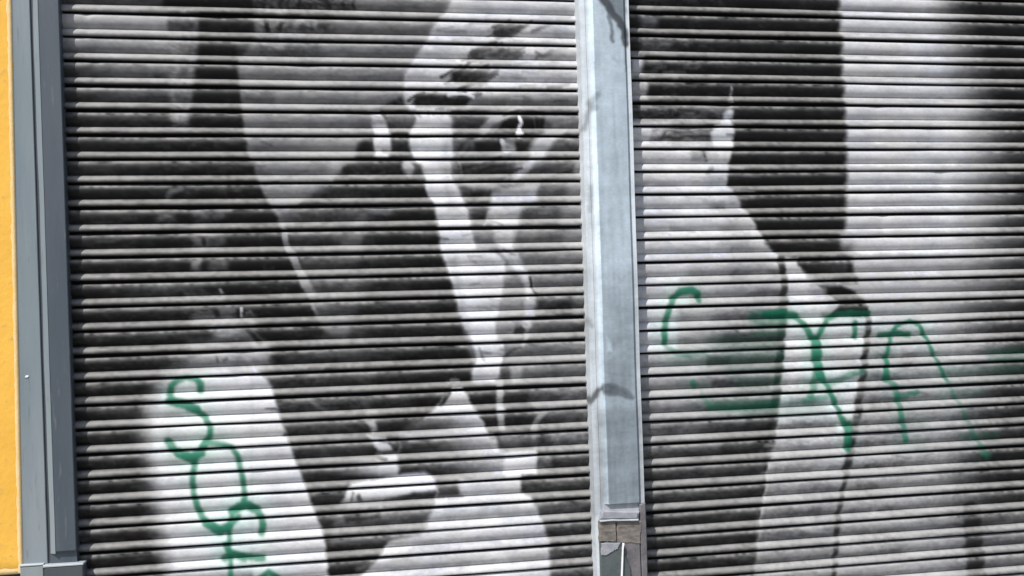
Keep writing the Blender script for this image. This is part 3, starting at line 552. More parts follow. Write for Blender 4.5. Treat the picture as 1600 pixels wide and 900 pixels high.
('f',[(-0.346,1.614),(-0.267,1.612),(-0.269,1.546),(-0.348,1.549)],0.5,0.0349,0.6,0.0),
('s',[(-0.204,1.556),(-0.177,1.534),(-0.152,1.542)],0.0213,0.5,0.0085,0.6),
('s',[(-0.272,1.567),(-0.269,1.546)],0.0085,0.3,0.0043,0.7),
('s',[(-0.249,1.553),(-0.24,1.557)],0.0085,0.25,0.0043,0.7),
('s',[(-0.169,1.646),(-0.15,1.62),(-0.134,1.603)],0.0149,0.1,0.0064,0.9),
('s',[(-0.253,1.589),(-0.224,1.581)],0.0085,0.35,0.0043,0.6),
('f',[(-0.343,1.729),(-0.253,1.727),(-0.254,1.686),(-0.344,1.688)],0.34,0.03,0.9,0.14),
('f',[(-0.344,1.696),(-0.144,1.691),(-0.145,1.662),(-0.344,1.668)],0.6,0.0202,0.8,0.12),
('s',[(-0.271,1.715),(-0.264,1.698)],0.017,0.12,0.0064,1.0),
('s',[(-0.244,1.706),(-0.216,1.713)],0.0256,0.4,0.0085,0.8),
('s',[(-0.189,1.717),(-0.188,1.692)],0.0085,0.8,0.0032,1.0),
('s',[(-0.199,1.713),(-0.198,1.692)],0.0106,0.08,0.0043,1.0),
('s',[(-0.172,1.7),(-0.159,1.708),(-0.152,1.695)],0.0106,0.42,0.0043,0.9),
('f',[(-0.536,1.811),(-0.3,1.806),(-0.302,1.761),(-0.537,1.767)],0.28,0.0349,0.9,0.08),
('f',[(-0.361,1.767),(-0.242,1.764),(-0.243,1.739),(-0.362,1.742)],0.5,0.0202,0.7,0.15),
('s',[(-0.251,1.78),(-0.25,1.772)],0.0106,0.75,0.0043,1.0),
('s',[(-0.297,1.79),(-0.274,1.777)],0.0213,0.08,0.0064,1.0),
('s',[(-0.237,1.788),(-0.181,1.783)],0.0213,0.08,0.0085,1.0),
('f',[(-0.11,1.789),(-0.039,1.788),(-0.04,1.763),(-0.111,1.765)],0.3,0.0202,0.7,0.1),
('f',[(-0.338,1.889),(-0.314,1.889),(-0.315,1.839),(-0.339,1.84)],0.45,0.0129,0.8,0.0),
('s',[(-0.331,1.856),(-0.318,1.876)],0.0192,0.55,0.0064,0.8),
('f',[(-0.286,1.884),(-0.222,1.883),(-0.224,1.842),(-0.287,1.843)],0.4,0.0153,0.9,0.06),
('f',[(-0.335,1.967),(-0.232,1.966),(-0.233,1.912),(-0.337,1.914)],0.36,0.0153,0.9,0.1),
('s',[(-0.3,1.946),(-0.299,1.93)],0.0128,0.12,0.0043,0.8),
('f',[(-0.443,2.03),(-0.381,2.029),(-0.381,2.001),(-0.444,2.001)],0.46,0.0129,0.9,0.12),
('f',[(-0.333,2.033),(-0.273,2.032),(-0.275,1.991),(-0.334,1.992)],0.3,0.0129,0.9,0.08),
('s',[(-0.262,2.011),(-0.242,2.02)],0.0213,0.36,0.0064,0.8),
('s',[(-0.406,2.083),(-0.39,2.099),(-0.366,2.107)],0.0192,0.48,0.0064,0.8),
('f',[(-0.362,2.111),(-0.181,2.11),(-0.182,2.089),(-0.363,2.091)],0.3,0.0202,0.7,0.15),
('f',[(-0.431,2.189),(-0.144,2.189),(-0.145,2.151),(-0.432,2.152)],0.15,0.0202,0.8,0.12),
('f',[(1.112,3.192),(3.253,3.297),(3.109,-0.61),(0.994,-0.336)],0.1,0.0055,1,0.04),
('g',[(1.956,3.234),(3.54,3.311),(3.519,2.774),(1.939,2.734)],((2.265,2.78),(2.499,2.786)),(0.8,0.1),0.0149,1,0.02),
('g',[(1.941,2.735),(3.519,2.774),(3.516,2.685),(1.938,2.651)],((2.265,2.78),(2.539,2.787)),(0.8,0.1),0.0149,1,0.02),
('g',[(1.943,2.652),(3.516,2.685),(3.513,2.6),(1.941,2.573)],((2.278,2.78),(2.579,2.789)),(0.8,0.1),0.0149,1,0.02),
('g',[(1.943,2.573),(3.513,2.6),(3.509,2.511),(1.94,2.49)],((2.291,2.781),(2.605,2.789)),(0.8,0.1),0.0149,1,0.02),
('g',[(1.945,2.49),(3.509,2.511),(3.506,2.426),(1.943,2.412)],((2.317,2.782),(2.632,2.79)),(0.8,0.1),0.0149,1,0.02),
('g',[(1.948,2.412),(3.506,2.426),(3.503,2.337),(1.945,2.328)],((2.342,2.782),(2.672,2.791)),(0.8,0.1),0.0149,1,0.02),
('g',[(1.95,2.329),(3.503,2.337),(3.5,2.252),(1.947,2.25)],((2.368,2.783),(2.699,2.792)),(0.8,0.16),0.0149,1,0.02),
('g',[(1.949,2.25),(3.5,2.252),(3.496,2.163),(1.947,2.167)],((2.342,2.782),(2.712,2.792)),(0.8,0.16),0.0149,1,0.02),
('g',[(1.947,2.167),(3.496,2.163),(3.493,2.079),(1.944,2.088)],((2.342,2.782),(2.712,2.792)),(0.8,0.16),0.0149,1,0.02),
('g',[(1.941,2.088),(3.493,2.079),(3.49,1.995),(1.939,2.01)],((2.342,2.782),(2.739,2.793)),(0.8,0.16),0.0149,1,0.02),
('g',[(1.936,2.01),(3.49,1.995),(3.487,1.91),(1.933,1.932)],((2.329,2.782),(2.739,2.793)),(0.8,0.16),0.0149,1,0.02),
('g',[(1.911,1.932),(3.487,1.91),(3.484,1.821),(1.908,1.849)],((2.291,2.781),(2.766,2.794)),(0.8,0.16),0.0149,1,0.02),
('g',[(1.878,1.85),(3.484,1.821),(3.48,1.732),(1.875,1.767)],((2.265,2.78),(2.793,2.794)),(0.72,0.16),0.0149,1,0.02),
('g',[(1.85,1.767),(3.48,1.732),(3.477,1.648),(1.848,1.689)],((2.213,2.779),(2.793,2.794)),(0.72,0.16),0.0149,1,0.02),
('g',[(1.848,1.689),(3.477,1.648),(3.474,1.568),(1.845,1.616)],((2.162,2.777),(2.712,2.792)),(0.72,0.16),0.0149,1,0.02),
('f',[(1.855,1.896),(1.955,1.894),(1.953,1.839),(1.853,1.841)],0.3,0.0349,0.7,0.0),
('f',[(1.112,3.192),(1.559,3.214),(1.528,2.308),(1.082,2.306)],0.13,0.0202,1,0.07),
('f',[(1.191,2.796),(1.521,2.805),(1.518,2.724),(1.188,2.716)],0.2,0.0202,0.9,0.12),
('f',[(1.195,2.703),(1.257,2.704),(1.256,2.659),(1.193,2.658)],0.45,0.0202,0.9,0.05),
('f',[(1.257,2.7),(1.662,2.709),(1.661,2.664),(1.256,2.655)],0.12,0.0251,0.8,0.1),
('f',[(1.185,2.618),(1.301,2.62),(1.3,2.575),(1.183,2.573)],0.36,0.0251,0.9,0.12),
('f',[(1.325,2.621),(1.384,2.622),(1.382,2.577),(1.323,2.576)],0.3,0.0202,0.8,0.2),
('f',[(1.148,2.555),(1.194,2.556),(1.192,2.489),(1.146,2.488)],0.78,0.0129,1.0,0.0),
('f',[(1.346,2.549),(1.405,2.55),(1.404,2.519),(1.345,2.518)],0.34,0.0153,0.8,0.2),
('s',[(1.237,2.562),(1.266,2.563),(1.295,2.562)],0.0068,0.33252260668852296,0.0043,0.555751366565774),
('s',[(1.306,2.494),(1.347,2.494),(1.387,2.492)],0.0049,0.4019637089484638,0.0043,0.9357194111827734),
('s',[(1.243,2.515),(1.26,2.514),(1.277,2.516)],0.0061,0.2768450921347393,0.0043,0.8915408146722275),
('s',[(1.412,2.54),(1.438,2.538),(1.464,2.54)],0.0048,0.37116340906710327,0.0043,0.819794528315945),
('s',[(1.204,2.527),(1.232,2.528),(1.259,2.527)],0.0085,0.35235088871230014,0.0043,0.7985727196774738),
('s',[(1.446,2.491),(1.472,2.49),(1.499,2.492)],0.009,0.2608266932316914,0.0043,0.7140770393482185),
('s',[(1.217,2.538),(1.236,2.538),(1.254,2.54)],0.009,0.4039180545360122,0.0043,0.9066796232859669),
('s',[(1.341,2.518),(1.368,2.517),(1.394,2.519)],0.0069,0.3745803071791899,0.0043,0.5782994307373153),
('s',[(1.197,2.504),(1.221,2.505),(1.246,2.505)],0.0086,0.40859378662184875,0.0043,0.7301477948148138),
('s',[(1.274,2.504),(1.312,2.504),(1.35,2.502)],0.0091,0.3591765259859794,0.0043,0.9808498237716798),
('f',[(1.145,2.479),(1.213,2.48),(1.21,2.4),(1.143,2.4)],0.66,0.0153,1,0.06),
('f',[(1.212,2.471),(1.51,2.475),(1.507,2.407),(1.21,2.405)],0.1,0.0153,0.9,0.08),
('f',[(1.297,2.495),(1.486,2.498),(1.486,2.475),(1.296,2.473)],0.5,0.0202,0.5,0.3),
('f',[(1.143,2.395),(1.507,2.398),(1.504,2.322),(1.14,2.32)],0.34,0.0153,1,0.2),
('f',[(1.172,2.382),(1.2,2.382),(1.199,2.342),(1.171,2.342)],0.55,0.0104,0.8,0.0),
('s',[(1.218,2.344),(1.242,2.342),(1.265,2.34)],0.0054,0.2461869913769804,0.0043,0.9553216843526555),
('s',[(1.187,2.327),(1.207,2.325),(1.228,2.324)],0.0098,0.25051827312901714,0.0043,0.9337309934991782),
('s',[(1.168,2.362),(1.2,2.358),(1.231,2.355)],0.0111,0.11732184803134693,0.0043,0.8940522026524955),
('s',[(1.187,2.389),(1.206,2.387),(1.226,2.386)],0.0103,0.1701090623025024,0.0043,0.9172757341207121),
('s',[(1.244,2.347),(1.28,2.342),(1.316,2.338)],0.0078,0.2562698734328082,0.0043,0.8310619502809086),
('s',[(1.427,2.347),(1.467,2.341),(1.507,2.336)],0.0087,0.1581073766514845,0.0043,0.9978121721523514),
('s',[(1.22,2.328),(1.248,2.325),(1.276,2.322)],0.0088,0.15353293530006562,0.0043,0.75947864507763),
('s',[(1.174,2.396),(1.21,2.392),(1.247,2.387)],0.0055,0.14102891017007774,0.0043,0.6493836343729985),
('s',[(1.187,2.361),(1.215,2.356),(1.242,2.355)],0.0096,0.22659783061515398,0.0043,0.6011207737929177),
('s',[(1.246,2.353),(1.276,2.35),(1.307,2.347)],0.0088,0.24210632256774145,0.0043,0.8225999619110133),
('s',[(1.339,2.369),(1.369,2.367),(1.399,2.362)],0.0069,0.25057884856657525,0.0043,0.5830615197740195),
('s',[(1.333,2.401),(1.368,2.398),(1.403,2.393)],0.0118,0.25007841109774165,0.0043,0.7505321740347816),
('s',[(1.353,2.333),(1.387,2.328),(1.421,2.325)],0.0077,0.139547636451131,0.0043,0.9808378406825757),
('s',[(1.272,2.332),(1.312,2.328),(1.352,2.322)],0.0053,0.243017594941687,0.0043,0.9639391919330456),
('s',[(1.174,2.352),(1.201,2.35),(1.228,2.346)],0.0099,0.1919352620275474,0.0043,0.6905277985794632),
('s',[(1.177,2.343),(1.218,2.336),(1.26,2.332)],0.0069,0.15416493300130962,0.0043,0.731281244577703),
('s',[(1.421,2.388),(1.45,2.385),(1.478,2.382)],0.0091,0.14675152253748253,0.0043,0.9003130452367051),
('s',[(1.21,2.387),(1.238,2.385),(1.265,2.381)],0.0072,0.1086125216263582,0.0043,0.9688042064718488),
('s',[(1.21,2.355),(1.234,2.353),(1.259,2.35)],0.0102,0.10151344747636812,0.0043,0.7099493161604602),
('s',[(1.277,2.386),(1.294,2.383),(1.31,2.384)],0.0098,0.10438854845986065,0.0043,0.6920507066178996),
('s',[(1.429,2.339),(1.472,2.332),(1.515,2.328)],0.0077,0.13110264007139066,0.0043,0.7709297364212423),
('s',[(1.315,2.373),(1.352,2.369),(1.39,2.364)],0.0102,0.11536802649551466,0.0043,0.8859627054125901),
('s',[(1.514,2.453),(1.514,2.385)],0.0106,0.62,0.0043,1.0),
('s',[(1.507,2.403),(1.516,2.394)],0.017,0.8,0.0043,1.0),
('f',[(1.482,2.362),(1.506,2.376),(1.52,2.371),(1.519,2.34),(1.486,2.34)],0.85,0.008,1.0,0.0),
('f',[(1.083,2.328),(1.409,2.33),(1.505,2.344),(1.521,2.308),(1.511,2.227),(1.5,2.186),(1.489,2.141),(1.494,2.1),(1.52,2.073),(1.542,2.032),(1.575,1.987),(1.607,1.941),(1.63,1.9),(1.686,1.842),(1.693,1.762),(1.682,1.58),(1.643,1.308),(1.05,1.335)],0.79,0.008,1,0.04),
('f',[(1.216,2.311),(1.296,2.312),(1.294,2.258),(1.214,2.258)],0.55,0.0104,0.9,0.25),
('f',[(1.291,2.32),(1.438,2.321),(1.435,2.254),(1.289,2.253)],0.42,0.0153,0.9,0.14),
('s',[(1.248,2.271),(1.272,2.298)],0.0128,0.3,0.0043,0.8),
('s',[(1.351,2.303),(1.391,2.304),(1.431,2.3)],0.0126,0.22708637206094306,0.0043,0.8240691082425751),
('s',[(1.353,2.281),(1.39,2.278),(1.427,2.279)],0.0075,0.15994712361995272,0.0043,0.9356774241642395),
('s',[(1.314,2.277),(1.338,2.277),(1.362,2.278)],0.0054,0.21091674305984487,0.0043,0.9770923817551946),
('s',[(1.276,2.298),(1.319,2.295),(1.361,2.295)],0.0058,0.2570709298483299,0.0043,0.9432160494757924),
('s',[(1.252,2.275),(1.291,2.272),(1.33,2.272)],0.0102,0.2365745740141981,0.0043,0.7659475261733725),
('s',[(1.391,2.314),(1.415,2.315),(1.439,2.315)],0.0077,0.1970893805852476,0.0043,0.8629504536490635),
('s',[(1.38,2.302),(1.41,2.3),(1.439,2.301)],0.0082,0.25277160086739087,0.0043,0.8975704418562511),
('s',[(1.267,2.278),(1.298,2.275),(1.33,2.276)],0.0061,0.19174504790519148,0.0043,0.6183039981630127),
('f',[(1.315,2.339),(1.438,2.339),(1.437,2.312),(1.314,2.312)],0.5,0.0202,0.8,0.1),
('f',[(1.359,2.236),(1.416,2.236),(1.414,2.191),(1.357,2.191)],0.55,0.0104,0.8,0.1),
('s',[(1.401,2.227),(1.412,2.195)],0.0106,0.25,0.0043,0.8),
('f',[(1.437,2.294),(1.518,2.295),(1.516,2.236),(1.435,2.236)],0.9,0.0104,0.8,0.0),
('s',[(1.418,2.15),(1.432,2.164)],0.0149,0.4,0.0043,0.7),
('f',[(1.422,2.141),(1.489,2.141),(1.488,2.118),(1.421,2.119)],0.66,0.0104,0.6,0.1),
('f',[(1.428,2.047),(1.476,2.046),(1.475,2.019),(1.427,2.02)],0.6,0.0129,0.7,0.1),
('s',[(1.451,2.024),(1.475,2.024)],0.0106,0.3,0.0043,0.7),
('f',[(1.454,1.965),(1.507,1.965),(1.506,1.942),(1.453,1.943)],0.62,0.0153,0.6,0.0),
('s',[(1.499,1.888),(1.498,1.852)],0.0085,0.45,0.0043,0.8),
('f',[(1.49,1.893),(1.562,1.892),(1.561,1.869),(1.489,1.87)],0.6,0.0153,0.6,0.0),
('f',[(1.344,1.805),(1.511,1.802),(1.51,1.775),(1.343,1.779)],0.6,0.0202,0.8,0.08),
('f',[(1.499,1.816),(1.695,1.812),(1.693,1.771),(1.498,1.775)],0.48,0.0153,0.9,0.08),
('s',[(1.496,1.789),(1.515,1.802)],0.017,0.3,0.0064,0.7),
('f',[(1.51,1.775),(1.693,1.771),(1.692,1.748),(1.509,1.752)],0.72,0.0153,0.6,0.0),
('g',[(1.342,1.747),(1.692,1.739),(1.69,1.68),(1.34,1.689)],((1.448,2.758),(1.616,2.763)),(0.7,0.42),0.017,1,0.06),
('g',[(1.293,1.681),(1.69,1.671),(1.687,1.598),(1.291,1.61)],((1.353,2.756),(1.543,2.761)),(0.66,0.36),0.017,1,0.06),
('g',[(1.29,1.605),(1.687,1.593),(1.684,1.516),(1.288,1.529)],((1.353,2.756),(1.519,2.76)),(0.6,0.26),0.017,1,0.05),
('g',[(1.114,1.531),(1.684,1.511),(1.682,1.434),(1.111,1.456)],((1.213,2.752),(1.616,2.763)),(0.66,0.36),0.017,1,0.05),
('f',[(1.393,1.508),(1.481,1.505),(1.48,1.464),(1.392,1.467)],0.3,0.0104,0.8,0.0),
('g',[(1.111,1.451),(1.681,1.429),(1.679,1.357),(1.109,1.381)],((1.213,2.752),(1.616,2.763)),(0.58,0.34),0.017,1,0.05),
('f',[(1.407,1.426),(1.488,1.423),(1.487,1.383),(1.406,1.386)],0.3,0.0104,0.8,0.1),
('g',[(1.108,1.376),(1.679,1.352),(1.676,1.272),(1.106,1.299)],((1.213,2.752),(1.664,2.764)),(0.56,0.28),0.017,1,0.06),
('g',[(1.106,1.299),(1.649,1.274),(1.647,1.194),(1.103,1.221)],((1.213,2.752),(1.567,2.761)),(0.46,0.2),0.017,1,0.06),
('g',[(1.103,1.221),(1.622,1.195),(1.619,1.114),(1.101,1.142)],((1.213,2.752),(1.567,2.761)),(0.36,0.18),0.017,1,0.06),
('g',[(1.101,1.142),(1.607,1.114),(1.593,0.709),(1.087,0.747)],((1.251,1.125),(1.241,0.836)),(0.26,0.16),0.017,1,0.07),
('f',[(1.7,1.835),(1.754,1.815),(1.837,1.745),(1.871,1.638),(2.013,1.625),(1.989,1.455),(1.954,1.294),(1.915,1.112),(1.877,0.953),(1.845,0.69),(1.545,0.713),(1.578,0.971),(1.609,1.151),(1.646,1.308),(1.679,1.489),(1.69,1.671)],0.8,0.008,1,0.04),
('f',[(1.622,1.9),(1.694,1.857),(1.754,1.824),(1.838,1.754),(1.975,1.751),(1.953,1.839),(1.88,1.896),(1.732,1.898)],0.12,0.0129,1,0.05),
('f',[(1.686,1.849),(1.745,1.847),(1.743,1.806),(1.685,1.808)],0.8,0.008,1.0,0.0),
('g',[(1.779,1.842),(1.928,1.84),(1.95,1.774),(1.782,1.778)],((1.816,2.768),(1.985,2.773)),(0.14,0.3),0.0128,0.9,0.05),
('f',[(1.82,1.745),(1.904,1.748),(1.968,1.719),(2.012,1.667),(2.015,1.625),(1.861,1.634),(1.902,1.679)],0.1,0.008,1,0.03),
('f',[(1.796,1.778),(1.9,1.776),(1.899,1.743),(1.795,1.746)],0.5,0.0153,0.8,0.15),
('f',[(1.78,1.732),(1.849,1.735),(1.873,1.689),(1.798,1.691)],0.7,0.0129,0.7,0.0),
('g',[(1.637,1.274),(1.952,1.26),(1.849,1.023),(1.595,1.038)],((1.759,1.28),(1.751,1.029)),(0.66,0.56),0.0128,0.9,0.1),
('g',[(1.595,1.038),(1.894,1.021),(1.845,0.69),(1.54,0.713)],((1.726,1.03),(1.72,0.848)),(0.62,0.46),0.0128,0.95,0.08),
('f',[(1.601,0.938),(1.772,0.927),(1.77,0.877),(1.6,0.888)],0.4,0.0202,0.8,0.1),
('f',[(1.574,0.835),(1.842,0.817),(1.84,0.757),(1.572,0.776)],0.42,0.0202,0.8,0.06),
('f',[(1.866,1.491),(1.965,1.488),(1.965,1.465),(1.865,1.468)],0.62,0.0202,0.7,0.1),
('f',[(1.738,1.372),(1.837,1.368),(1.835,1.336),(1.737,1.34)],0.62,0.0202,0.7,0.1),
('f',[(1.715,1.41),(1.764,1.408),(1.763,1.38),(1.714,1.382)],0.66,0.0202,0.7,0.1),
('f',[(1.731,1.167),(1.854,1.161),(1.853,1.124),(1.73,1.131)],0.5,0.0202,0.7,0.1),
('f',[(1.654,1.069),(1.801,1.06),(1.8,1.033),(1.653,1.041)],0.55,0.0202,0.7,0.1),
('f',[(1.75,0.864),(1.849,0.858),(1.848,0.83),(1.749,0.837)],0.5,0.0202,0.7,0.1),
('g',[(1.87,1.629),(3.475,1.583),(3.472,1.504),(1.868,1.556)],((2.265,2.78),(2.579,2.789)),(0.74,0.24),0.0106,1,0.07),
('g',[(1.868,1.556),(3.472,1.504),(3.469,1.42),(1.865,1.477)],((2.317,2.782),(2.685,2.791)),(0.68,0.16),0.0106,1,0.07),
('g',[(1.865,1.477),(3.469,1.42),(3.465,1.336),(1.862,1.399)],((2.317,2.782),(2.659,2.791)),(0.62,0.16),0.0106,1,0.07),
('g',[(1.862,1.399),(3.465,1.336),(3.462,1.252),(1.86,1.321)],((2.291,2.781),(2.659,2.791)),(0.6,0.14),0.0106,1,0.07),
('g',[(1.86,1.321),(3.462,1.252),(3.459,1.168),(1.857,1.243)],((2.265,2.78),(2.659,2.791)),(0.58,0.1),0.0106,1,0.07),
('g',[(1.857,1.243),(3.459,1.168),(3.456,1.084),(1.854,1.165)],((2.239,2.779),(2.659,2.791)),(0.6,0.14),0.0106,1,0.07),
('g',[(1.854,1.165),(3.456,1.084),(3.453,1.0),(1.852,1.087)],((2.239,2.779),(2.579,2.789)),(0.6,0.08),0.0106,1,0.07),
('g',[(1.852,1.087),(3.453,1.0),(3.45,0.916),(1.849,1.009)],((2.213,2.779),(2.579,2.789)),(0.6,0.1),0.0106,1,0.07),
('g',[(1.849,1.009),(3.45,0.916),(3.446,0.832),(1.846,0.931)],((2.162,2.777),(2.579,2.789)),(0.6,0.2),0.0106,1,0.07),
('g',[(1.846,0.931),(3.446,0.832),(3.443,0.748),(1.843,0.854)],((2.137,2.777),(2.526,2.787)),(0.58,0.3),0.0106,1,0.07),
('g',[(1.843,0.854),(3.443,0.748),(3.44,0.659),(1.841,0.771)],((2.162,2.777),(2.579,2.789)),(0.62,0.4),0.0106,1,0.07),
('g',[(1.841,0.771),(3.44,0.659),(3.437,0.572),(1.838,0.691)],((2.162,2.777),(2.579,2.789)),(0.64,0.44),0.0106,1,0.07),
('g',[(1.838,0.691),(3.437,0.572),(3.391,-0.647),(1.798,-0.441)],((2.162,2.777),(2.579,2.789)),(0.6,0.4),0.0106,1,0.07),
('f',[(1.545,0.713),(1.845,0.69),(1.872,0.953),(1.915,1.112),(1.954,1.294),(1.989,1.455),(2.013,1.625),(1.846,1.63),(1.841,1.483),(1.593,0.709)],0.7,0.008,0,0.0),
('f',[(1.693,1.634),(2.013,1.625),(1.989,1.455),(1.954,1.294),(1.915,1.112),(1.877,0.953),(1.845,0.69),(1.545,0.713),(1.578,0.971),(1.609,1.151),(1.646,1.308),(1.679,1.489)],0.8,0.008,1,0.05),
('g',[(1.642,1.285),(1.948,1.271),(1.845,0.69),(1.54,0.713)],((1.76,1.303),(1.722,0.894)),(0.74,0.5),0.0106,0.95,0.1),
('f',[(1.671,1.416),(1.744,1.413),(1.743,1.381),(1.67,1.384)],0.62,0.0227,0.8,0.12),
('f',[(1.701,1.351),(1.799,1.347),(1.798,1.319),(1.7,1.324)],0.6,0.0227,0.8,0.12),
('f',[(1.649,1.258),(1.87,1.247),(1.868,1.215),(1.648,1.226)],0.55,0.0227,0.8,0.12),
('f',[(1.707,1.168),(1.854,1.161),(1.853,1.129),(1.705,1.136)],0.52,0.0227,0.8,0.12),
('f',[(1.668,1.102),(1.839,1.093),(1.839,1.07),(1.667,1.079)],0.58,0.0227,0.8,0.12),
('f',[(1.656,0.966),(1.802,0.957),(1.801,0.911),(1.654,0.921)],0.44,0.0227,0.8,0.12),
('f',[(1.576,0.903),(1.746,0.892),(1.744,0.846),(1.574,0.858)],0.42,0.0227,0.8,0.12),
('f',[(1.841,1.483),(1.965,1.478),(1.964,1.455),(1.84,1.46)],0.64,0.0227,0.8,0.12),
('f',[(1.726,1.03),(1.825,1.025),(1.823,0.993),(1.725,0.998)],0.5,0.0227,0.8,0.12),
('f',[(2.026,1.416),(2.152,1.411),(2.151,1.365),(2.024,1.37)],0.46,0.0202,0.8,0.2),
('f',[(2.01,1.333),(2.111,1.329),(2.11,1.292),(2.009,1.296)],0.4,0.0202,0.8,0.2),
('f',[(1.982,1.247),(2.134,1.24),(2.132,1.198),(1.98,1.205)],0.46,0.0202,0.8,0.2),
('f',[(1.967,1.178),(2.093,1.172),(2.092,1.139),(1.966,1.146)],0.5,0.0202,0.8,0.2),
('f',[(1.977,1.108),(2.129,1.1),(2.127,1.068),(1.976,1.076)],0.44,0.0202,0.8,0.2),
('f',[(1.949,1.027),(2.04,1.021),(2.038,0.989),(1.948,0.994)],0.42,0.0202,0.8,0.2),
('f',[(1.997,0.945),(2.097,0.939),(2.096,0.911),(1.996,0.918)],0.5,0.0202,0.8,0.2),
('f',[(1.956,0.855),(2.132,0.844),(2.131,0.797),(1.954,0.809)],0.44,0.0202,0.8,0.2),
('f',[(2.142,1.472),(2.183,1.471),(2.182,1.443),(2.141,1.444)],0.45,0.0202,0.8,0.2),
('f',[(2.028,1.488),(2.104,1.485),(2.103,1.462),(2.027,1.465)],0.62,0.0202,0.8,0.2),
('f',[(1.991,0.784),(2.143,0.773),(2.142,0.75),(1.99,0.761)],0.52,0.0202,0.8,0.2),
('s',[(2.4,0.897),(2.407,0.802),(2.412,0.648)],0.0724,0.12,0.0106,0.85),
('f',[(2.483,0.863),(2.669,0.851),(2.661,0.63),(2.475,0.644)],0.46,0.0251,0.7,0.05),
('s',[(1.681,1.844),(1.693,1.762),(1.688,1.693)],0.0256,0.1,0.0064,0.8),
('s',[(1.686,1.694),(1.674,1.58),(1.666,1.489)],0.0277,0.12,0.0075,0.8),
('s',[(1.666,1.489),(1.654,1.399),(1.638,1.308),(1.623,1.218),(1.603,1.14)],0.0298,0.1,0.0075,0.8),
('s',[(1.603,1.14),(1.588,1.038),(1.568,0.949)],0.0106,0.1,0.0043,0.7),
('s',[(1.563,0.949),(1.543,0.713)],0.0085,0.4,0.0064,0.6),
('s',[(2.013,1.63),(2.005,1.547),(1.993,1.478)],0.0234,0.14,0.0075,0.8),
('s',[(1.993,1.478),(1.977,1.386),(1.959,1.294)],0.0277,0.16,0.0075,0.8),
('s',[(1.959,1.294),(1.934,1.18),(1.906,1.077)],0.0277,0.1,0.0075,0.8),
('s',[(1.906,1.077),(1.877,0.953),(1.861,0.862),(1.845,0.69)],0.0192,0.16,0.0064,0.9),
('s',[(1.844,0.761),(1.884,0.761)],0.0125,0.6093186473791812,0.0064,0.55),
('s',[(1.97,1.585),(2.01,1.586)],0.0085,0.5304374597213337,0.0064,0.55),
('s',[(1.583,0.984),(1.621,0.984)],0.0148,0.4491526724214096,0.0064,0.55),
('s',[(1.595,1.182),(1.633,1.182)],0.0068,0.6869958903142708,0.0064,0.55),
('s',[(1.95,1.342),(1.99,1.343)],0.0138,0.45194962644878445,0.0064,0.55),
('s',[(1.961,1.372),(2.002,1.373)],0.0108,0.4324580148661692,0.0064,0.55),
('s',[(1.918,1.246),(1.958,1.246)],0.0119,0.5190700008705198,0.0064,0.55),
('s',[(1.889,1.137),(1.929,1.137)],0.0096,0.5507599177980803,0.0064,0.55),
('s',[(1.587,1.085),(1.625,1.085)],0.0117,0.6686503498168438,0.0064,0.55),
('s',[(1.945,1.423),(1.985,1.424)],0.0106,0.4547336213713621,0.0064,0.55),
('s',[(1.56,0.834),(1.599,0.834)],0.0099,0.67140027662301,0.0064,0.55),
('s',[(1.63,1.39),(1.669,1.39)],0.0136,0.6583042935259216,0.0064,0.55),
('s',[(1.602,1.183),(1.641,1.183)],0.0085,0.6197780345769903,0.0064,0.55),
('s',[(1.847,0.841),(1.886,0.841)],0.0069,0.5620224188928419,0.0064,0.55),
('s',[(1.94,1.423),(1.98,1.424)],0.0073,0.6052069645370883,0.0064,0.55),
('s',[(1.935,1.256),(1.976,1.256)],0.0105,0.6430433266378435,0.0064,0.55),
('s',[(1.93,1.261),(1.97,1.261)],0.0077,0.5093659525977268,0.0064,0.55),
('s',[(1.547,0.892),(1.585,0.892)],0.0104,0.517834352446639,0.0064,0.55),
('s',[(1.587,1.158),(1.626,1.159)],0.0099,0.5257102103656901,0.0064,0.55),
('s',[(1.846,0.832),(1.886,0.832)],0.0071,0.6198996152787984,0.0064,0.55),
('s',[(1.883,1.077),(1.923,1.077)],0.0069,0.5835465449365876,0.0064,0.55),
('f',[(0.286,0.88),(0.458,0.911),(0.587,0.881),(0.497,0.801),(0.241,0.82)],0.66,0.0349,0.5,0.06),
('f',[(0.462,1.029),(0.68,1.037),(0.745,1.0),(0.59,0.978),(0.439,0.987)],0.68,0.0349,0.5,0.06),
('f',[(0.633,0.942),(0.787,0.932),(0.794,0.801),(0.672,0.81)],0.7,0.0349,0.5,0.06),
('f',[(0.482,2.325),(0.515,2.325),(0.503,2.089),(0.533,2.024),(0.494,2.025),(0.477,2.175)],0.66,0.0178,0.5,0.06),
('f',[(0.489,1.874),(0.515,1.874),(0.556,1.615),(0.533,1.616)],0.62,0.0178,0.5,0.06),
('f',[(0.587,1.873),(0.684,1.838),(0.669,1.72),(0.612,1.656),(0.595,1.786)],0.74,0.03,0.5,0.06),
('f',[(0.578,2.606),(0.933,2.613),(0.926,2.415),(0.637,2.412)],0.72,0.0496,0.3,0.1),
('f',[(0.824,2.698),(0.948,2.723),(0.939,2.459),(0.861,2.48)],0.68,0.03,0.4,0.06),
('f',[(1.17,2.173),(1.263,2.173),(1.295,1.726),(1.155,1.729)],0.7,0.0447,0.4,0.06),
('f',[(1.496,2.082),(1.621,1.854),(1.681,1.694),(1.507,1.698),(1.466,1.902)],0.6,0.0447,0.5,0.08),
('f',[(1.3,1.882),(1.633,1.854),(1.674,1.626),(1.337,1.59)],0.55,0.0643,0.4,0.08),
('f',[(-0.194,1.39),(-0.093,1.365),(-0.039,1.133),(0.034,0.856),(-0.089,0.865),(-0.141,1.139)],0.76,0.0398,0.5,0.06),
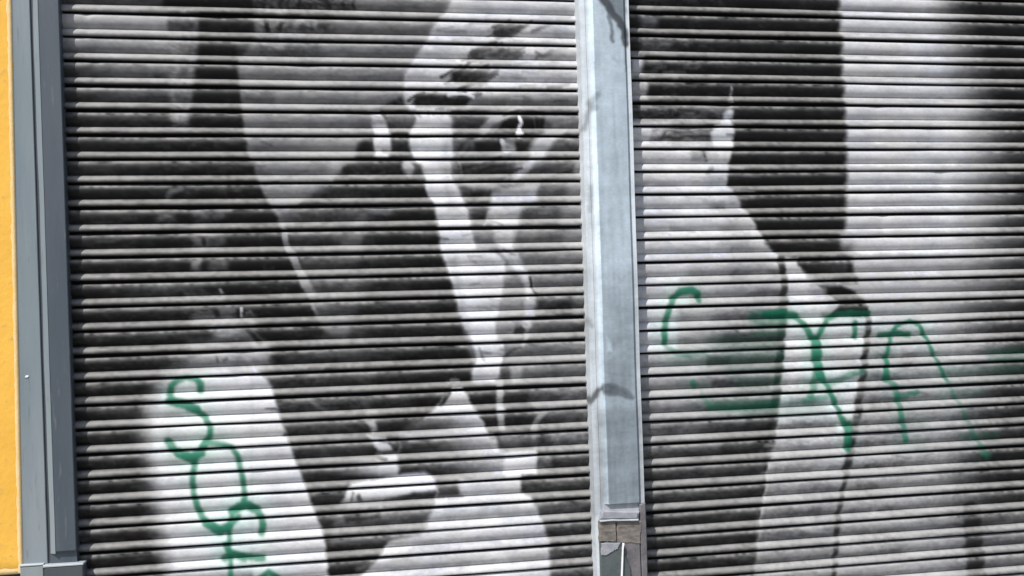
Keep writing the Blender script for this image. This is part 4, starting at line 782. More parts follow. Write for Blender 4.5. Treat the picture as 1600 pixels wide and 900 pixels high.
('f',[(-0.471,1.402),(-0.373,1.398),(-0.388,0.907),(-0.447,0.911)],0.74,0.0447,0.4,0.06),
('f',[(-0.004,1.591),(0.182,1.584),(0.259,1.37),(0.129,1.249),(-0.014,1.298),(-0.07,1.468)],0.26,0.0545,0.45,0.1),
('f',[(0.76,1.456),(0.962,1.448),(0.965,1.206),(0.775,1.238)],0.42,0.0447,0.5,0.14),
('f',[(0.784,1.172),(0.964,1.162),(0.962,0.767),(0.827,0.777)],0.3,0.0447,0.4,0.12),
('s',[(-0.304,2.004),(-0.252,1.991)],0.0075,0.22099757427536978,0.0053,0.4839301244167748),
('s',[(-0.672,1.735),(-0.656,1.742)],0.0072,0.16078045962718887,0.0053,0.5723663535084391),
('s',[(-0.146,2.046),(-0.087,2.046)],0.0037,0.3002586920902813,0.0053,0.44525905351521355),
('s',[(-0.373,2.099),(-0.321,2.107)],0.0044,0.24634710451305972,0.0053,0.3928317298700887),
('s',[(-0.442,2.211),(-0.42,2.203)],0.0057,0.06483642771200476,0.0053,0.4557697016860406),
('s',[(-0.705,1.792),(-0.667,1.783)],0.0081,0.21346806362173507,0.0053,0.3687913390824079),
('s',[(-0.396,1.914),(-0.345,1.921)],0.0045,0.34984752408809083,0.0053,0.559807160619429),
('s',[(-0.543,1.972),(-0.512,1.964)],0.0081,0.34053677532329973,0.0053,0.7268721166588646),
('s',[(-0.454,1.884),(-0.402,1.872)],0.0054,0.2453024322475084,0.0053,0.7894030949975871),
('s',[(-0.272,1.92),(-0.247,1.915)],0.004,0.13725862521075718,0.0053,0.6733278709000219),
('s',[(-0.107,2.256),(-0.077,2.245)],0.0079,0.26200252783449607,0.0053,0.7219513357870171),
('s',[(-0.138,2.176),(-0.1,2.177)],0.0059,0.27053361847587193,0.0053,0.7201363170530688),
('s',[(-0.558,2.206),(-0.517,2.199)],0.0076,0.1889693488209859,0.0053,0.6609634453917919),
('s',[(-0.479,2.208),(-0.451,2.199)],0.0044,0.21421357207184077,0.0053,0.509710047533036),
('s',[(-0.261,1.908),(-0.211,1.914)],0.006,0.12201364164744863,0.0053,0.7979141962738685),
('s',[(-0.63,2.04),(-0.608,2.04)],0.0075,0.19192402008628812,0.0053,0.5453638100990771),
('s',[(-0.502,2.215),(-0.455,2.221)],0.0065,0.32869741148793924,0.0053,0.40991122719599565),
('s',[(-0.592,1.811),(-0.548,1.811)],0.0073,0.2884553892220965,0.0053,0.5996887981145893),
('s',[(-0.286,2.127),(-0.24,2.124)],0.0065,0.2322515590321031,0.0053,0.6248345066282935),
('s',[(-0.264,2.22),(-0.239,2.215)],0.0083,0.25043700610903813,0.0053,0.428336460275678),
('s',[(-0.305,1.813),(-0.25,1.804)],0.0082,0.11416360068720394,0.0053,0.4191986121191482),
('s',[(-0.321,2.244),(-0.271,2.235)],0.0037,0.3020731157766546,0.0053,0.7834714300898553),
('s',[(-0.257,1.821),(-0.2,1.817)],0.0049,0.266330529268034,0.0053,0.6325371961858444),
('s',[(-0.297,1.881),(-0.25,1.873)],0.0036,0.200128053299124,0.0053,0.7730461711334322),
('s',[(-0.243,2.17),(-0.224,2.172)],0.0063,0.25579669640915387,0.0053,0.45905595816344724),
('s',[(-0.429,1.891),(-0.407,1.883)],0.0055,0.12015717746794533,0.0053,0.7637735691813379),
('s',[(-0.594,2.053),(-0.544,2.042)],0.0068,0.044493609850548524,0.0053,0.7676749814896126),
('s',[(-0.631,2.174),(-0.59,2.182)],0.0055,0.18892355841174824,0.0053,0.7263429079844701),
('s',[(-0.391,2.015),(-0.363,2.011)],0.0049,0.2220296281328759,0.0053,0.7018864960839256),
('s',[(-0.279,1.891),(-0.222,1.899)],0.0081,0.05345566235628749,0.0053,0.5272184201397828),
('s',[(-0.355,2.006),(-0.309,2.018)],0.004,0.14662257928484465,0.0053,0.778906353277559),
('s',[(-0.453,2.043),(-0.4,2.031)],0.0038,0.08054125439642232,0.0053,0.7952790505717937),
('s',[(-0.656,2.048),(-0.603,2.045)],0.0033,0.1742073322156689,0.0053,0.387709293591465),
('s',[(-0.343,2.005),(-0.312,2.013)],0.008,0.19851482420242492,0.0053,0.5513952679638502),
('s',[(-0.159,1.784),(-0.105,1.786)],0.006,0.3487563846339895,0.0053,0.48150206695903963),
('s',[(-0.511,2.204),(-0.478,2.205)],0.0037,0.14705250706089942,0.0053,0.5400942090145029),
('s',[(-0.099,1.732),(-0.078,1.729)],0.0074,0.23656387455005395,0.0053,0.6674729356953054),
('s',[(-0.184,2.066),(-0.137,2.069)],0.0035,0.25271930936129083,0.0053,0.3729447784363685),
('s',[(-0.554,2.195),(-0.528,2.205)],0.0078,0.13370758315918013,0.0053,0.7790651178821535),
('s',[(-0.624,2.169),(-0.589,2.158)],0.0054,0.22237762423915708,0.0053,0.7004040405763535),
('s',[(-0.249,1.719),(-0.209,1.726)],0.007,0.2860191500244849,0.0053,0.48199881617169915),
('s',[(-0.368,1.823),(-0.328,1.831)],0.0059,0.12058539273631089,0.0053,0.40017537609947446),
('s',[(-0.55,1.929),(-0.515,1.934)],0.0052,0.2865164029090297,0.0053,0.4944328517297416),
('s',[(-0.112,2.099),(-0.057,2.097)],0.0045,0.34651740852652824,0.0053,0.5262469762396507),
('s',[(-0.272,2.174),(-0.214,2.165)],0.0079,0.04472169861102078,0.0053,0.49259254742915404),
('s',[(-0.425,1.88),(-0.379,1.874)],0.0036,0.07109286806612414,0.0053,0.3500078296227672),
('s',[(-0.241,2.189),(-0.189,2.183)],0.0041,0.18844495031671046,0.0053,0.6820126290918302),
('s',[(-0.184,1.979),(-0.156,1.977)],0.0083,0.29648959704428834,0.0053,0.5220356060723954),
('s',[(-0.287,2.034),(-0.237,2.028)],0.0054,0.2382990728754115,0.0053,0.4194327566380297),
('s',[(-0.275,1.899),(-0.216,1.904)],0.0065,0.22799920287351502,0.0053,0.6430783439810128),
('s',[(-0.121,2.202),(-0.065,2.197)],0.0032,0.11514948827233668,0.0053,0.5865354457511748),
('s',[(-0.372,1.973),(-0.331,1.961)],0.0085,0.1764420533223736,0.0053,0.42179692462826957),
('s',[(-0.57,1.877),(-0.54,1.878)],0.0083,0.18890701776591076,0.0053,0.6021530754848938),
('s',[(-0.525,1.875),(-0.479,1.871)],0.0052,0.25595451111297707,0.0053,0.6535763090741448),
('s',[(-0.192,1.739),(-0.163,1.734)],0.0051,0.22361940127744218,0.0053,0.47949334811604527),
('s',[(-0.338,1.972),(-0.313,1.978)],0.0073,0.06961109794288795,0.0053,0.615573741857643),
('s',[(-0.305,2.202),(-0.28,2.208)],0.0044,0.1011018630342468,0.0053,0.39467273969072),
('s',[(-0.393,1.726),(-0.356,1.732)],0.0076,0.20567884224006108,0.0053,0.4228849778026481),
('s',[(-0.625,1.874),(-0.576,1.871)],0.0061,0.1874306395051282,0.0053,0.539019441979087),
('s',[(-0.203,2.051),(-0.158,2.04)],0.0039,0.11384223714311009,0.0053,0.621358593708949),
('s',[(-0.455,1.868),(-0.429,1.879)],0.0064,0.32653693479684043,0.0053,0.40723223577822176),
('s',[(-0.557,2.004),(-0.517,2.008)],0.0033,0.30352527212530045,0.0053,0.6891865870075063),
('s',[(-0.103,2.119),(-0.057,2.123)],0.0059,0.08094017941802281,0.0053,0.4669033442249304),
('s',[(-0.107,1.745),(-0.057,1.749)],0.0079,0.12462308437619313,0.0053,0.4156465893897058),
('s',[(-0.632,2.002),(-0.576,2.001)],0.0074,0.30039278104184103,0.0053,0.4900600374801951),
('s',[(-0.462,2.19),(-0.417,2.201)],0.0048,0.27887434563574864,0.0053,0.6032117192089126),
('s',[(-0.611,1.817),(-0.587,1.811)],0.0055,0.21136024040487528,0.0053,0.7288895541590875),
('s',[(-0.425,2.0),(-0.404,2.01)],0.0049,0.17449676830694927,0.0053,0.696519888361),
('s',[(-0.513,2.149),(-0.474,2.151)],0.0038,0.3166544821948397,0.0053,0.3898552055941838),
('s',[(-0.152,1.746),(-0.095,1.754)],0.0072,0.2954548628513325,0.0053,0.4927392596982738),
('s',[(-0.631,2.052),(-0.609,2.06)],0.0035,0.35917362894397264,0.0053,0.5484849106237668),
('s',[(-0.112,1.898),(-0.053,1.899)],0.0067,0.32368433495918564,0.0053,0.4687556432266198),
('s',[(-0.612,1.774),(-0.576,1.762)],0.0047,0.13273028214724497,0.0053,0.4064291984959536),
('s',[(-0.124,2.158),(-0.084,2.146)],0.0068,0.3400763065622271,0.0053,0.5892107148072606),
('s',[(-0.327,1.812),(-0.28,1.804)],0.0034,0.3533286159371358,0.0053,0.6022470940272822),
('s',[(-0.228,2.036),(-0.195,2.028)],0.0078,0.3053716037490038,0.0053,0.3976257178910241),
('s',[(-0.429,1.929),(-0.374,1.924)],0.006,0.17034964045367176,0.0053,0.44239388729504936),
('s',[(-0.435,2.219),(-0.381,2.227)],0.0053,0.1760177972202001,0.0053,0.5785360867719259),
('s',[(-0.228,1.725),(-0.204,1.733)],0.0045,0.32263557245045477,0.0053,0.42909388533231896),
('s',[(-0.377,1.877),(-0.33,1.878)],0.0085,0.24327277706005448,0.0053,0.7159611452086636),
('s',[(-0.568,2.205),(-0.523,2.207)],0.0042,0.09376579621946676,0.0053,0.7697257759398122),
('s',[(-0.672,2.07),(-0.657,2.064)],0.0076,0.12607685195118845,0.0053,0.483688840166127),
('s',[(-0.475,1.882),(-0.45,1.88)],0.0033,0.17187439767249427,0.0053,0.3764455563716201),
('s',[(-0.512,2.211),(-0.455,2.199)],0.0064,0.06518381741075086,0.0053,0.5195833860673343),
('s',[(-0.226,2.114),(-0.173,2.113)],0.004,0.11507591329230032,0.0053,0.5527580474855608),
('s',[(-0.16,2.186),(-0.135,2.186)],0.0075,0.2914507143616684,0.0053,0.6512970078153754),
('s',[(-0.612,1.921),(-0.563,1.922)],0.0064,0.32549701886426147,0.0053,0.36951283645908456),
('s',[(-0.641,1.82),(-0.612,1.821)],0.0051,0.15096067663111054,0.0053,0.6779528341588019),
('s',[(-0.546,1.981),(-0.496,1.992)],0.0034,0.18809528680165136,0.0053,0.6039233353998557),
('s',[(-0.596,1.937),(-0.552,1.945)],0.0079,0.2863673016181066,0.0053,0.5418926597598244),
('s',[(-0.315,1.965),(-0.298,1.955)],0.0078,0.16733371227193686,0.0053,0.5493403971831182),
('s',[(-0.367,2.132),(-0.321,2.133)],0.0035,0.2714300469650711,0.0053,0.5950883952038618),
('s',[(-0.384,1.732),(-0.359,1.727)],0.0068,0.12378222016456661,0.0053,0.7842260052066283),
('s',[(-0.214,2.098),(-0.155,2.102)],0.0053,0.34814561151480583,0.0053,0.4691595166715036),
('s',[(-0.248,1.92),(-0.198,1.919)],0.006,0.04446539571503039,0.0053,0.6952795182457592),
('s',[(-0.652,2.058),(-0.621,2.068)],0.0043,0.33398477979429353,0.0053,0.40128874623508215),
('s',[(-0.253,2.178),(-0.198,2.183)],0.0083,0.06035117229185673,0.0053,0.4619300269882858),
('s',[(-0.365,2.139),(-0.342,2.147)],0.0069,0.12744069635555252,0.0053,0.5248410195137637),
('s',[(-0.23,1.937),(-0.195,1.943)],0.0036,0.15713628717325948,0.0053,0.5566901152427988),
('s',[(-0.207,1.983),(-0.149,1.972)],0.0085,0.3567241982805485,0.0053,0.7139931124129548),
('s',[(-0.17,1.787),(-0.146,1.797)],0.0068,0.23107007399050497,0.0053,0.7949838921804205),
('s',[(-0.569,1.73),(-0.511,1.738)],0.0045,0.04281418244328251,0.0053,0.5418574314078441),
('s',[(-0.146,1.835),(-0.119,1.83)],0.0059,0.1663019372022534,0.0053,0.7631766660917365),
('s',[(-0.444,2.109),(-0.409,2.112)],0.006,0.3156953361865594,0.0053,0.4895053907953706),
('s',[(-0.113,1.842),(-0.083,1.846)],0.0085,0.33840392185457135,0.0053,0.656208060915676),
('s',[(-0.591,2.12),(-0.56,2.123)],0.0059,0.16579084757566898,0.0053,0.4891889229438383),
('s',[(-0.612,1.871),(-0.586,1.86)],0.0045,0.07382556582179124,0.0053,0.7099741390538099),
('s',[(-0.541,2.177),(-0.514,2.187)],0.0065,0.30219066646459136,0.0053,0.7606157934527078),
('s',[(-0.168,1.851),(-0.134,1.852)],0.005,0.13304329453190597,0.0053,0.5858574144084145),
('s',[(-0.605,1.801),(-0.568,1.81)],0.0038,0.09144959729218549,0.0053,0.5526816480846457),
('s',[(-0.336,1.907),(-0.28,1.914)],0.0069,0.2102233707977351,0.0053,0.5703641836682574),
('s',[(-0.371,1.821),(-0.342,1.83)],0.0052,0.13559757835633246,0.0053,0.7267765713920844),
('s',[(-0.301,1.862),(-0.248,1.859)],0.0059,0.2108897330274177,0.0053,0.5501308337017954),
('s',[(-0.577,2.182),(-0.549,2.194)],0.0035,0.25155525234291426,0.0053,0.5979551244903999),
('s',[(-0.624,1.939),(-0.6,1.942)],0.0071,0.3406849213796619,0.0053,0.6242250499304967),
('s',[(-0.17,2.184),(-0.115,2.176)],0.0047,0.2985545215306288,0.0053,0.6272353049135315),
('s',[(-0.379,1.825),(-0.351,1.835)],0.0046,0.11673439607131328,0.0053,0.519828810561502),
('s',[(-0.256,2.033),(-0.207,2.042)],0.0085,0.3157741247259955,0.0053,0.7340275906513754),
('s',[(-0.454,2.105),(-0.401,2.117)],0.0047,0.33793876225607516,0.0053,0.6366366587193948),
('s',[(-0.392,2.003),(-0.334,1.998)],0.0036,0.23354097223649767,0.0053,0.6414159224220097),
('s',[(-0.374,1.857),(-0.356,1.867)],0.0062,0.0557054419667357,0.0053,0.7968165526708699),
('s',[(-0.686,1.846),(-0.652,1.841)],0.0062,0.17467400136463324,0.0053,0.4209947956087837),
('s',[(-0.461,1.886),(-0.405,1.89)],0.0075,0.28914397102104716,0.0053,0.3520603175054442),
('s',[(-0.109,1.813),(-0.078,1.82)],0.0048,0.08326536701125666,0.0053,0.4477897877094057),
('s',[(-0.658,2.013),(-0.615,2.013)],0.006,0.1549693114210426,0.0053,0.5843791980146669),
('s',[(-0.47,2.012),(-0.439,2.023)],0.0077,0.10070774051505055,0.0053,0.5921946788258788),
('s',[(-0.126,1.942),(-0.098,1.945)],0.0046,0.3060039674363708,0.0053,0.7141897588962247),
('s',[(-0.309,1.844),(-0.286,1.837)],0.0049,0.07061614272139764,0.0053,0.7182823000118073),
('s',[(-0.316,2.256),(-0.286,2.26)],0.0068,0.2670935668437753,0.0053,0.7634045799595544),
('s',[(-0.623,2.053),(-0.599,2.06)],0.0034,0.09460913909240984,0.0053,0.5687879582763069),
('s',[(-0.706,2.353),(-0.649,2.363)],0.0051,0.2273179558910955,0.0053,0.5387526050575372),
('s',[(-0.665,2.251),(-0.619,2.261)],0.0077,0.2382221821980559,0.0053,0.4907509829157819),
('s',[(-0.52,2.315),(-0.486,2.309)],0.008,0.29045337565531126,0.0053,0.6317837871129358),
('s',[(-0.506,2.257),(-0.459,2.259)],0.0066,0.4170034570972214,0.0053,0.5618166291830482),
('s',[(-0.527,2.299),(-0.469,2.3)],0.0074,0.1396762435266872,0.0053,0.7330503548902645),
('s',[(-0.577,2.311),(-0.54,2.317)],0.0045,0.1521754672983206,0.0053,0.6030661372689816),
('s',[(-0.424,2.314),(-0.385,2.312)],0.0049,0.36682948548491245,0.0053,0.40448289288830996),
('s',[(-0.369,2.415),(-0.315,2.416)],0.0043,0.29228675017100364,0.0053,0.35196158316883164),
('s',[(-0.63,2.297),(-0.611,2.307)],0.0052,0.3278807490732713,0.0053,0.512399810809358),
('s',[(-0.382,2.345),(-0.351,2.355)],0.0056,0.12507459043528962,0.0053,0.7374118240851008),
('s',[(-0.427,2.31),(-0.375,2.314)],0.0081,0.12605619582633934,0.0053,0.6667567493015106),
('s',[(-0.454,2.309),(-0.426,2.308)],0.0072,0.32531480074124874,0.0053,0.6136591369511304),
('s',[(-0.651,2.219),(-0.622,2.226)],0.0077,0.23719139424720181,0.0053,0.6856405879576439),
('s',[(-0.62,2.31),(-0.57,2.314)],0.0081,0.1473677958287388,0.0053,0.7765589267262556),
('s',[(-0.451,2.237),(-0.424,2.238)],0.0045,0.1558651648092541,0.0053,0.759439173762176),
('s',[(-0.497,2.499),(-0.459,2.493)],0.007,0.25452608576158864,0.0053,0.5077474986902245),
('s',[(-0.608,2.401),(-0.581,2.392)],0.0066,0.3687913220323758,0.0053,0.4099399972349033),
('s',[(-0.708,2.282),(-0.66,2.291)],0.0076,0.08868957834970635,0.0053,0.4581834102978357),
('s',[(-0.621,2.471),(-0.57,2.48)],0.0064,0.2609073779919377,0.0053,0.44341319769793464),
('s',[(-0.589,2.321),(-0.555,2.327)],0.0053,0.16590183739086234,0.0053,0.6899873584554586),
('s',[(-0.43,2.493),(-0.377,2.497)],0.0067,0.18536076949417835,0.0053,0.3890099665476706),
('s',[(-0.702,2.37),(-0.651,2.364)],0.005,0.24095899411709193,0.0053,0.5377064282286111),
('s',[(-0.383,2.482),(-0.355,2.485)],0.0053,0.41166992713138717,0.0053,0.7562765832063865),
('s',[(-0.54,2.248),(-0.505,2.246)],0.005,0.2051691622703377,0.0053,0.6709801435553866),
('s',[(-0.711,2.257),(-0.672,2.257)],0.0068,0.39823526279910615,0.0053,0.5371352379003583),
('s',[(-0.617,2.447),(-0.583,2.452)],0.0049,0.2933373315842408,0.0053,0.3991849965709126),
('s',[(-0.567,2.393),(-0.524,2.398)],0.0077,0.3451155232031869,0.0053,0.7424528103046952),
('s',[(-0.577,2.275),(-0.548,2.283)],0.0053,0.34903790952802677,0.0053,0.7297503983765349),
('s',[(-0.659,2.468),(-0.624,2.464)],0.0082,0.4071562943794121,0.0053,0.5346815707389516),
('s',[(-0.401,2.269),(-0.344,2.259)],0.0055,0.2729238148022231,0.0053,0.7432869124482546),
('s',[(-0.662,2.415),(-0.641,2.41)],0.0066,0.3799295412526515,0.0053,0.5679797585517797),
('s',[(-0.53,2.226),(-0.497,2.23)],0.0056,0.16713430306220556,0.0053,0.496771727962066),
('s',[(-0.594,2.434),(-0.571,2.429)],0.0045,0.20448999677884067,0.0053,0.5183024306861093),
('s',[(-0.549,2.258),(-0.499,2.254)],0.0073,0.2661858634668417,0.0053,0.7752189230728924),
('s',[(-0.34,2.236),(-0.318,2.246)],0.007,0.3298326861064548,0.0053,0.5982441758684267),
('s',[(-0.41,2.237),(-0.37,2.226)],0.0044,0.25082076374994866,0.0053,0.7158348570136983),
('s',[(-0.432,2.464),(-0.407,2.467)],0.0048,0.0981015635131367,0.0053,0.508569688280708),
('s',[(-0.653,2.264),(-0.626,2.256)],0.0074,0.18219632490488485,0.0053,0.5013211000597038),
('s',[(-0.508,2.47),(-0.465,2.481)],0.005,0.40117686138121245,0.0053,0.4332465905885074),
('s',[(-0.509,2.321),(-0.455,2.318)],0.0084,0.2550901921036169,0.0053,0.7934360430237208),
('s',[(-0.41,2.377),(-0.364,2.367)],0.0074,0.1365505004592433,0.0053,0.6984292946086024),
('s',[(-0.659,2.475),(-0.619,2.475)],0.0068,0.35739425008340586,0.0053,0.7003782002674368),
('s',[(-0.49,2.456),(-0.463,2.451)],0.0065,0.24931068187869282,0.0053,0.42810776212325397),
('s',[(-0.437,2.241),(-0.398,2.243)],0.0076,0.36647065497039094,0.0053,0.4547685884485417),
('s',[(-0.61,2.414),(-0.576,2.418)],0.0071,0.25945829743761384,0.0053,0.5060784721644641),
('s',[(-0.5,2.426),(-0.454,2.433)],0.0055,0.38727024411622035,0.0053,0.7705833736417076),
('s',[(-0.359,2.291),(-0.329,2.279)],0.0047,0.37045545640076044,0.0053,0.38859735196286305),
('s',[(-0.361,2.308),(-0.313,2.309)],0.0066,0.2582510190579211,0.0053,0.7631746758153208),
('s',[(-0.711,2.235),(-0.661,2.224)],0.0069,0.2654060322130599,0.0053,0.5192209481550981),
('s',[(-0.355,2.376),(-0.329,2.38)],0.007,0.1212601762206546,0.0053,0.35997409358355215),
('s',[(0.502,2.446),(0.565,2.456)],0.0053,0.6586608226744739,0.0053,0.6103744156354214),
('s',[(0.507,2.406),(0.535,2.406)],0.006,0.5519023511084342,0.0053,0.7565894131510212),
('s',[(0.838,2.532),(0.867,2.527)],0.0048,0.6618226617065135,0.0053,0.3927052145208475),
('s',[(0.868,2.567),(0.917,2.557)],0.0098,0.5903373691604371,0.0053,0.5871438609055661),
('s',[(0.568,2.437),(0.626,2.45)],0.0049,0.6413485799159727,0.0053,0.6114382637791458),
('s',[(0.392,2.647),(0.441,2.653)],0.0101,0.5599972341987975,0.0053,0.6741416538179901),
('s',[(0.721,2.601),(0.769,2.599)],0.0058,0.6795403188571021,0.0053,0.7893604074817078),
('s',[(0.754,2.444),(0.805,2.453)],0.0078,0.5152988545056352,0.0053,0.7151927476096449),
('s',[(0.737,2.472),(0.775,2.47)],0.007,0.5765285637516065,0.0053,0.6672622123144686),
('s',[(0.723,2.403),(0.76,2.404)],0.0057,0.6889638697630425,0.0053,0.6993719675411689),
('s',[(0.647,2.668),(0.672,2.658)],0.0059,0.6198949283702675,0.0053,0.7277477809095515),
('s',[(0.649,2.634),(0.689,2.641)],0.0094,0.5303709912340765,0.0053,0.4955092982027881),
('s',[(0.711,2.545),(0.739,2.539)],0.0048,0.6478933101400947,0.0053,0.47311653225211203),
('s',[(0.663,2.516),(0.722,2.519)],0.009,0.5253550248440646,0.0053,0.6847057999843427),
('s',[(0.689,2.657),(0.749,2.646)],0.0044,0.5904166042816127,0.0053,0.4549737479231188),
('s',[(0.713,2.612),(0.743,2.623)],0.0096,0.5715451356455432,0.0053,0.46421295640971566),
('s',[(0.643,2.614),(0.667,2.621)],0.0077,0.6394002173459862,0.0053,0.36913995176695064),
('s',[(0.386,2.682),(0.428,2.683)],0.0097,0.5422365442375682,0.0053,0.6990402510449785),
('s',[(0.889,2.68),(0.934,2.685)],0.0088,0.5578356401515769,0.0053,0.37336475929068313),
('s',[(0.764,2.497),(0.819,2.49)],0.0062,0.5338501924154364,0.0053,0.5871352178626357),
('s',[(0.404,2.482),(0.434,2.495)],0.0062,0.6605747967276252,0.0053,0.35188287834800813),
('s',[(0.88,2.685),(0.943,2.686)],0.0094,0.6857544774176862,0.0053,0.6916791835671381),
('s',[(0.616,2.55),(0.675,2.564)],0.0078,0.5185740199409898,0.0053,0.6565083456911283),
('s',[(0.591,2.66),(0.652,2.657)],0.0085,0.5222067465886903,0.0053,0.7816763922187611),
('s',[(0.768,2.626),(0.814,2.626)],0.0083,0.6995806880710933,0.0053,0.7631087035614675),
('s',[(0.59,2.46),(0.642,2.469)],0.0059,0.5348397549188679,0.0053,0.6523109120485734),
('s',[(0.592,2.541),(0.615,2.529)],0.0043,0.679510632600906,0.0053,0.5837469520124179),
('s',[(0.695,2.475),(0.758,2.48)],0.0079,0.6413913601852388,0.0053,0.654703333355318),
('s',[(0.723,2.547),(0.752,2.554)],0.0067,0.5978185627825195,0.0053,0.6786001543754111),
('s',[(0.737,2.516),(0.778,2.528)],0.0079,0.6476007932004683,0.0053,0.740035936326767),
('s',[(0.476,2.534),(0.531,2.532)],0.0105,0.6414361140206557,0.0053,0.6053041753229984),
('s',[(0.529,2.601),(0.579,2.605)],0.0086,0.5040810568368855,0.0053,0.4698243908235493),
('s',[(0.856,2.415),(0.906,2.421)],0.0049,0.6487389767301781,0.0053,0.5992795438757865),
('s',[(0.689,2.492),(0.749,2.485)],0.0064,0.5845110966733801,0.0053,0.49001239724017215),
('s',[(0.848,2.416),(0.911,2.417)],0.0051,0.5387745270170946,0.0053,0.6528771853826502),
('s',[(0.481,2.631),(0.53,2.644)],0.0081,0.5026227603282617,0.0053,0.6146951892827206),
('s',[(0.726,2.664),(0.781,2.657)],0.0098,0.6987671801911698,0.0053,0.3669676242735879),
('s',[(0.639,2.545),(0.682,2.537)],0.0069,0.6895488967472888,0.0053,0.7417214231547344),
('s',[(0.509,2.627),(0.574,2.629)],0.0096,0.6331180459820576,0.0053,0.7577651635632903),
('s',[(0.625,2.526),(0.685,2.517)],0.006,0.6597332408463905,0.0053,0.4117851238127488),
('s',[(0.792,1.673),(0.849,1.666)],0.0074,0.633272862969979,0.0053,0.5865503333982913),
('s',[(0.637,1.573),(0.665,1.578)],0.0047,0.5396886674794743,0.0053,0.3623424578143506),
('s',[(0.713,1.719),(0.75,1.726)],0.005,0.33068044495838433,0.0053,0.3657135087148255),
('s',[(0.875,1.445),(0.909,1.445)],0.0081,0.32568092809659377,0.0053,0.5209823671556002),
('s',[(0.659,1.538),(0.688,1.526)],0.0061,0.46263161644795847,0.0053,0.48876754425008223),
('s',[(0.562,1.86),(0.584,1.852)],0.0061,0.35478053071788157,0.0053,0.49950789097963244),
('s',[(0.82,1.642),(0.845,1.651)],0.0065,0.47433672569487617,0.0053,0.362700900477728),
('s',[(0.8,1.633),(0.845,1.632)],0.0035,0.37659943280723673,0.0053,0.5714181602367224),
('s',[(0.828,1.715),(0.862,1.725)],0.0067,0.5072021110631655,0.0053,0.5705876548941768),
('s',[(0.563,1.775),(0.594,1.779)],0.0068,0.5238905961214987,0.0053,0.6372144934265646),
('s',[(0.659,1.558),(0.698,1.551)],0.0071,0.47080311486938975,0.0053,0.5850998557166909),
('s',[(0.676,2.006),(0.708,2.01)],0.0048,0.44417137071893065,0.0053,0.36900368100665293),
('s',[(0.931,1.987),(0.955,1.976)],0.0079,0.36269382413564266,0.0053,0.5942356799937534),
('s',[(0.685,1.576),(0.742,1.586)],0.007,0.4999327471674789,0.0053,0.37367359174239345),
('s',[(0.79,1.751),(0.844,1.74)],0.0037,0.6299916529973555,0.0053,0.6177039864531437),
('s',[(0.791,1.794),(0.809,1.79)],0.0035,0.39740613457573576,0.0053,0.7496284445915062),
('s',[(0.853,1.742),(0.878,1.736)],0.0061,0.433123982700103,0.0053,0.6204188306460652),
('s',[(0.781,1.993),(0.826,1.992)],0.0069,0.357198034686797,0.0053,0.5985162578029771),
('s',[(0.524,1.572),(0.564,1.559)],0.0048,0.4468312083097632,0.0053,0.5010941942931357),
('s',[(0.641,1.451),(0.67,1.461)],0.006,0.3640201541562073,0.0053,0.3928796540021816),
('s',[(0.919,1.646),(0.938,1.64)],0.0045,0.623892180607998,0.0053,0.7024070386245098),
('s',[(0.554,2.04),(0.582,2.046)],0.0038,0.31942540294942295,0.0053,0.568352058221031),
('s',[(0.803,1.706),(0.824,1.698)],0.0069,0.35759413073541724,0.0053,0.3786878068826937),
('s',[(0.723,1.643),(0.753,1.636)],0.0059,0.47593359187663964,0.0053,0.5881626583918348),
('s',[(0.585,1.705),(0.632,1.691)],0.0068,0.6247660586589892,0.0053,0.7690719436201288),
('s',[(0.675,1.582),(0.729,1.576)],0.0084,0.6318368565019292,0.0053,0.45775830845142107),
('s',[(0.766,1.725),(0.792,1.736)],0.0035,0.37514389041436336,0.0053,0.7815268704339164),
('s',[(0.541,1.94),(0.593,1.951)],0.0047,0.30707545832902033,0.0053,0.37371395617063624),
('s',[(0.785,1.586),(0.827,1.597)],0.0044,0.610123706902518,0.0053,0.4952938288380598),
('s',[(0.591,1.925),(0.621,1.916)],0.0066,0.4072138017544231,0.0053,0.4410743542694251),
('s',[(0.737,1.617),(0.771,1.606)],0.0066,0.3281576977625873,0.0053,0.5862879241323956),
('s',[(0.55,1.656),(0.59,1.661)],0.0035,0.5747069517064283,0.0053,0.5890580862562614),
('s',[(0.768,1.841),(0.817,1.832)],0.0046,0.5730264150315573,0.0053,0.532075397169685),
('s',[(0.923,1.764),(0.954,1.758)],0.0054,0.3715340768545702,0.0053,0.41952431399895945),
('s',[(0.88,1.837),(0.917,1.846)],0.0069,0.6333122054771084,0.0053,0.5768958621004731),
('s',[(0.856,2.038),(0.894,2.033)],0.0069,0.37374847952404594,0.0053,0.4870678704950551),
('s',[(0.784,1.687),(0.811,1.695)],0.0081,0.30960148260430814,0.0053,0.4427071767831186),
('s',[(0.795,2.037),(0.824,2.039)],0.0061,0.30040872197043494,0.0053,0.5235395731427982),
('s',[(0.815,1.506),(0.872,1.498)],0.0032,0.3919788946099561,0.0053,0.6452530469526121),
('s',[(0.657,1.638),(0.711,1.64)],0.0038,0.5223674680327238,0.0053,0.508090523761274),
('s',[(0.571,1.552),(0.623,1.543)],0.006,0.4198122531941595,0.0053,0.5834074839350102),
('s',[(0.638,1.988),(0.678,1.977)],0.0056,0.43481011669993286,0.0053,0.7486320203885117),
('s',[(0.677,1.891),(0.718,1.877)],0.0077,0.31961501137723236,0.0053,0.7556235925703405),
('s',[(0.742,1.735),(0.787,1.739)],0.0054,0.44768245414964647,0.0053,0.658309026660595),
('s',[(0.728,1.661),(0.76,1.662)],0.0077,0.4476891089991146,0.0053,0.5242883069994851),
('s',[(0.629,1.705),(0.682,1.691)],0.0055,0.5669569642838801,0.0053,0.5645249743753231),
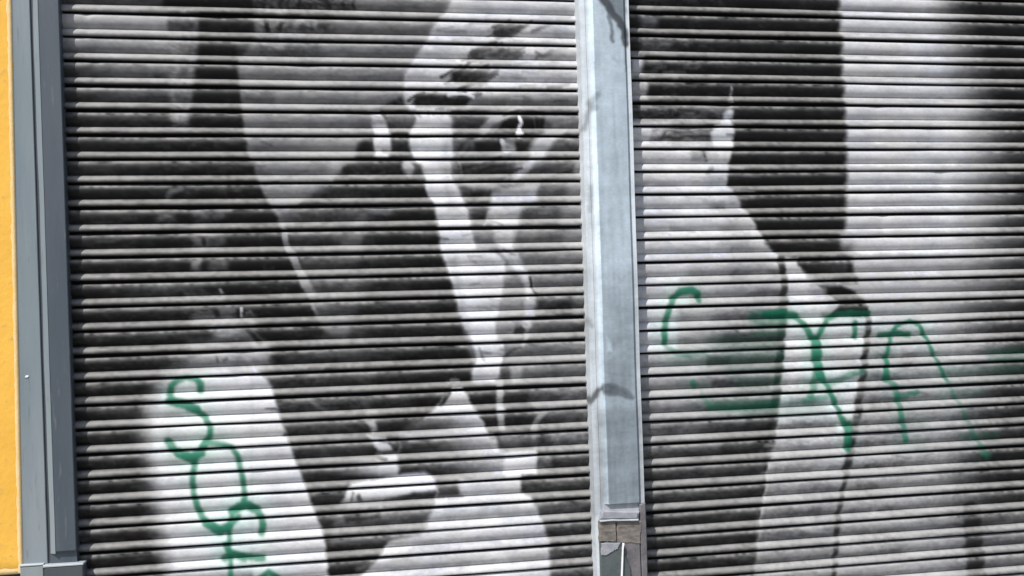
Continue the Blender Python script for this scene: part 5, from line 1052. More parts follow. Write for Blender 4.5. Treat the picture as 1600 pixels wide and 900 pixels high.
('s',[(0.918,1.841),(0.967,1.844)],0.0058,0.331459373849286,0.0053,0.6260841473565539),
('s',[(0.648,1.556),(0.669,1.554)],0.0056,0.5335498477307274,0.0053,0.36916585391219575),
('s',[(0.805,2.016),(0.833,2.017)],0.0082,0.5730661693732823,0.0053,0.623972010378814),
('s',[(0.864,1.998),(0.892,2.007)],0.0068,0.43620718596365593,0.0053,0.6323899040569165),
('s',[(0.557,1.873),(0.602,1.869)],0.006,0.5075235656162248,0.0053,0.6662118783334248),
('s',[(0.545,1.707),(0.597,1.693)],0.0033,0.6579054084415198,0.0053,0.5214068288695061),
('s',[(0.746,1.827),(0.798,1.824)],0.005,0.5797744203828681,0.0053,0.5214995748465454),
('s',[(0.94,1.789),(0.984,1.783)],0.0057,0.4809772790058849,0.0053,0.5300492067298095),
('s',[(0.682,1.679),(0.735,1.676)],0.0045,0.311374470228791,0.0053,0.7791345931203819),
('s',[(0.623,1.812),(0.654,1.807)],0.0076,0.36427253713462565,0.0053,0.5024458869495728),
('s',[(0.884,1.951),(0.932,1.947)],0.0036,0.45831396671460733,0.0053,0.7735433962363392),
('s',[(0.625,1.725),(0.677,1.716)],0.0077,0.626694179109947,0.0053,0.6308237984595627),
('s',[(0.736,1.871),(0.767,1.869)],0.0057,0.567351566816457,0.0053,0.5342893561906377),
('s',[(0.837,1.83),(0.891,1.824)],0.0056,0.58383351779513,0.0053,0.7279207579142748),
('s',[(1.154,1.822),(1.246,1.824)],0.0074,0.6052071606984527,0.0053,0.5706387180556671),
('s',[(1.519,2.14),(1.611,2.137)],0.0077,0.6423733845725814,0.0053,0.3686092985273495),
('s',[(1.475,2.178),(1.546,2.166)],0.0099,0.695226778955268,0.0053,0.5338521812302797),
('s',[(1.455,2.02),(1.523,2.009)],0.0044,0.630590108545577,0.0053,0.767833974598665),
('s',[(1.183,1.807),(1.257,1.797)],0.0073,0.6893560423378905,0.0053,0.7944039564983749),
('s',[(1.306,1.78),(1.347,1.774)],0.0101,0.623374490435207,0.0053,0.54154139871406),
('s',[(1.438,1.752),(1.496,1.742)],0.0086,0.6891277953806614,0.0053,0.6170718450600434),
('s',[(1.456,1.949),(1.545,1.955)],0.0061,0.6691838785153327,0.0053,0.44817494094968857),
('s',[(1.553,1.854),(1.612,1.841)],0.0082,0.688005549142882,0.0053,0.49920120656715306),
('s',[(1.51,1.853),(1.594,1.847)],0.0083,0.6934889491333402,0.0053,0.4225027710785027),
('s',[(1.229,2.002),(1.311,2.013)],0.0086,0.722729514670486,0.0053,0.6040246043100496),
('s',[(1.315,1.767),(1.354,1.763)],0.0102,0.7166396273393425,0.0053,0.5716699605878639),
('s',[(1.383,2.195),(1.458,2.204)],0.0088,0.6893734482769185,0.0053,0.7109335111161917),
('s',[(1.245,1.763),(1.316,1.755)],0.0085,0.6939148540325272,0.0053,0.5055222845532634),
('s',[(1.491,1.772),(1.582,1.769)],0.0053,0.7163565524034341,0.0053,0.5679241185985144),
('s',[(1.41,1.707),(1.455,1.708)],0.0097,0.7128874630557108,0.0053,0.5996086055142746),
('s',[(1.523,2.054),(1.585,2.062)],0.0067,0.623612504223655,0.0053,0.42776107579102784),
('s',[(1.518,2.085),(1.588,2.082)],0.0062,0.7151109935522306,0.0053,0.7796201259534759),
('s',[(1.455,1.733),(1.492,1.73)],0.0105,0.6106211956203067,0.0053,0.6511337764199558),
('s',[(1.181,1.946),(1.272,1.937)],0.0081,0.6320969075619635,0.0053,0.6510008478288019),
('s',[(1.276,1.959),(1.36,1.945)],0.0105,0.6067657660801795,0.0053,0.7612658862070492),
('s',[(1.229,2.11),(1.299,2.107)],0.0093,0.6947889096352854,0.0053,0.6408194643447407),
('s',[(1.398,2.048),(1.454,2.038)],0.0046,0.6329758281785882,0.0053,0.7932083520851205),
('s',[(1.442,1.899),(1.495,1.9)],0.0084,0.6176046769204526,0.0053,0.7537683652285141),
('s',[(1.414,2.213),(1.457,2.212)],0.0094,0.642932198751773,0.0053,0.7971176223119747),
('s',[(1.181,2.142),(1.22,2.129)],0.0057,0.6799098492005659,0.0053,0.4430412570792497),
('s',[(1.338,1.946),(1.397,1.958)],0.0045,0.6806019922643199,0.0053,0.41492536399667596),
('s',[(1.286,1.95),(1.319,1.948)],0.0106,0.6491859577247592,0.0053,0.465222756707269),
('s',[(1.357,1.779),(1.433,1.776)],0.0049,0.6726773303811319,0.0053,0.41859033759733677),
('s',[(1.538,1.726),(1.586,1.737)],0.0062,0.706590630638612,0.0053,0.4706246341624796),
('s',[(1.335,2.068),(1.413,2.055)],0.0087,0.6247813112819414,0.0053,0.642581176065548),
('s',[(1.44,1.825),(1.5,1.811)],0.0065,0.6293261608573592,0.0053,0.7636109134169385),
('s',[(1.528,1.899),(1.609,1.89)],0.0054,0.6343367745833175,0.0053,0.3507748370006547),
('s',[(1.497,2.068),(1.559,2.058)],0.0104,0.6546439363903745,0.0053,0.5289685091352918),
('s',[(1.395,2.015),(1.472,2.023)],0.0044,0.7291320415073455,0.0053,0.7925309513157397),
('s',[(1.358,2.135),(1.433,2.131)],0.0075,0.6729750798468321,0.0053,0.7272328828626295),
('s',[(1.207,2.059),(1.267,2.056)],0.0057,0.737546699879577,0.0053,0.666444734323721),
('s',[(1.544,1.914),(1.59,1.917)],0.0089,0.6892600340921532,0.0053,0.6873650308889897),
('s',[(1.175,1.75),(1.205,1.743)],0.0061,0.6940011389599215,0.0053,0.5020702495374197),
('s',[(1.327,1.899),(1.413,1.886)],0.0088,0.6206631450717817,0.0053,0.6471707553595469),
('s',[(-0.034,2.395),(-0.002,2.394)],0.0113,0.5026937905487194,0.0053,0.7999958698091146),
('s',[(-0.15,2.422),(-0.111,2.412)],0.0098,0.5931374557191436,0.0053,0.7039977941882022),
('s',[(0.225,2.142),(0.287,2.154)],0.0098,0.4097335953937408,0.0053,0.5957523143751023),
('s',[(0.041,2.352),(0.123,2.36)],0.0055,0.37427681194149687,0.0053,0.725835443175421),
('s',[(0.156,2.194),(0.207,2.192)],0.0043,0.4943557545879633,0.0053,0.42199889330030427),
('s',[(0.084,2.341),(0.126,2.338)],0.0091,0.5300726709737165,0.0053,0.6998021385637122),
('s',[(0.298,2.401),(0.35,2.391)],0.0073,0.4733817650287877,0.0053,0.7184747384752586),
('s',[(-0.117,2.522),(-0.09,2.522)],0.0059,0.5713757973646127,0.0053,0.6627293186690864),
('s',[(0.284,2.231),(0.332,2.219)],0.0078,0.44024891013227985,0.0053,0.589058011042332),
('s',[(0.051,2.379),(0.096,2.386)],0.0097,0.45515776682616016,0.0053,0.456532343891396),
('s',[(0.221,2.519),(0.306,2.533)],0.0072,0.3935713879033633,0.0053,0.46525684351244284),
('s',[(0.071,2.325),(0.133,2.324)],0.0066,0.5313827028189619,0.0053,0.543921133236837),
('s',[(-0.018,2.18),(0.008,2.184)],0.0119,0.479563597051473,0.0053,0.48676324541892013),
('s',[(0.115,2.478),(0.177,2.472)],0.009,0.3609034273713323,0.0053,0.7654535847488542),
('s',[(0.18,2.443),(0.253,2.438)],0.0126,0.39114800998692734,0.0053,0.40962861068650447),
('s',[(0.133,2.361),(0.178,2.359)],0.0124,0.372614703767768,0.0053,0.5888124389631745),
('s',[(-0.066,2.337),(0.002,2.343)],0.0044,0.467982300837087,0.0053,0.47544689079048397),
('s',[(-0.044,2.539),(-0.012,2.529)],0.0122,0.5121382032504761,0.0053,0.37773926318624396),
('s',[(0.23,2.329),(0.303,2.318)],0.0075,0.4287073381199064,0.0053,0.442398785938675),
('s',[(0.088,2.246),(0.163,2.248)],0.007,0.5191407063376885,0.0053,0.7077860561154276),
('s',[(-0.098,2.173),(-0.045,2.172)],0.0097,0.5481932299884885,0.0053,0.5184275500921318),
('s',[(-0.105,2.327),(-0.052,2.317)],0.0102,0.5298483351854817,0.0053,0.465495940326519),
('s',[(-0.043,2.229),(0.019,2.237)],0.0088,0.5334204061039812,0.0053,0.46763256888973426),
('s',[(0.148,2.559),(0.202,2.571)],0.0066,0.3655589586058076,0.0053,0.4584940104646835),
('s',[(0.21,2.349),(0.277,2.338)],0.0053,0.4161781724767698,0.0053,0.5329654200870122),
('s',[(0.169,2.148),(0.236,2.137)],0.012,0.4643359252152345,0.0053,0.5324426928458085),
('s',[(0.118,2.327),(0.182,2.329)],0.0047,0.4914933980807068,0.0053,0.7508223857282252),
('s',[(-0.071,2.332),(-0.013,2.327)],0.0051,0.593954507834195,0.0053,0.39442694196379335),
('s',[(-0.049,2.552),(-0.02,2.553)],0.0123,0.36479236335140136,0.0053,0.7434331768963425),
('s',[(0.038,2.553),(0.064,2.555)],0.0052,0.36583478437167977,0.0053,0.4847698309339693),
('s',[(0.292,2.473),(0.337,2.472)],0.008,0.5994081945661701,0.0053,0.6144943549130986),
('s',[(0.073,2.333),(0.099,2.345)],0.008,0.506559483759703,0.0053,0.469254457351213),
('s',[(-0.009,2.152),(0.035,2.161)],0.0063,0.41702961872672195,0.0053,0.6766432542089744),
('s',[(-0.087,2.149),(-0.013,2.145)],0.0102,0.421892212013634,0.0053,0.4060210544283844),
('s',[(-0.146,2.207),(-0.093,2.21)],0.0114,0.5713001700622605,0.0053,0.44951292532144693),
('s',[(0.18,2.474),(0.251,2.485)],0.0112,0.5634607894495991,0.0053,0.7556916843530626),
('s',[(-0.0,2.38),(0.056,2.393)],0.0097,0.5395511173764664,0.0053,0.7090138474391088),
('s',[(0.109,2.262),(0.149,2.27)],0.0075,0.46468071394690824,0.0053,0.6810107551200595),
('s',[(-0.091,2.574),(-0.034,2.563)],0.0115,0.5537050481566693,0.0053,0.793146051444342),
('s',[(0.023,2.497),(0.103,2.498)],0.0093,0.5553956996364141,0.0053,0.4208623182534086),
('s',[(-0.134,2.322),(-0.056,2.317)],0.0093,0.5856937136241955,0.0053,0.4732682876497634),
('s',[(0.286,2.359),(0.312,2.356)],0.008,0.438450695755113,0.0053,0.492055314018482),
('s',[(0.01,2.226),(0.09,2.228)],0.0093,0.49672447548529586,0.0053,0.48862388249201644),
('s',[(0.254,2.318),(0.299,2.329)],0.0049,0.3942136391050625,0.0053,0.6038186499850617),
('s',[(0.281,2.225),(0.329,2.224)],0.0106,0.4499274472228103,0.0053,0.3969521628141441),
('s',[(0.233,2.334),(0.306,2.328)],0.0122,0.5293181726684801,0.0053,0.38085107621828096),
('s',[(-0.09,2.321),(-0.026,2.32)],0.0068,0.4276563957808379,0.0053,0.385326381495316),
('s',[(0.18,2.27),(0.261,2.275)],0.0087,0.4415091625134016,0.0053,0.49308469267347255),
('s',[(0.11,2.484),(0.163,2.489)],0.0052,0.48046715950902885,0.0053,0.6629329217982876),
('s',[(0.262,2.501),(0.344,2.505)],0.0087,0.5943297001763399,0.0053,0.39220642761148666),
('s',[(0.135,2.474),(0.174,2.478)],0.006,0.5624103848280181,0.0053,0.42610378493028256),
('s',[(-0.122,2.163),(-0.082,2.154)],0.0046,0.4281659001827809,0.0053,0.5539792899249254),
('s',[(0.234,2.347),(0.268,2.359)],0.0088,0.5810683633339428,0.0053,0.37230373547533524),
('s',[(-0.054,2.198),(-0.02,2.195)],0.0091,0.5875333458545726,0.0053,0.4296277607570909),
('s',[(0.019,2.256),(0.06,2.267)],0.0097,0.4400848916978663,0.0053,0.5207439071921471),
('s',[(0.141,2.364),(0.167,2.352)],0.0092,0.5439702829073317,0.0053,0.7624756057816583),
('s',[(0.184,2.286),(0.248,2.282)],0.0069,0.4912657860511909,0.0053,0.7314596290309422),
('s',[(0.176,2.147),(0.203,2.159)],0.0058,0.5549022175218283,0.0053,0.380673202744315),
('s',[(0.058,2.382),(0.11,2.393)],0.008,0.5842740113324032,0.0053,0.731194755860127),
('s',[(0.14,2.542),(0.17,2.549)],0.0122,0.5105349599035969,0.0053,0.6380270943725503),
('s',[(0.19,2.355),(0.233,2.358)],0.0045,0.5059687217890021,0.0053,0.6207184689686753),
('s',[(0.138,2.294),(0.171,2.287)],0.0093,0.3799332369977177,0.0053,0.515602911449757),
('s',[(0.039,2.404),(0.1,2.41)],0.0078,0.545286539841177,0.0053,0.7726853342949191),
('s',[(0.223,2.41),(0.287,2.419)],0.0119,0.594692418860095,0.0053,0.7747685866895284),
('s',[(0.139,2.262),(0.172,2.262)],0.0069,0.5823674885407163,0.0053,0.7074698104113424),
('s',[(-0.136,2.513),(-0.092,2.507)],0.0111,0.4802954386235872,0.0053,0.643146173247668),
('s',[(-0.145,2.457),(-0.088,2.461)],0.0044,0.586797672304209,0.0053,0.6272737088068849),
('s',[(0.036,2.461),(0.102,2.467)],0.0055,0.5650895519516168,0.0053,0.7646824072745753),
('s',[(0.135,2.382),(0.21,2.38)],0.0081,0.3997586123978612,0.0053,0.49756097809287914),
('s',[(0.17,2.149),(0.23,2.158)],0.0056,0.469260957259998,0.0053,0.35522141463043355),
('s',[(0.064,1.872),(0.094,1.863)],0.0071,0.05893698496774709,0.0053,0.3812848892200576),
('s',[(0.29,1.681),(0.352,1.673)],0.0074,0.2171618196199911,0.0053,0.49905374955221854),
('s',[(0.271,1.599),(0.308,1.608)],0.008,0.17399292198484284,0.0053,0.481484103312109),
('s',[(0.041,1.581),(0.111,1.567)],0.007,0.0695286811946773,0.0053,0.41327222061626273),
('s',[(0.039,1.772),(0.08,1.783)],0.007,0.2725152786292681,0.0053,0.4028603350837062),
('s',[(0.429,1.457),(0.468,1.448)],0.0045,0.0834871873527359,0.0053,0.7112329612684112),
('s',[(0.075,1.534),(0.106,1.529)],0.0094,0.20526911487906302,0.0053,0.5572287474804698),
('s',[(0.439,1.933),(0.492,1.931)],0.0059,0.10638242350579204,0.0053,0.5283532873564795),
('s',[(0.024,1.749),(0.092,1.754)],0.0055,0.19513254089551746,0.0053,0.787766338213109),
('s',[(0.008,2.022),(0.054,2.011)],0.0072,0.13670433865577203,0.0053,0.5087527995268866),
('s',[(0.083,1.769),(0.128,1.773)],0.0057,0.28015997980292123,0.0053,0.7433730745757454),
('s',[(0.302,1.665),(0.346,1.666)],0.0059,0.11854935418088212,0.0053,0.6341230538139608),
('s',[(0.373,1.805),(0.461,1.795)],0.0072,0.18481910801141205,0.0053,0.672125265502387),
('s',[(0.166,1.706),(0.211,1.708)],0.0077,0.28307983089566496,0.0053,0.5510350982077022),
('s',[(0.145,1.708),(0.225,1.709)],0.0049,0.20454578524475386,0.0053,0.5731363728908196),
('s',[(0.364,1.997),(0.437,2.007)],0.0101,0.18743604305789552,0.0053,0.4737142326730436),
('s',[(0.037,1.446),(0.066,1.438)],0.0047,0.28052192838447326,0.0053,0.5086315722021573),
('s',[(0.277,1.914),(0.314,1.913)],0.0062,0.17637972695658632,0.0053,0.6952719180860323),
('s',[(0.392,2.038),(0.425,2.028)],0.0082,0.0998183244755176,0.0053,0.7139301488864158),
('s',[(0.385,2.036),(0.444,2.041)],0.0064,0.10544620337378204,0.0053,0.6776798259283829),
('s',[(0.152,1.76),(0.243,1.756)],0.0093,0.16008766173946298,0.0053,0.5776279408215166),
('s',[(0.076,1.543),(0.167,1.541)],0.0062,0.21111188890449956,0.0053,0.4290525999633305),
('s',[(0.123,1.82),(0.174,1.83)],0.0097,0.15201418469264466,0.0053,0.7775263507336989),
('s',[(0.169,1.734),(0.222,1.744)],0.0096,0.061475649411323094,0.0053,0.5375007517215373),
('s',[(0.412,1.48),(0.461,1.476)],0.0079,0.23362427788271406,0.0053,0.5064231780207814),
('s',[(0.433,1.638),(0.472,1.638)],0.0057,0.12895963804412702,0.0053,0.769689538985035),
('s',[(0.028,1.914),(0.073,1.918)],0.0105,0.09507468743329352,0.0053,0.46357400957492173),
('s',[(0.352,1.419),(0.441,1.424)],0.0105,0.1487428709307465,0.0053,0.654544676737076),
('s',[(0.431,1.764),(0.461,1.768)],0.0059,0.22611959603149906,0.0053,0.4196054148515032),
('s',[(-0.026,1.633),(0.043,1.625)],0.0084,0.09445647828248106,0.0053,0.4333714591572534),
('s',[(0.075,1.474),(0.158,1.463)],0.0094,0.2151104851852531,0.0053,0.514455105109307),
('s',[(0.01,1.975),(0.102,1.981)],0.008,0.26379859561219826,0.0053,0.3989078737272303),
('s',[(0.076,1.509),(0.148,1.502)],0.0102,0.11362495271824426,0.0053,0.7942696705396692),
('s',[(0.185,1.774),(0.266,1.764)],0.0056,0.2431273134922417,0.0053,0.6455531222449156),
('s',[(0.229,2.015),(0.272,2.01)],0.01,0.21336724030352988,0.0053,0.6177465292889323),
('s',[(0.275,1.58),(0.358,1.57)],0.0047,0.2750140012670219,0.0053,0.5039252075076734),
('s',[(0.318,1.885),(0.351,1.889)],0.0065,0.05818493924240749,0.0053,0.49151162844738483),
('s',[(0.246,1.566),(0.277,1.573)],0.005,0.29010868088769726,0.0053,0.5045983853249288),
('s',[(0.413,1.655),(0.448,1.654)],0.0067,0.13634487370302906,0.0053,0.5125541450263692),
('s',[(0.076,2.048),(0.123,2.051)],0.0052,0.17531805891395685,0.0053,0.7656220087118378),
('s',[(-0.009,1.74),(0.06,1.734)],0.0081,0.141358542216396,0.0053,0.7790682713931982),
('s',[(0.02,2.06),(0.091,2.052)],0.008,0.15486218626872428,0.0053,0.604907389781323),
('s',[(0.408,1.516),(0.443,1.504)],0.0049,0.2683109011212979,0.0053,0.37680890094454783),
('s',[(0.325,2.02),(0.419,2.022)],0.0065,0.19178521286320638,0.0053,0.6897430434226794),
('s',[(0.296,1.87),(0.383,1.872)],0.0103,0.11099103141323981,0.0053,0.6780969357582277),
('s',[(0.047,1.918),(0.136,1.921)],0.0057,0.054325549449746366,0.0053,0.47068941673179865),
('s',[(0.112,1.445),(0.191,1.443)],0.0046,0.1881231291656043,0.0053,0.5427521704325442),
('s',[(0.173,1.892),(0.215,1.9)],0.0096,0.25159158235821694,0.0053,0.5567600656807155),
('s',[(0.225,1.794),(0.28,1.801)],0.0101,0.2718307360248975,0.0053,0.6839262103155279),
('s',[(0.04,1.6),(0.12,1.587)],0.0043,0.17511135565668312,0.0053,0.5868933735065485),
('s',[(0.023,1.518),(0.067,1.527)],0.0086,0.06045442333704458,0.0053,0.7813335515438447),
('s',[(0.142,1.599),(0.192,1.589)],0.0063,0.07253354740366151,0.0053,0.5067258988491564),
('s',[(0.285,1.615),(0.379,1.621)],0.0056,0.21409821564683285,0.0053,0.5116724562474215),
('s',[(0.287,1.648),(0.355,1.634)],0.0056,0.10766527523742751,0.0053,0.43359596781434584),
('s',[(-0.009,2.035),(0.046,2.039)],0.0085,0.058282328742539816,0.0053,0.4770120461962497),
('s',[(0.395,1.727),(0.455,1.731)],0.0076,0.05806960388645442,0.0053,0.5452932488777191),
('s',[(0.288,1.889),(0.34,1.876)],0.0062,0.18342465775675482,0.0053,0.45715252203874446),
('s',[(0.314,1.89),(0.346,1.896)],0.009,0.198114290568225,0.0053,0.37981287319097157),
('s',[(0.255,2.038),(0.293,2.029)],0.0091,0.18161028249562866,0.0053,0.4013059262712412),
('s',[(0.045,1.619),(0.125,1.612)],0.0096,0.22603461669355424,0.0053,0.681781807120414),
('s',[(0.149,1.256),(0.222,1.24)],0.0069,0.28036147393003175,0.0053,0.4107055904506317),
('s',[(-0.027,1.246),(0.025,1.256)],0.0103,0.06436769330025525,0.0053,0.4808246300857615),
('s',[(0.007,1.299),(0.044,1.293)],0.0072,0.2828995511749215,0.0053,0.7761717708776622),
('s',[(0.045,1.431),(0.094,1.437)],0.0073,0.18327712510509087,0.0053,0.7578853204044615),
('s',[(0.077,1.214),(0.161,1.219)],0.006,0.3009537766186574,0.0053,0.6607123346416933),
('s',[(0.241,1.268),(0.284,1.254)],0.0075,0.19902653221976793,0.0053,0.7281732366772631),
('s',[(0.018,1.442),(0.056,1.445)],0.0057,0.08811930097605222,0.0053,0.4998664900788624),
('s',[(0.142,1.217),(0.213,1.218)],0.0045,0.2621029406274911,0.0053,0.5342832966977646),
('s',[(0.207,1.343),(0.242,1.347)],0.01,0.1613313962959143,0.0053,0.41398198763087896),
('s',[(0.231,1.464),(0.259,1.459)],0.0054,0.09560784556926105,0.0053,0.554793475777944),
('s',[(0.077,1.338),(0.138,1.338)],0.0082,0.06947340940455711,0.0053,0.49256850282504955),
('s',[(0.083,1.479),(0.161,1.48)],0.0072,0.14864894500253525,0.0053,0.7328951383632905),
('s',[(-0.01,1.386),(0.031,1.38)],0.0069,0.32266959381227595,0.0053,0.5153487656893567),
('s',[(0.202,1.388),(0.246,1.389)],0.0096,0.24423039140319872,0.0053,0.39893913617441706),
('s',[(0.214,1.433),(0.243,1.428)],0.0056,0.24816785928137008,0.0053,0.6587862861849829),
('s',[(0.137,1.339),(0.215,1.34)],0.0087,0.17920728681461956,0.0053,0.7281648214693617),
('s',[(0.079,1.377),(0.121,1.363)],0.0083,0.1973199432189618,0.0053,0.5549169333020574),
('s',[(0.063,1.294),(0.119,1.294)],0.0088,0.302478883219349,0.0053,0.6967346723375951),
('s',[(0.101,1.277),(0.139,1.277)],0.0092,0.16130834950439651,0.0053,0.4146710926673335),
('s',[(0.193,1.433),(0.254,1.423)],0.0077,0.2532212771008374,0.0053,0.6461936246519893),
('s',[(0.055,1.256),(0.118,1.248)],0.0073,0.24698732528407683,0.0053,0.5898943780913639),
('s',[(-0.12,1.388),(-0.051,1.38)],0.0056,0.18652458495101948,0.0053,0.7109440642205391),
('s',[(0.088,1.466),(0.134,1.465)],0.0077,0.19485199850502977,0.0053,0.657610225870147),
('s',[(0.061,1.28),(0.152,1.278)],0.0064,0.11552349947197058,0.0053,0.6826201552404988),
('s',[(-0.01,1.273),(0.046,1.268)],0.0098,0.1998222432021649,0.0053,0.529814429160901),
('s',[(-0.067,1.3),(-0.026,1.31)],0.0088,0.15489134336190047,0.0053,0.765601784318218),
('s',[(0.227,1.423),(0.294,1.433)],0.0079,0.22702893338179275,0.0053,0.5473307414010488),
('s',[(0.137,1.456),(0.175,1.464)],0.009,0.16289506194254622,0.0053,0.6951216448883722),
('s',[(-0.051,1.361),(0.027,1.353)],0.0103,0.3382495915240749,0.0053,0.4799979635038689),
('s',[(0.18,1.355),(0.216,1.359)],0.007,0.29189420959499635,0.0053,0.4797223256126705),
('s',[(0.166,1.273),(0.206,1.265)],0.0045,0.07616699869905787,0.0053,0.6987037455601405),
('s',[(0.272,1.307),(0.3,1.313)],0.0057,0.2909006583901522,0.0053,0.616291353140767),
('s',[(0.21,1.351),(0.244,1.354)],0.0073,0.27240098375028,0.0053,0.6742775124124663),
('s',[(0.093,1.262),(0.13,1.27)],0.005,0.27916235105022813,0.0053,0.5234841548588215),
('s',[(1.298,2.572),(1.38,2.577)],0.0067,0.2897120577882575,0.0053,0.5792414040985174),
('s',[(1.394,2.342),(1.441,2.335)],0.0088,0.144327035895635,0.0053,0.7201127724762117),
('s',[(1.321,2.429),(1.402,2.43)],0.0056,0.27782469699352863,0.0053,0.6984394858942742),
('s',[(1.401,2.598),(1.444,2.611)],0.0067,0.2529703447042074,0.0053,0.7532571426788115),
('s',[(1.414,2.593),(1.457,2.584)],0.0082,0.39388447225263207,0.0053,0.42353900223071167),
('s',[(1.347,2.306),(1.421,2.317)],0.0071,0.2105307214523393,0.0053,0.4396880954188849),
('s',[(1.246,2.618),(1.311,2.617)],0.0067,0.3494684565798446,0.0053,0.6924738289656895),
('s',[(1.29,2.506),(1.349,2.514)],0.0084,0.23147831835320515,0.0053,0.5829453910913098),
('s',[(1.218,2.358),(1.257,2.368)],0.0106,0.17619348360084058,0.0053,0.7100529356009699),
('s',[(1.233,2.513),(1.275,2.522)],0.0096,0.4287471637048943,0.0053,0.5365805110234664),
('s',[(1.297,2.464),(1.381,2.454)],0.0061,0.41628340246433937,0.0053,0.6206184253104332),
('s',[(1.263,2.62),(1.326,2.615)],0.0082,0.0675368469834527,0.0053,0.5326023524133797),
('s',[(1.427,2.418),(1.456,2.413)],0.0104,0.2945273080307504,0.0053,0.469885659232117),
('s',[(1.391,2.582),(1.477,2.595)],0.0064,0.17254533768043104,0.0053,0.5980208712231192),
('s',[(1.175,2.36),(1.266,2.362)],0.0092,0.33735192296448296,0.0053,0.45125731170387196),
('s',[(1.427,2.41),(1.466,2.415)],0.0064,0.4091142503917217,0.0053,0.7040224403182156),
('s',[(1.402,2.423),(1.496,2.431)],0.0065,0.27667179305807754,0.0053,0.5900879693829921),
('s',[(1.313,2.542),(1.359,2.553)],0.0052,0.46320363322008345,0.0053,0.5866228346359688),
('s',[(1.164,2.485),(1.263,2.496)],0.0103,0.15345068710943058,0.0053,0.4883692915420227),
('s',[(1.209,2.348),(1.258,2.356)],0.0043,0.4467176527874948,0.0053,0.7983471440151648),
('s',[(1.226,2.415),(1.313,2.425)],0.0086,0.4836513144393029,0.0053,0.6977884685302164),
('s',[(1.264,2.446),(1.313,2.458)],0.0093,0.30584288889211775,0.0053,0.5704201347587787),
('s',[(1.247,2.619),(1.278,2.615)],0.0084,0.19015379516050102,0.0053,0.7257022673396446),
('s',[(1.437,2.391),(1.513,2.404)],0.0082,0.15684353353278582,0.0053,0.7915310933101669),
('s',[(1.431,2.313),(1.464,2.327)],0.008,0.16060472244744906,0.0053,0.41729985655602864),
('s',[(1.378,2.392),(1.445,2.386)],0.0052,0.15085011290358286,0.0053,0.37675698019285264),
('s',[(1.435,2.397),(1.466,2.387)],0.0106,0.2644303080988428,0.0053,0.702407423876468),
('s',[(1.36,2.401),(1.448,2.389)],0.0096,0.14805080614604932,0.0053,0.44770872371207826),
('s',[(1.373,2.422),(1.419,2.411)],0.0043,0.31602186157784107,0.0053,0.5863776645770454),
('s',[(1.305,2.363),(1.392,2.372)],0.0081,0.3164929115768333,0.0053,0.5441810430893781),
('s',[(1.219,2.481),(1.298,2.49)],0.0093,0.46542275256872767,0.0053,0.4133641519929676),
('s',[(1.27,2.503),(1.301,2.502)],0.0104,0.47639054431958233,0.0053,0.7504791009181383),
('s',[(1.321,2.462),(1.371,2.452)],0.0093,0.13787848728844837,0.0053,0.6739272458882033),
('s',[(1.296,2.459),(1.342,2.448)],0.0084,0.24836386881480826,0.0053,0.5697149439543331),
('s',[(0.786,1.228),(0.827,1.233)],0.0097,0.30559995874593376,0.0053,0.6281293845091782),
('s',[(0.771,0.88),(0.833,0.889)],0.0059,0.08112067825523221,0.0053,0.5321904802107928),
('s',[(0.825,1.091),(0.914,1.087)],0.0078,0.3801463592298327,0.0053,0.6083038509809816),
('s',[(0.889,1.287),(0.95,1.287)],0.005,0.11121515659653747,0.0053,0.7729850342864466),
('s',[(0.848,0.861),(0.879,0.849)],0.0048,0.14895419241337865,0.0053,0.7800832522312187),
('s',[(0.809,1.129),(0.87,1.113)],0.007,0.22502153308734751,0.0053,0.7007040696550755),
('s',[(0.922,0.986),(0.959,0.982)],0.0106,0.08985362910884034,0.0053,0.5576324944556437),
('s',[(0.862,0.953),(0.932,0.954)],0.0093,0.4079934117214311,0.0053,0.7985186686102638),
('s',[(0.91,1.048),(0.944,1.033)],0.007,0.13257634566943,0.0053,0.5573261322593132),
('s',[(0.92,1.144),(0.996,1.143)],0.0082,0.29777454167393425,0.0053,0.45872734317806074),
('s',[(0.85,1.343),(0.891,1.342)],0.0046,0.32348381133231663,0.0053,0.7505381295376063),
('s',[(0.775,0.98),(0.849,0.979)],0.006,0.40450870226652524,0.0053,0.7328891516949716),
('s',[(0.889,0.791),(0.917,0.779)],0.0073,0.11254762417606148,0.0053,0.6252913062579698),
('s',[(0.844,1.234),(0.905,1.223)],0.0052,0.2952637035106695,0.0053,0.5196098820979895),
('s',[(0.76,0.852),(0.812,0.86)],0.0051,0.40223726110740826,0.0053,0.3893866362494965),
('s',[(0.855,0.888),(0.945,0.884)],0.0062,0.3235660056597133,0.0053,0.4181097326648186),
('s',[(0.88,1.362),(0.956,1.36)],0.0067,0.40963485990425774,0.0053,0.7223600695919639),
('s',[(0.938,1.082),(0.983,1.086)],0.0068,0.3281627562546013,0.0053,0.5965315246356745),
('s',[(0.802,1.213),(0.836,1.222)],0.0067,0.31363484089367877,0.0053,0.49012528834478686),
('s',[(0.913,1.011),(1.002,1.017)],0.0053,0.3860211149349349,0.0053,0.3737840620903891),
('s',[(1.472,1.147),(1.531,1.133)],0.0094,0.13526825834248285,0.0053,0.6786373499858889),
('s',[(1.296,0.836),(1.36,0.824)],0.0078,0.10606946746145257,0.0053,0.7821490712002699),
('s',[(1.352,0.927),(1.458,0.909)],0.0093,0.2935159701440764,0.0053,0.4150874540830386),
('s',[(1.171,1.076),(1.247,1.072)],0.0072,0.27818673295917334,0.0053,0.4514511695043581),
('s',[(1.242,1.167),(1.342,1.158)],0.0097,0.2908390932408702,0.0053,0.4509375329900615),
('s',[(1.278,0.81),(1.342,0.794)],0.0068,0.2669861398264719,0.0053,0.3694064690555102),
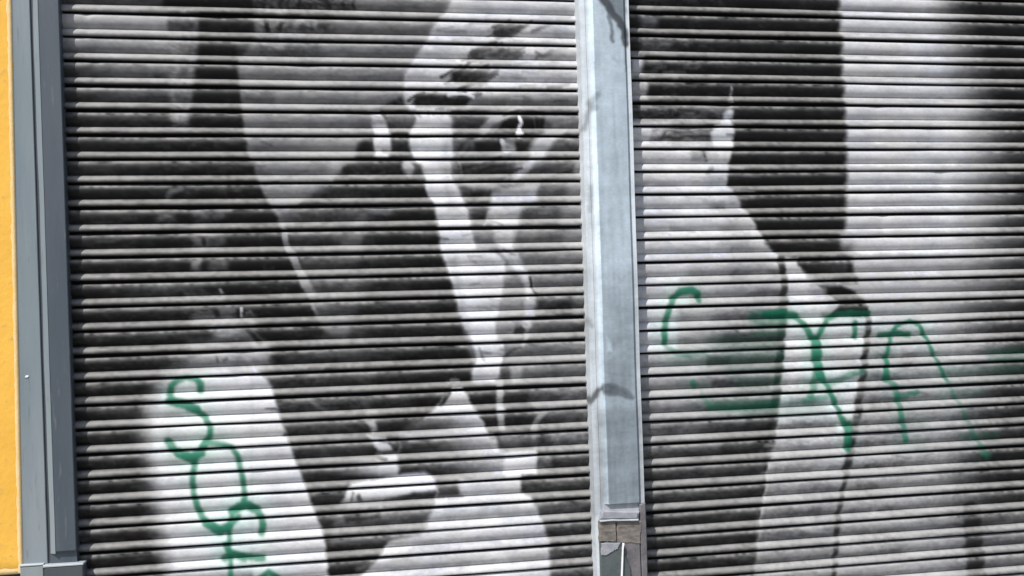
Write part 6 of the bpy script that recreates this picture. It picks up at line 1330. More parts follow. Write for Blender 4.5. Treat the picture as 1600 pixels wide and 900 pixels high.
('s',[(1.382,0.783),(1.44,0.775)],0.0098,0.22403615158025136,0.0053,0.7407203711507899),
('s',[(1.409,0.742),(1.467,0.724)],0.0073,0.11332706850530311,0.0053,0.6669301632081515),
('s',[(1.452,0.912),(1.542,0.909)],0.0082,0.15117940450332504,0.0053,0.6812525263334108),
('s',[(1.31,1.155),(1.395,1.15)],0.0102,0.12565373128830085,0.0053,0.44478467043564196),
('s',[(1.478,0.885),(1.522,0.892)],0.0066,0.08800294119503664,0.0053,0.6340600769301901),
('s',[(1.226,1.07),(1.331,1.07)],0.0083,0.19177438173800165,0.0053,0.6515357970124809),
('s',[(1.401,1.073),(1.505,1.079)],0.0106,0.180850006968434,0.0053,0.5050989910409684),
('s',[(1.311,0.776),(1.39,0.776)],0.0044,0.22374394365268213,0.0053,0.713610330061573),
('s',[(1.403,0.996),(1.454,1.004)],0.008,0.13762386374011146,0.0053,0.448265449837825),
('s',[(1.212,0.944),(1.282,0.934)],0.0067,0.1316620717632747,0.0053,0.7249998214766326),
('s',[(1.472,1.074),(1.512,1.075)],0.0065,0.1044067318335146,0.0053,0.5343714650595239),
('s',[(1.19,0.988),(1.221,0.987)],0.0093,0.2774004963525394,0.0053,0.6639512002649918),
('s',[(1.373,1.02),(1.416,1.005)],0.0091,0.29965635728926804,0.0053,0.5892576772548067),
('s',[(1.473,1.012),(1.571,1.018)],0.0056,0.23870983765331436,0.0053,0.47800326951582317),
('s',[(1.433,0.964),(1.486,0.973)],0.005,0.10977554173262305,0.0053,0.6555873411801849),
('s',[(1.227,1.112),(1.304,1.108)],0.0103,0.24876856653458881,0.0053,0.6336626982789222),
('s',[(1.265,1.092),(1.307,1.094)],0.0062,0.14301537448009932,0.0053,0.5658260448435338),
('s',[(1.345,0.936),(1.441,0.935)],0.0092,0.22950784013385314,0.0053,0.3554291948744844),
('s',[(1.292,0.817),(1.396,0.807)],0.0071,0.2258890809587132,0.0053,0.4523562121660813),
('s',[(1.28,1.06),(1.324,1.06)],0.0059,0.15156955011369413,0.0053,0.4302054002335235),
('s',[(1.438,1.055),(1.525,1.063)],0.0104,0.2327636308388254,0.0053,0.6039317128058559),
('s',[(1.431,0.753),(1.496,0.745)],0.0043,0.15315316789843283,0.0053,0.6146355423315581),
('s',[(1.229,1.26),(1.286,1.262)],0.0062,0.2325827726959746,0.0053,0.7078116966899732),
('s',[(1.442,1.172),(1.536,1.154)],0.0099,0.10342264518626218,0.0053,0.5082163088242941),
('s',[(1.175,1.259),(1.253,1.257)],0.0068,0.18688969955596627,0.0053,0.6134587039383049),
('s',[(1.249,1.269),(1.298,1.267)],0.009,0.24910849726736772,0.0053,0.4755101749593712),
('s',[(1.523,0.876),(1.56,0.886)],0.0077,0.266391537345401,0.0053,0.5180268727298334),
('s',[(1.493,1.207),(1.58,1.192)],0.0069,0.09096783599084672,0.0053,0.491386956886026),
('s',[(1.659,2.238),(1.745,2.231)],0.0104,0.07932681480424338,0.0053,0.49433519454014696),
('s',[(1.762,2.089),(1.859,2.086)],0.0066,0.04899288001839285,0.0053,0.4748872087951822),
('s',[(1.693,2.49),(1.781,2.499)],0.0093,0.1865931715152953,0.0053,0.40162665694854904),
('s',[(1.622,2.197),(1.718,2.207)],0.0049,0.18499508824129066,0.0053,0.3960348350983997),
('s',[(1.554,2.324),(1.611,2.332)],0.0079,0.2189398671954099,0.0053,0.4926894533186694),
('s',[(1.689,2.223),(1.762,2.237)],0.0099,0.1569350412465524,0.0053,0.6455627150518383),
('s',[(1.642,2.099),(1.749,2.098)],0.0065,0.14595618154813736,0.0053,0.6575880521247797),
('s',[(1.713,2.19),(1.774,2.181)],0.0048,0.1567298291285627,0.0053,0.39612133792753945),
('s',[(1.531,2.184),(1.608,2.182)],0.0067,0.0576293203742638,0.0053,0.5221063124574732),
('s',[(1.492,2.284),(1.57,2.279)],0.0066,0.14140340204788016,0.0053,0.6697680196145046),
('s',[(1.635,2.365),(1.743,2.37)],0.0046,0.19134898658429267,0.0053,0.5445505376862367),
('s',[(1.773,2.095),(1.822,2.105)],0.0059,0.18477685233411498,0.0053,0.6245112374778286),
('s',[(1.694,1.905),(1.786,1.901)],0.0045,0.06862903245571704,0.0053,0.5736395413521866),
('s',[(1.796,2.602),(1.827,2.612)],0.0106,0.08982017888162844,0.0053,0.6033433687942248),
('s',[(1.715,2.193),(1.804,2.186)],0.0083,0.20722023416479815,0.0053,0.6982444292994964),
('s',[(1.679,2.686),(1.768,2.683)],0.0058,0.07425607651290478,0.0053,0.5698453790714086),
('s',[(1.53,2.192),(1.571,2.188)],0.0103,0.053944927582235645,0.0053,0.5146606717096153),
('s',[(1.505,2.437),(1.61,2.44)],0.0073,0.21051407121928953,0.0053,0.7361725934016338),
('s',[(1.713,2.009),(1.769,2.014)],0.0065,0.10317866042230309,0.0053,0.6828893744892506),
('s',[(1.506,2.146),(1.543,2.141)],0.0099,0.16065570905344848,0.0053,0.7778171090551689),
('s',[(1.837,2.422),(1.898,2.425)],0.0059,0.13264632446161823,0.0053,0.6738013419841045),
('s',[(1.765,2.221),(1.811,2.223)],0.0051,0.1784630316644864,0.0053,0.5020326215481848),
('s',[(1.814,2.275),(1.917,2.279)],0.0085,0.20179506481650106,0.0053,0.5223259504492432),
('s',[(1.59,2.15),(1.626,2.145)],0.0075,0.141582637713124,0.0053,0.7217891331394186),
('s',[(1.757,2.467),(1.841,2.459)],0.0103,0.17036813382927835,0.0053,0.6908277580601428),
('s',[(1.754,2.46),(1.811,2.47)],0.0045,0.10717522842585545,0.0053,0.7224455613202794),
('s',[(0.148,2.706),(0.17,2.701)],0.0047,0.2893448149188893,0.0053,0.6069810051073179),
('s',[(-0.086,2.589),(-0.05,2.596)],0.0072,0.2421016298786171,0.0053,0.43612085576143267),
('s',[(0.036,2.599),(0.06,2.605)],0.0043,0.2951724597811488,0.0053,0.7601874347577209),
('s',[(-0.086,2.59),(-0.056,2.598)],0.0084,0.3798270467869899,0.0053,0.46031725636379067),
('s',[(-0.123,2.712),(-0.094,2.703)],0.0081,0.35159432866815243,0.0053,0.5927516892923266),
('s',[(0.168,2.696),(0.189,2.704)],0.0069,0.2937733749775254,0.0053,0.5434970523735045),
('s',[(0.102,2.663),(0.123,2.663)],0.007,0.48981163574289616,0.0053,0.7147780708049788),
('s',[(0.108,2.687),(0.152,2.681)],0.0078,0.37881927654678194,0.0053,0.4990758206195549),
('s',[(0.023,2.579),(0.047,2.584)],0.0082,0.3584279950141479,0.0053,0.7615227806531719),
('s',[(-0.028,2.609),(-0.006,2.598)],0.0052,0.3197728209206862,0.0053,0.6755601372134243),
('s',[(0.027,2.664),(0.064,2.656)],0.0073,0.4596099273808094,0.0053,0.5419166907154925),
('s',[(-0.088,2.71),(-0.048,2.718)],0.0079,0.2980327504822345,0.0053,0.555555517924572),
('s',[(0.023,2.607),(0.063,2.616)],0.0067,0.4596332939196744,0.0053,0.5019587559533458),
('s',[(-0.036,2.7),(-0.002,2.701)],0.0063,0.3079435887197306,0.0053,0.47785754976095185),
('s',[(-0.063,2.709),(-0.046,2.708)],0.0074,0.4235496060492597,0.0053,0.7287801904114549),
('s',[(-0.039,2.658),(-0.014,2.651)],0.005,0.4158497844040672,0.0053,0.5257507200119287),
('s',[(0.09,2.65),(0.116,2.642)],0.0056,0.21554316383792452,0.0053,0.6648257667275493),
('s',[(0.125,2.67),(0.158,2.68)],0.0046,0.3798740879042658,0.0053,0.7826877017271124),
('s',[(0.028,2.634),(0.068,2.627)],0.0058,0.15218152642750205,0.0053,0.7219665013345555),
('s',[(0.207,2.693),(0.223,2.684)],0.0081,0.4797365428116444,0.0053,0.7182426763374824),
('s',[(-0.014,2.667),(0.025,2.668)],0.0067,0.16249742574193535,0.0053,0.6619690727087926),
('s',[(0.187,2.658),(0.213,2.661)],0.0064,0.366383590792404,0.0053,0.509666691147885),
('s',[(-0.109,2.584),(-0.074,2.578)],0.007,0.23841900808842448,0.0053,0.6311812536728965),
('s',[(0.167,2.72),(0.194,2.714)],0.0053,0.4753332402041849,0.0053,0.521377019826402),
('s',[(2.11,1.396),(2.154,1.384)],0.0096,0.6020817824375373,0.0053,0.7446363290157093),
('s',[(2.101,1.559),(2.201,1.552)],0.0074,0.3811985944684455,0.0053,0.45534948201200687),
('s',[(2.007,1.206),(2.06,1.211)],0.007,0.525307561423696,0.0053,0.4615980029442258),
('s',[(2.177,1.097),(2.247,1.1)],0.0061,0.5463093231202426,0.0053,0.7895843742214779),
('s',[(1.975,1.073),(2.069,1.059)],0.0075,0.5610650184974983,0.0053,0.5431589248821589),
('s',[(2.116,1.529),(2.225,1.532)],0.0059,0.5270200653446849,0.0053,0.6732098373023729),
('s',[(2.205,1.478),(2.243,1.489)],0.0046,0.6592406833046456,0.0053,0.6614247611334382),
('s',[(2.182,1.278),(2.264,1.269)],0.0063,0.4691923607056222,0.0053,0.4353461492465134),
('s',[(2.163,1.035),(2.266,1.037)],0.008,0.7106149398372065,0.0053,0.7257538946622065),
('s',[(2.031,1.362),(2.079,1.362)],0.0065,0.6711766168223279,0.0053,0.5432359261235504),
('s',[(2.08,1.159),(2.174,1.142)],0.0057,0.624849146719938,0.0053,0.6060501585042017),
('s',[(2.163,1.202),(2.242,1.191)],0.0104,0.6635830392993423,0.0053,0.4831619315003285),
('s',[(2.183,1.271),(2.294,1.259)],0.0052,0.6105679547723576,0.0053,0.5647415425673219),
('s',[(2.119,1.346),(2.222,1.348)],0.0068,0.4860646076704974,0.0053,0.6708439901393934),
('s',[(2.046,1.489),(2.11,1.48)],0.0062,0.39015451577178356,0.0053,0.4620039577855329),
('s',[(2.169,1.272),(2.21,1.269)],0.0066,0.4639192980361846,0.0053,0.7052058184869712),
('s',[(2.152,1.487),(2.205,1.482)],0.0087,0.3810817631664726,0.0053,0.5033483414629448),
('s',[(2.183,1.37),(2.218,1.372)],0.0044,0.3734142296729915,0.0053,0.586229867529513),
('s',[(2.055,1.156),(2.145,1.153)],0.0093,0.6492193755652489,0.0053,0.6881946440055657),
('s',[(1.972,1.224),(2.083,1.213)],0.0091,0.4705627894515556,0.0053,0.49204447504312776),
('s',[(2.065,1.329),(2.164,1.319)],0.0084,0.4420086748198329,0.0053,0.39726926833234877),
('s',[(2.125,1.415),(2.235,1.404)],0.0075,0.6624088841872305,0.0053,0.7474992374267126),
('s',[(2.054,1.216),(2.116,1.208)],0.0045,0.6323439276508345,0.0053,0.601785198113274),
('s',[(2.089,1.122),(2.159,1.111)],0.0095,0.3423524481589732,0.0053,0.7329548240833823),
('s',[(2.142,1.373),(2.23,1.38)],0.0086,0.5543870194548214,0.0053,0.4964896796106191),
('s',[(2.217,1.11),(2.253,1.12)],0.0056,0.3037713706162127,0.0053,0.4642289474768),
('s',[(2.081,1.158),(2.142,1.143)],0.008,0.6509758589858681,0.0053,0.6468642970726816),
('s',[(2.106,1.361),(2.212,1.351)],0.0045,0.5880588399320407,0.0053,0.7446876068149493),
('s',[(1.986,1.283),(2.094,1.265)],0.0095,0.6403457278241932,0.0053,0.5439729658815116),
('s',[(2.156,1.077),(2.234,1.066)],0.0086,0.6994829407194783,0.0053,0.5843412561849278),
('s',[(2.184,1.268),(2.291,1.274)],0.0058,0.42131138674469737,0.0053,0.6825295728826779),
('s',[(2.207,1.023),(2.284,1.028)],0.0054,0.3177437416388296,0.0053,0.4634448233569731),
('s',[(2.158,1.35),(2.243,1.338)],0.0066,0.31670447610555974,0.0053,0.7769622727049885),
('s',[(2.05,1.269),(2.125,1.26)],0.0048,0.6566638516689032,0.0053,0.35802735922053014),
('s',[(1.657,0.854),(1.723,0.846)],0.0084,0.5090107093544112,0.0053,0.6536067007079869),
('s',[(1.643,0.897),(1.711,0.897)],0.0084,0.407381315012535,0.0053,0.7048357104505988),
('s',[(1.706,1.057),(1.806,1.056)],0.0085,0.3528246189189993,0.0053,0.542709915589975),
('s',[(1.73,0.876),(1.838,0.859)],0.0095,0.6894851157081867,0.0053,0.6107985461685466),
('s',[(1.691,1.203),(1.765,1.188)],0.0068,0.5981828452530606,0.0053,0.6904123337779513),
('s',[(1.732,1.136),(1.805,1.125)],0.0101,0.5245802372003047,0.0053,0.5021530316681142),
('s',[(1.782,0.72),(1.881,0.722)],0.0048,0.6871910481054635,0.0053,0.79840301259706),
('s',[(1.739,1.223),(1.811,1.216)],0.0097,0.573751185159961,0.0053,0.7649985434670841),
('s',[(1.761,1.056),(1.837,1.06)],0.0047,0.41568766720636435,0.0053,0.5995166741941907),
('s',[(1.744,1.243),(1.776,1.251)],0.0096,0.49155983924296015,0.0053,0.3510019941078746),
('s',[(1.622,0.76),(1.707,0.754)],0.0073,0.3911949120640242,0.0053,0.41887860481682665),
('s',[(1.692,0.859),(1.744,0.845)],0.0087,0.6710535959435389,0.0053,0.5284421715811007),
('s',[(1.661,0.894),(1.763,0.901)],0.0061,0.6841541521962362,0.0053,0.6378870057065658),
('s',[(1.653,0.829),(1.706,0.813)],0.0061,0.6688337146978969,0.0053,0.4288850575050112),
('s',[(1.64,1.083),(1.728,1.074)],0.0078,0.5943708214187644,0.0053,0.7034878247650438),
('s',[(1.606,1.049),(1.704,1.056)],0.0056,0.3669819836627336,0.0053,0.3900675838030251),
('s',[(1.818,0.967),(1.888,0.975)],0.0073,0.6428578575029321,0.0053,0.6325421341991861),
('s',[(1.685,0.752),(1.771,0.751)],0.0075,0.5879892971649368,0.0053,0.4606366371743088),
('s',[(1.634,0.941),(1.696,0.925)],0.0049,0.44634440693893607,0.0053,0.6149718016843416),
('s',[(1.71,1.26),(1.776,1.246)],0.0097,0.45139061665616587,0.0053,0.5385975660457332),
('s',[(1.748,0.824),(1.805,0.81)],0.0066,0.4722689455486121,0.0053,0.49625269523718596),
('s',[(1.578,0.903),(1.629,0.912)],0.0101,0.5308434248999075,0.0053,0.45025824295853634),
('s',[(1.659,1.024),(1.75,1.024)],0.007,0.6171724627962545,0.0053,0.6502609573207031),
('s',[(1.59,0.86),(1.661,0.848)],0.0081,0.5972829691257262,0.0053,0.6739328736473357),
('s',[(0.908,2.274),(0.979,2.276)],0.0102,0.2865157251888618,0.0053,0.6132588171864324),
('s',[(0.852,2.442),(0.925,2.454)],0.0103,0.38518256057574796,0.0053,0.7493024331983829),
('s',[(0.878,2.415),(0.962,2.416)],0.0094,0.4238377938811124,0.0053,0.49602821689950893),
('s',[(0.862,2.314),(0.927,2.325)],0.0068,0.5866648680055477,0.0053,0.7580904552186598),
('s',[(0.877,2.121),(0.94,2.13)],0.0059,0.5302751654271758,0.0053,0.6293883576480712),
('s',[(0.912,2.139),(0.964,2.136)],0.0045,0.2646641306125653,0.0053,0.6808826507618537),
('s',[(0.849,2.21),(0.878,2.203)],0.0072,0.2875598451819869,0.0053,0.5874179009505819),
('s',[(0.873,2.398),(0.918,2.405)],0.0061,0.2809644751881025,0.0053,0.7017824681519806),
('s',[(0.846,2.342),(0.926,2.343)],0.0086,0.5111349214103441,0.0053,0.7198765763583691),
('s',[(0.83,2.378),(0.93,2.382)],0.0096,0.441222595477215,0.0053,0.6221837026569427),
('s',[(0.837,2.155),(0.882,2.166)],0.0078,0.2905866369366151,0.0053,0.6605662243134518),
('s',[(0.834,2.449),(0.897,2.449)],0.0068,0.5179541079959058,0.0053,0.3826943696534652),
('s',[(0.823,2.418),(0.859,2.423)],0.0093,0.3403632720214993,0.0053,0.3548989945185232),
('s',[(0.873,2.368),(0.905,2.371)],0.0061,0.46984955851266075,0.0053,0.7087579123864409)]
GREEN = [
('s',[(-0.325,1.457),(-0.323,1.478),(-0.34,1.495),(-0.369,1.5),(-0.397,1.493),(-0.415,1.475),(-0.42,1.451),(-0.411,1.428)],0.0852,-1,0.0426,0.3),
('s',[(-0.325,1.457),(-0.323,1.478),(-0.34,1.495),(-0.369,1.5),(-0.397,1.493),(-0.415,1.475),(-0.42,1.451),(-0.411,1.428)],0.0215,1,0.006,0.97),
('s',[(-0.419,1.429),(-0.38,1.417),(-0.341,1.397)],0.0852,-1,0.0426,0.3),
('s',[(-0.419,1.429),(-0.38,1.417),(-0.341,1.397)],0.031,1,0.006,0.97),
('s',[(-0.341,1.397),(-0.31,1.37),(-0.297,1.337),(-0.302,1.308),(-0.321,1.281)],0.0852,-1,0.0426,0.3),
('s',[(-0.341,1.397),(-0.31,1.37),(-0.297,1.337),(-0.302,1.308),(-0.321,1.281)],0.0215,1,0.006,0.97),
('s',[(-0.429,1.298),(-0.412,1.273),(-0.385,1.255),(-0.357,1.25),(-0.329,1.265),(-0.317,1.284)],0.0852,-1,0.0426,0.3),
('s',[(-0.429,1.298),(-0.412,1.273),(-0.385,1.255),(-0.357,1.25),(-0.329,1.265),(-0.317,1.284)],0.0262,1,0.006,0.97),
('s',[(-0.397,1.26),(-0.358,1.237),(-0.33,1.256)],0.0852,-1,0.0426,0.3),
('s',[(-0.397,1.26),(-0.358,1.237),(-0.33,1.256)],0.0286,1,0.006,0.97),
('s',[(-0.301,1.288),(-0.257,1.281),(-0.233,1.272),(-0.216,1.242),(-0.204,1.184),(-0.198,1.121),(-0.203,1.08)],0.0852,-1,0.0426,0.3),
('s',[(-0.301,1.288),(-0.257,1.281),(-0.233,1.272),(-0.216,1.242),(-0.204,1.184),(-0.198,1.121),(-0.203,1.08)],0.0191,1,0.006,0.97),
('s',[(-0.346,1.241),(-0.355,1.198),(-0.36,1.159),(-0.354,1.118),(-0.343,1.076),(-0.322,1.038),(-0.28,1.011),(-0.245,1.021),(-0.22,1.048)],0.0852,-1,0.0426,0.3),
('s',[(-0.346,1.241),(-0.355,1.198),(-0.36,1.159),(-0.354,1.118),(-0.343,1.076),(-0.322,1.038),(-0.28,1.011),(-0.245,1.021),(-0.22,1.048)],0.0215,1,0.006,0.97),
('s',[(-0.321,1.03),(-0.28,0.998),(-0.25,1.013)],0.0852,-1,0.0426,0.3),
('s',[(-0.321,1.03),(-0.28,0.998),(-0.25,1.013)],0.0262,1,0.006,0.97),
('s',[(-0.24,1.062),(-0.215,1.081),(-0.187,1.085),(-0.163,1.069),(-0.148,1.044),(-0.143,1.014),(-0.148,0.988)],0.0852,-1,0.0426,0.3),
('s',[(-0.24,1.062),(-0.215,1.081),(-0.187,1.085),(-0.163,1.069),(-0.148,1.044),(-0.143,1.014),(-0.148,0.988)],0.0239,1,0.006,0.97),
('s',[(-0.232,1.069),(-0.195,1.08),(-0.172,1.066)],0.0852,-1,0.0426,0.3),
('s',[(-0.232,1.069),(-0.195,1.08),(-0.172,1.066)],0.0262,1,0.006,0.97),
('s',[(-0.24,1.049),(-0.251,1.021),(-0.249,0.98),(-0.252,0.943)],0.0852,-1,0.0426,0.3),
('s',[(-0.24,1.049),(-0.251,1.021),(-0.249,0.98),(-0.252,0.943)],0.0167,1,0.006,0.97),
('s',[(-0.263,0.96),(-0.248,0.93),(-0.198,0.914),(-0.146,0.907)],0.0852,-1,0.0426,0.3),
('s',[(-0.263,0.96),(-0.248,0.93),(-0.198,0.914),(-0.146,0.907)],0.0215,1,0.006,0.97),
('s',[(-0.265,0.915),(-0.244,0.926),(-0.209,0.911)],0.0852,-1,0.0426,0.3),
('s',[(-0.265,0.915),(-0.244,0.926),(-0.209,0.911)],0.0262,1,0.006,0.918),
('s',[(-0.249,0.918),(-0.251,0.846)],0.0852,-1,0.0426,0.3),
('s',[(-0.249,0.918),(-0.251,0.846)],0.0191,1,0.006,0.97),
('s',[(-0.158,0.841),(-0.129,0.862),(-0.102,0.841)],0.0852,-1,0.0426,0.3),
('s',[(-0.158,0.841),(-0.129,0.862),(-0.102,0.841)],0.0215,1,0.006,0.97),
('s',[(1.369,1.706),(1.365,1.729),(1.345,1.743),(1.304,1.739),(1.273,1.711),(1.253,1.662),(1.239,1.611),(1.24,1.562)],0.0852,-1,0.0426,0.3),
('s',[(1.369,1.706),(1.365,1.729),(1.345,1.743),(1.304,1.739),(1.273,1.711),(1.253,1.662),(1.239,1.611),(1.24,1.562)],0.0239,1,0.006,0.97),
('s',[(1.295,1.73),(1.342,1.738)],0.0852,-1,0.0426,0.3),
('s',[(1.295,1.73),(1.342,1.738)],0.0167,1,0.006,0.8424),
('s',[(1.238,1.576),(1.246,1.544),(1.274,1.523),(1.323,1.513),(1.382,1.522)],0.0852,-1,0.0426,0.3),
('s',[(1.238,1.576),(1.246,1.544),(1.274,1.523),(1.323,1.513),(1.382,1.522)],0.0191,1,0.0064,0.648),
('f',[(1.407,1.57),(1.671,1.562),(1.67,1.521),(1.406,1.53)],1,0.0341,0.36,0),
('f',[(1.253,1.531),(1.453,1.524),(1.451,1.461),(1.251,1.468)],1,0.0256,0.23,0),
('f',[(1.453,1.531),(1.682,1.523),(1.679,1.429),(1.45,1.438)],1,0.0256,0.29,0),
('f',[(1.498,1.432),(1.672,1.425),(1.669,1.366),(1.496,1.373)],1,0.0383,0.3,0),
('f',[(1.386,1.355),(1.644,1.344),(1.643,1.294),(1.384,1.306)],1,0.0192,0.52,0),
('f',[(1.652,1.342),(1.835,1.334),(1.833,1.27),(1.649,1.278)],1,0.0256,0.39,0),
('f',[(1.554,1.663),(1.699,1.659),(1.698,1.613),(1.552,1.618)],1,0.0149,0.55,0),
('f',[(1.577,1.628),(1.688,1.625),(1.687,1.577),(1.575,1.581)],1,0.0256,0.52,0),
('s',[(1.336,1.416),(1.347,1.404)],0.0852,-1,0.0426,0.3),
('s',[(1.336,1.416),(1.347,1.404)],0.0239,1,0.0064,0.756),
('s',[(1.367,1.37),(1.399,1.328),(1.494,1.315),(1.651,1.326)],0.0852,-1,0.0426,0.3),
('s',[(1.367,1.37),(1.399,1.328),(1.494,1.315),(1.651,1.326)],0.0191,1,0.0085,0.54),
('s',[(1.614,1.645),(1.679,1.655),(1.73,1.64),(1.768,1.595),(1.803,1.539)],0.0852,-1,0.0426,0.3),
('s',[(1.614,1.645),(1.679,1.655),(1.73,1.64),(1.768,1.595),(1.803,1.539)],0.0239,1,0.006,0.97),
('s',[(1.638,1.64),(1.723,1.638)],0.0852,-1,0.0426,0.3),
('s',[(1.638,1.64),(1.723,1.638)],0.0262,1,0.006,0.8424),
('s',[(1.803,1.553),(1.808,1.461),(1.818,1.415)],0.0852,-1,0.0426,0.3),
('s',[(1.803,1.553),(1.808,1.461),(1.818,1.415)],0.0334,1,0.006,0.97),
('s',[(1.803,1.53),(1.808,1.473)],0.0852,-1,0.0426,0.3),
('s',[(1.803,1.53),(1.808,1.473)],0.0429,1,0.006,0.7776000000000001),
('s',[(1.819,1.426),(1.842,1.386),(1.872,1.323),(1.89,1.274),(1.909,1.241),(1.917,1.171)],0.0852,-1,0.0426,0.3),
('s',[(1.819,1.426),(1.842,1.386),(1.872,1.323),(1.89,1.274),(1.909,1.241),(1.917,1.171)],0.0215,1,0.006,0.97),
('s',[(1.919,1.24),(1.916,1.158)],0.0852,-1,0.0426,0.3),
('s',[(1.919,1.24),(1.916,1.158)],0.0334,1,0.006,0.97),
('s',[(2.011,1.639),(1.946,1.641),(1.891,1.64),(1.85,1.623),(1.819,1.571),(1.806,1.496)],0.0852,-1,0.0426,0.3),
('s',[(2.011,1.639),(1.946,1.641),(1.891,1.64),(1.85,1.623),(1.819,1.571),(1.806,1.496)],0.0215,1,0.006,0.97),
('f',[(1.834,1.648),(2.016,1.643),(2.015,1.62),(1.833,1.626)],1,0.0106,0.5,0),
('s',[(1.805,1.45),(1.793,1.393),(1.777,1.352)],0.0852,-1,0.0426,0.3),
('s',[(1.805,1.45),(1.793,1.393),(1.777,1.352)],0.0262,1,0.006,0.7776000000000001),
('f',[(1.752,1.418),(1.863,1.413),(1.862,1.379),(1.751,1.383)],1,0.0128,0.4,0),
('s',[(1.847,1.391),(1.903,1.407),(1.938,1.424),(1.984,1.436)],0.0852,-1,0.0426,0.3),
('s',[(1.847,1.391),(1.903,1.407),(1.938,1.424),(1.984,1.436)],0.0239,1,0.006,0.7020000000000001),
('s',[(1.957,1.61),(1.958,1.557)],0.0852,-1,0.0426,0.3),
('s',[(1.957,1.61),(1.958,1.557)],0.0215,1,0.006,0.97),
('s',[(1.752,1.335),(1.836,1.345)],0.0852,-1,0.0426,0.3),
('s',[(1.752,1.335),(1.836,1.345)],0.0215,1,0.006,0.5616000000000001),
('s',[(2.071,1.4),(2.079,1.486),(2.096,1.553),(2.12,1.592),(2.172,1.609),(2.212,1.591),(2.237,1.548)],0.0852,-1,0.0426,0.3),
('s',[(2.071,1.4),(2.079,1.486),(2.096,1.553),(2.12,1.592),(2.172,1.609),(2.212,1.591),(2.237,1.548)],0.0191,1,0.006,0.97),
('s',[(2.237,1.548),(2.263,1.491),(2.289,1.439),(2.314,1.391)],0.0852,-1,0.0426,0.3),
('s',[(2.237,1.548),(2.263,1.491),(2.289,1.439),(2.314,1.391)],0.0167,1,0.006,0.918),
('s',[(2.314,1.391),(2.343,1.333),(2.367,1.295),(2.413,1.191),(2.465,1.106)],0.0852,-1,0.0426,0.3),
('s',[(2.314,1.391),(2.343,1.333),(2.367,1.295),(2.413,1.191),(2.465,1.106)],0.0167,1,0.006,0.5616000000000001),
('s',[(2.058,1.559),(2.12,1.566),(2.17,1.557)],0.0852,-1,0.0426,0.3),
('s',[(2.058,1.559),(2.12,1.566),(2.17,1.557)],0.0239,1,0.006,0.97),
('s',[(2.073,1.475),(2.078,1.4),(2.108,1.371),(2.121,1.31),(2.134,1.24),(2.146,1.174)],0.0852,-1,0.0426,0.3),
('s',[(2.073,1.475),(2.078,1.4),(2.108,1.371),(2.121,1.31),(2.134,1.24),(2.146,1.174)],0.0239,1,0.006,0.8424),
('s',[(2.116,1.329),(2.157,1.339),(2.194,1.349)],0.0852,-1,0.0426,0.3),
('s',[(2.116,1.329),(2.157,1.339),(2.194,1.349)],0.0239,1,0.006,0.7020000000000001),
('f',[(2.295,1.443),(2.636,1.431),(2.634,1.383),(2.293,1.396)],1,0.0298,0.3,0),
('f',[(2.479,1.496),(2.652,1.49),(2.65,1.44),(2.478,1.446)],1,0.0192,0.45,0),
('f',[(2.266,1.374),(2.475,1.366),(2.473,1.307),(2.264,1.315)],1,0.0298,0.22,0),
('s',[(2.44,1.131),(2.47,1.101)],0.0852,-1,0.0426,0.3),
('s',[(2.44,1.131),(2.47,1.101)],0.0286,1,0.0106,0.48600000000000004),
('f',[(2.084,1.265),(2.262,1.257),(2.261,1.215),(2.082,1.223)],1,0.0256,0.2,0),
('f',[(2.106,1.183),(2.234,1.176),(2.232,1.13),(2.104,1.136)],1,0.0213,0.25,0),
('f',[(2.364,1.191),(2.521,1.184),(2.52,1.15),(2.363,1.158)],1,0.0213,0.35,0)]
tone = Sheet(-1.0, 3.1, -.05, 3.2, .003, .12); tone.run(MURAL)
spray = Sheet(-1.0, 3.1, -.05, 3.2, .003, 0., .002)
mist = Sheet(-1.0, 3.1, -.05, 3.2, .003, 0., .004)
spray.run([o for o in GREEN if not (o[0] == 's' and o[3] == -1)])
mist.run([o[:3] + (1,) + o[4:] for o in GREEN if o[0] == 's' and o[3] == -1])
tintn = Sheet(-1.0, 3.1, -.05, 3.2, .006); tintn.a = .7 * vnoise(tintn.H, tintn.W, 26, 10, 21) + .5 * vnoise(tintn.H, tintn.W, 9, 4, 22)
ribn = Sheet(-1.0, 3.1, -.05, 3.2, .004); ribn.a = .6 * vnoise(ribn.H, ribn.W, 12, 5, 31) + .9 * vnoise(ribn.H, ribn.W, 3.5, 2, 32) + .5 * vnoise(ribn.H, ribn.W, 60, 8, 33)

dry = Sheet(-1.0, 3.1, -.05, 3.2, .003); dry.a = .7 * vnoise(dry.H, dry.W, 11, 2.2, 51) + .6 * vnoise(dry.H, dry.W, 4, 2, 52) + .6 * vnoise(dry.H, dry.W, 40, 6, 53)
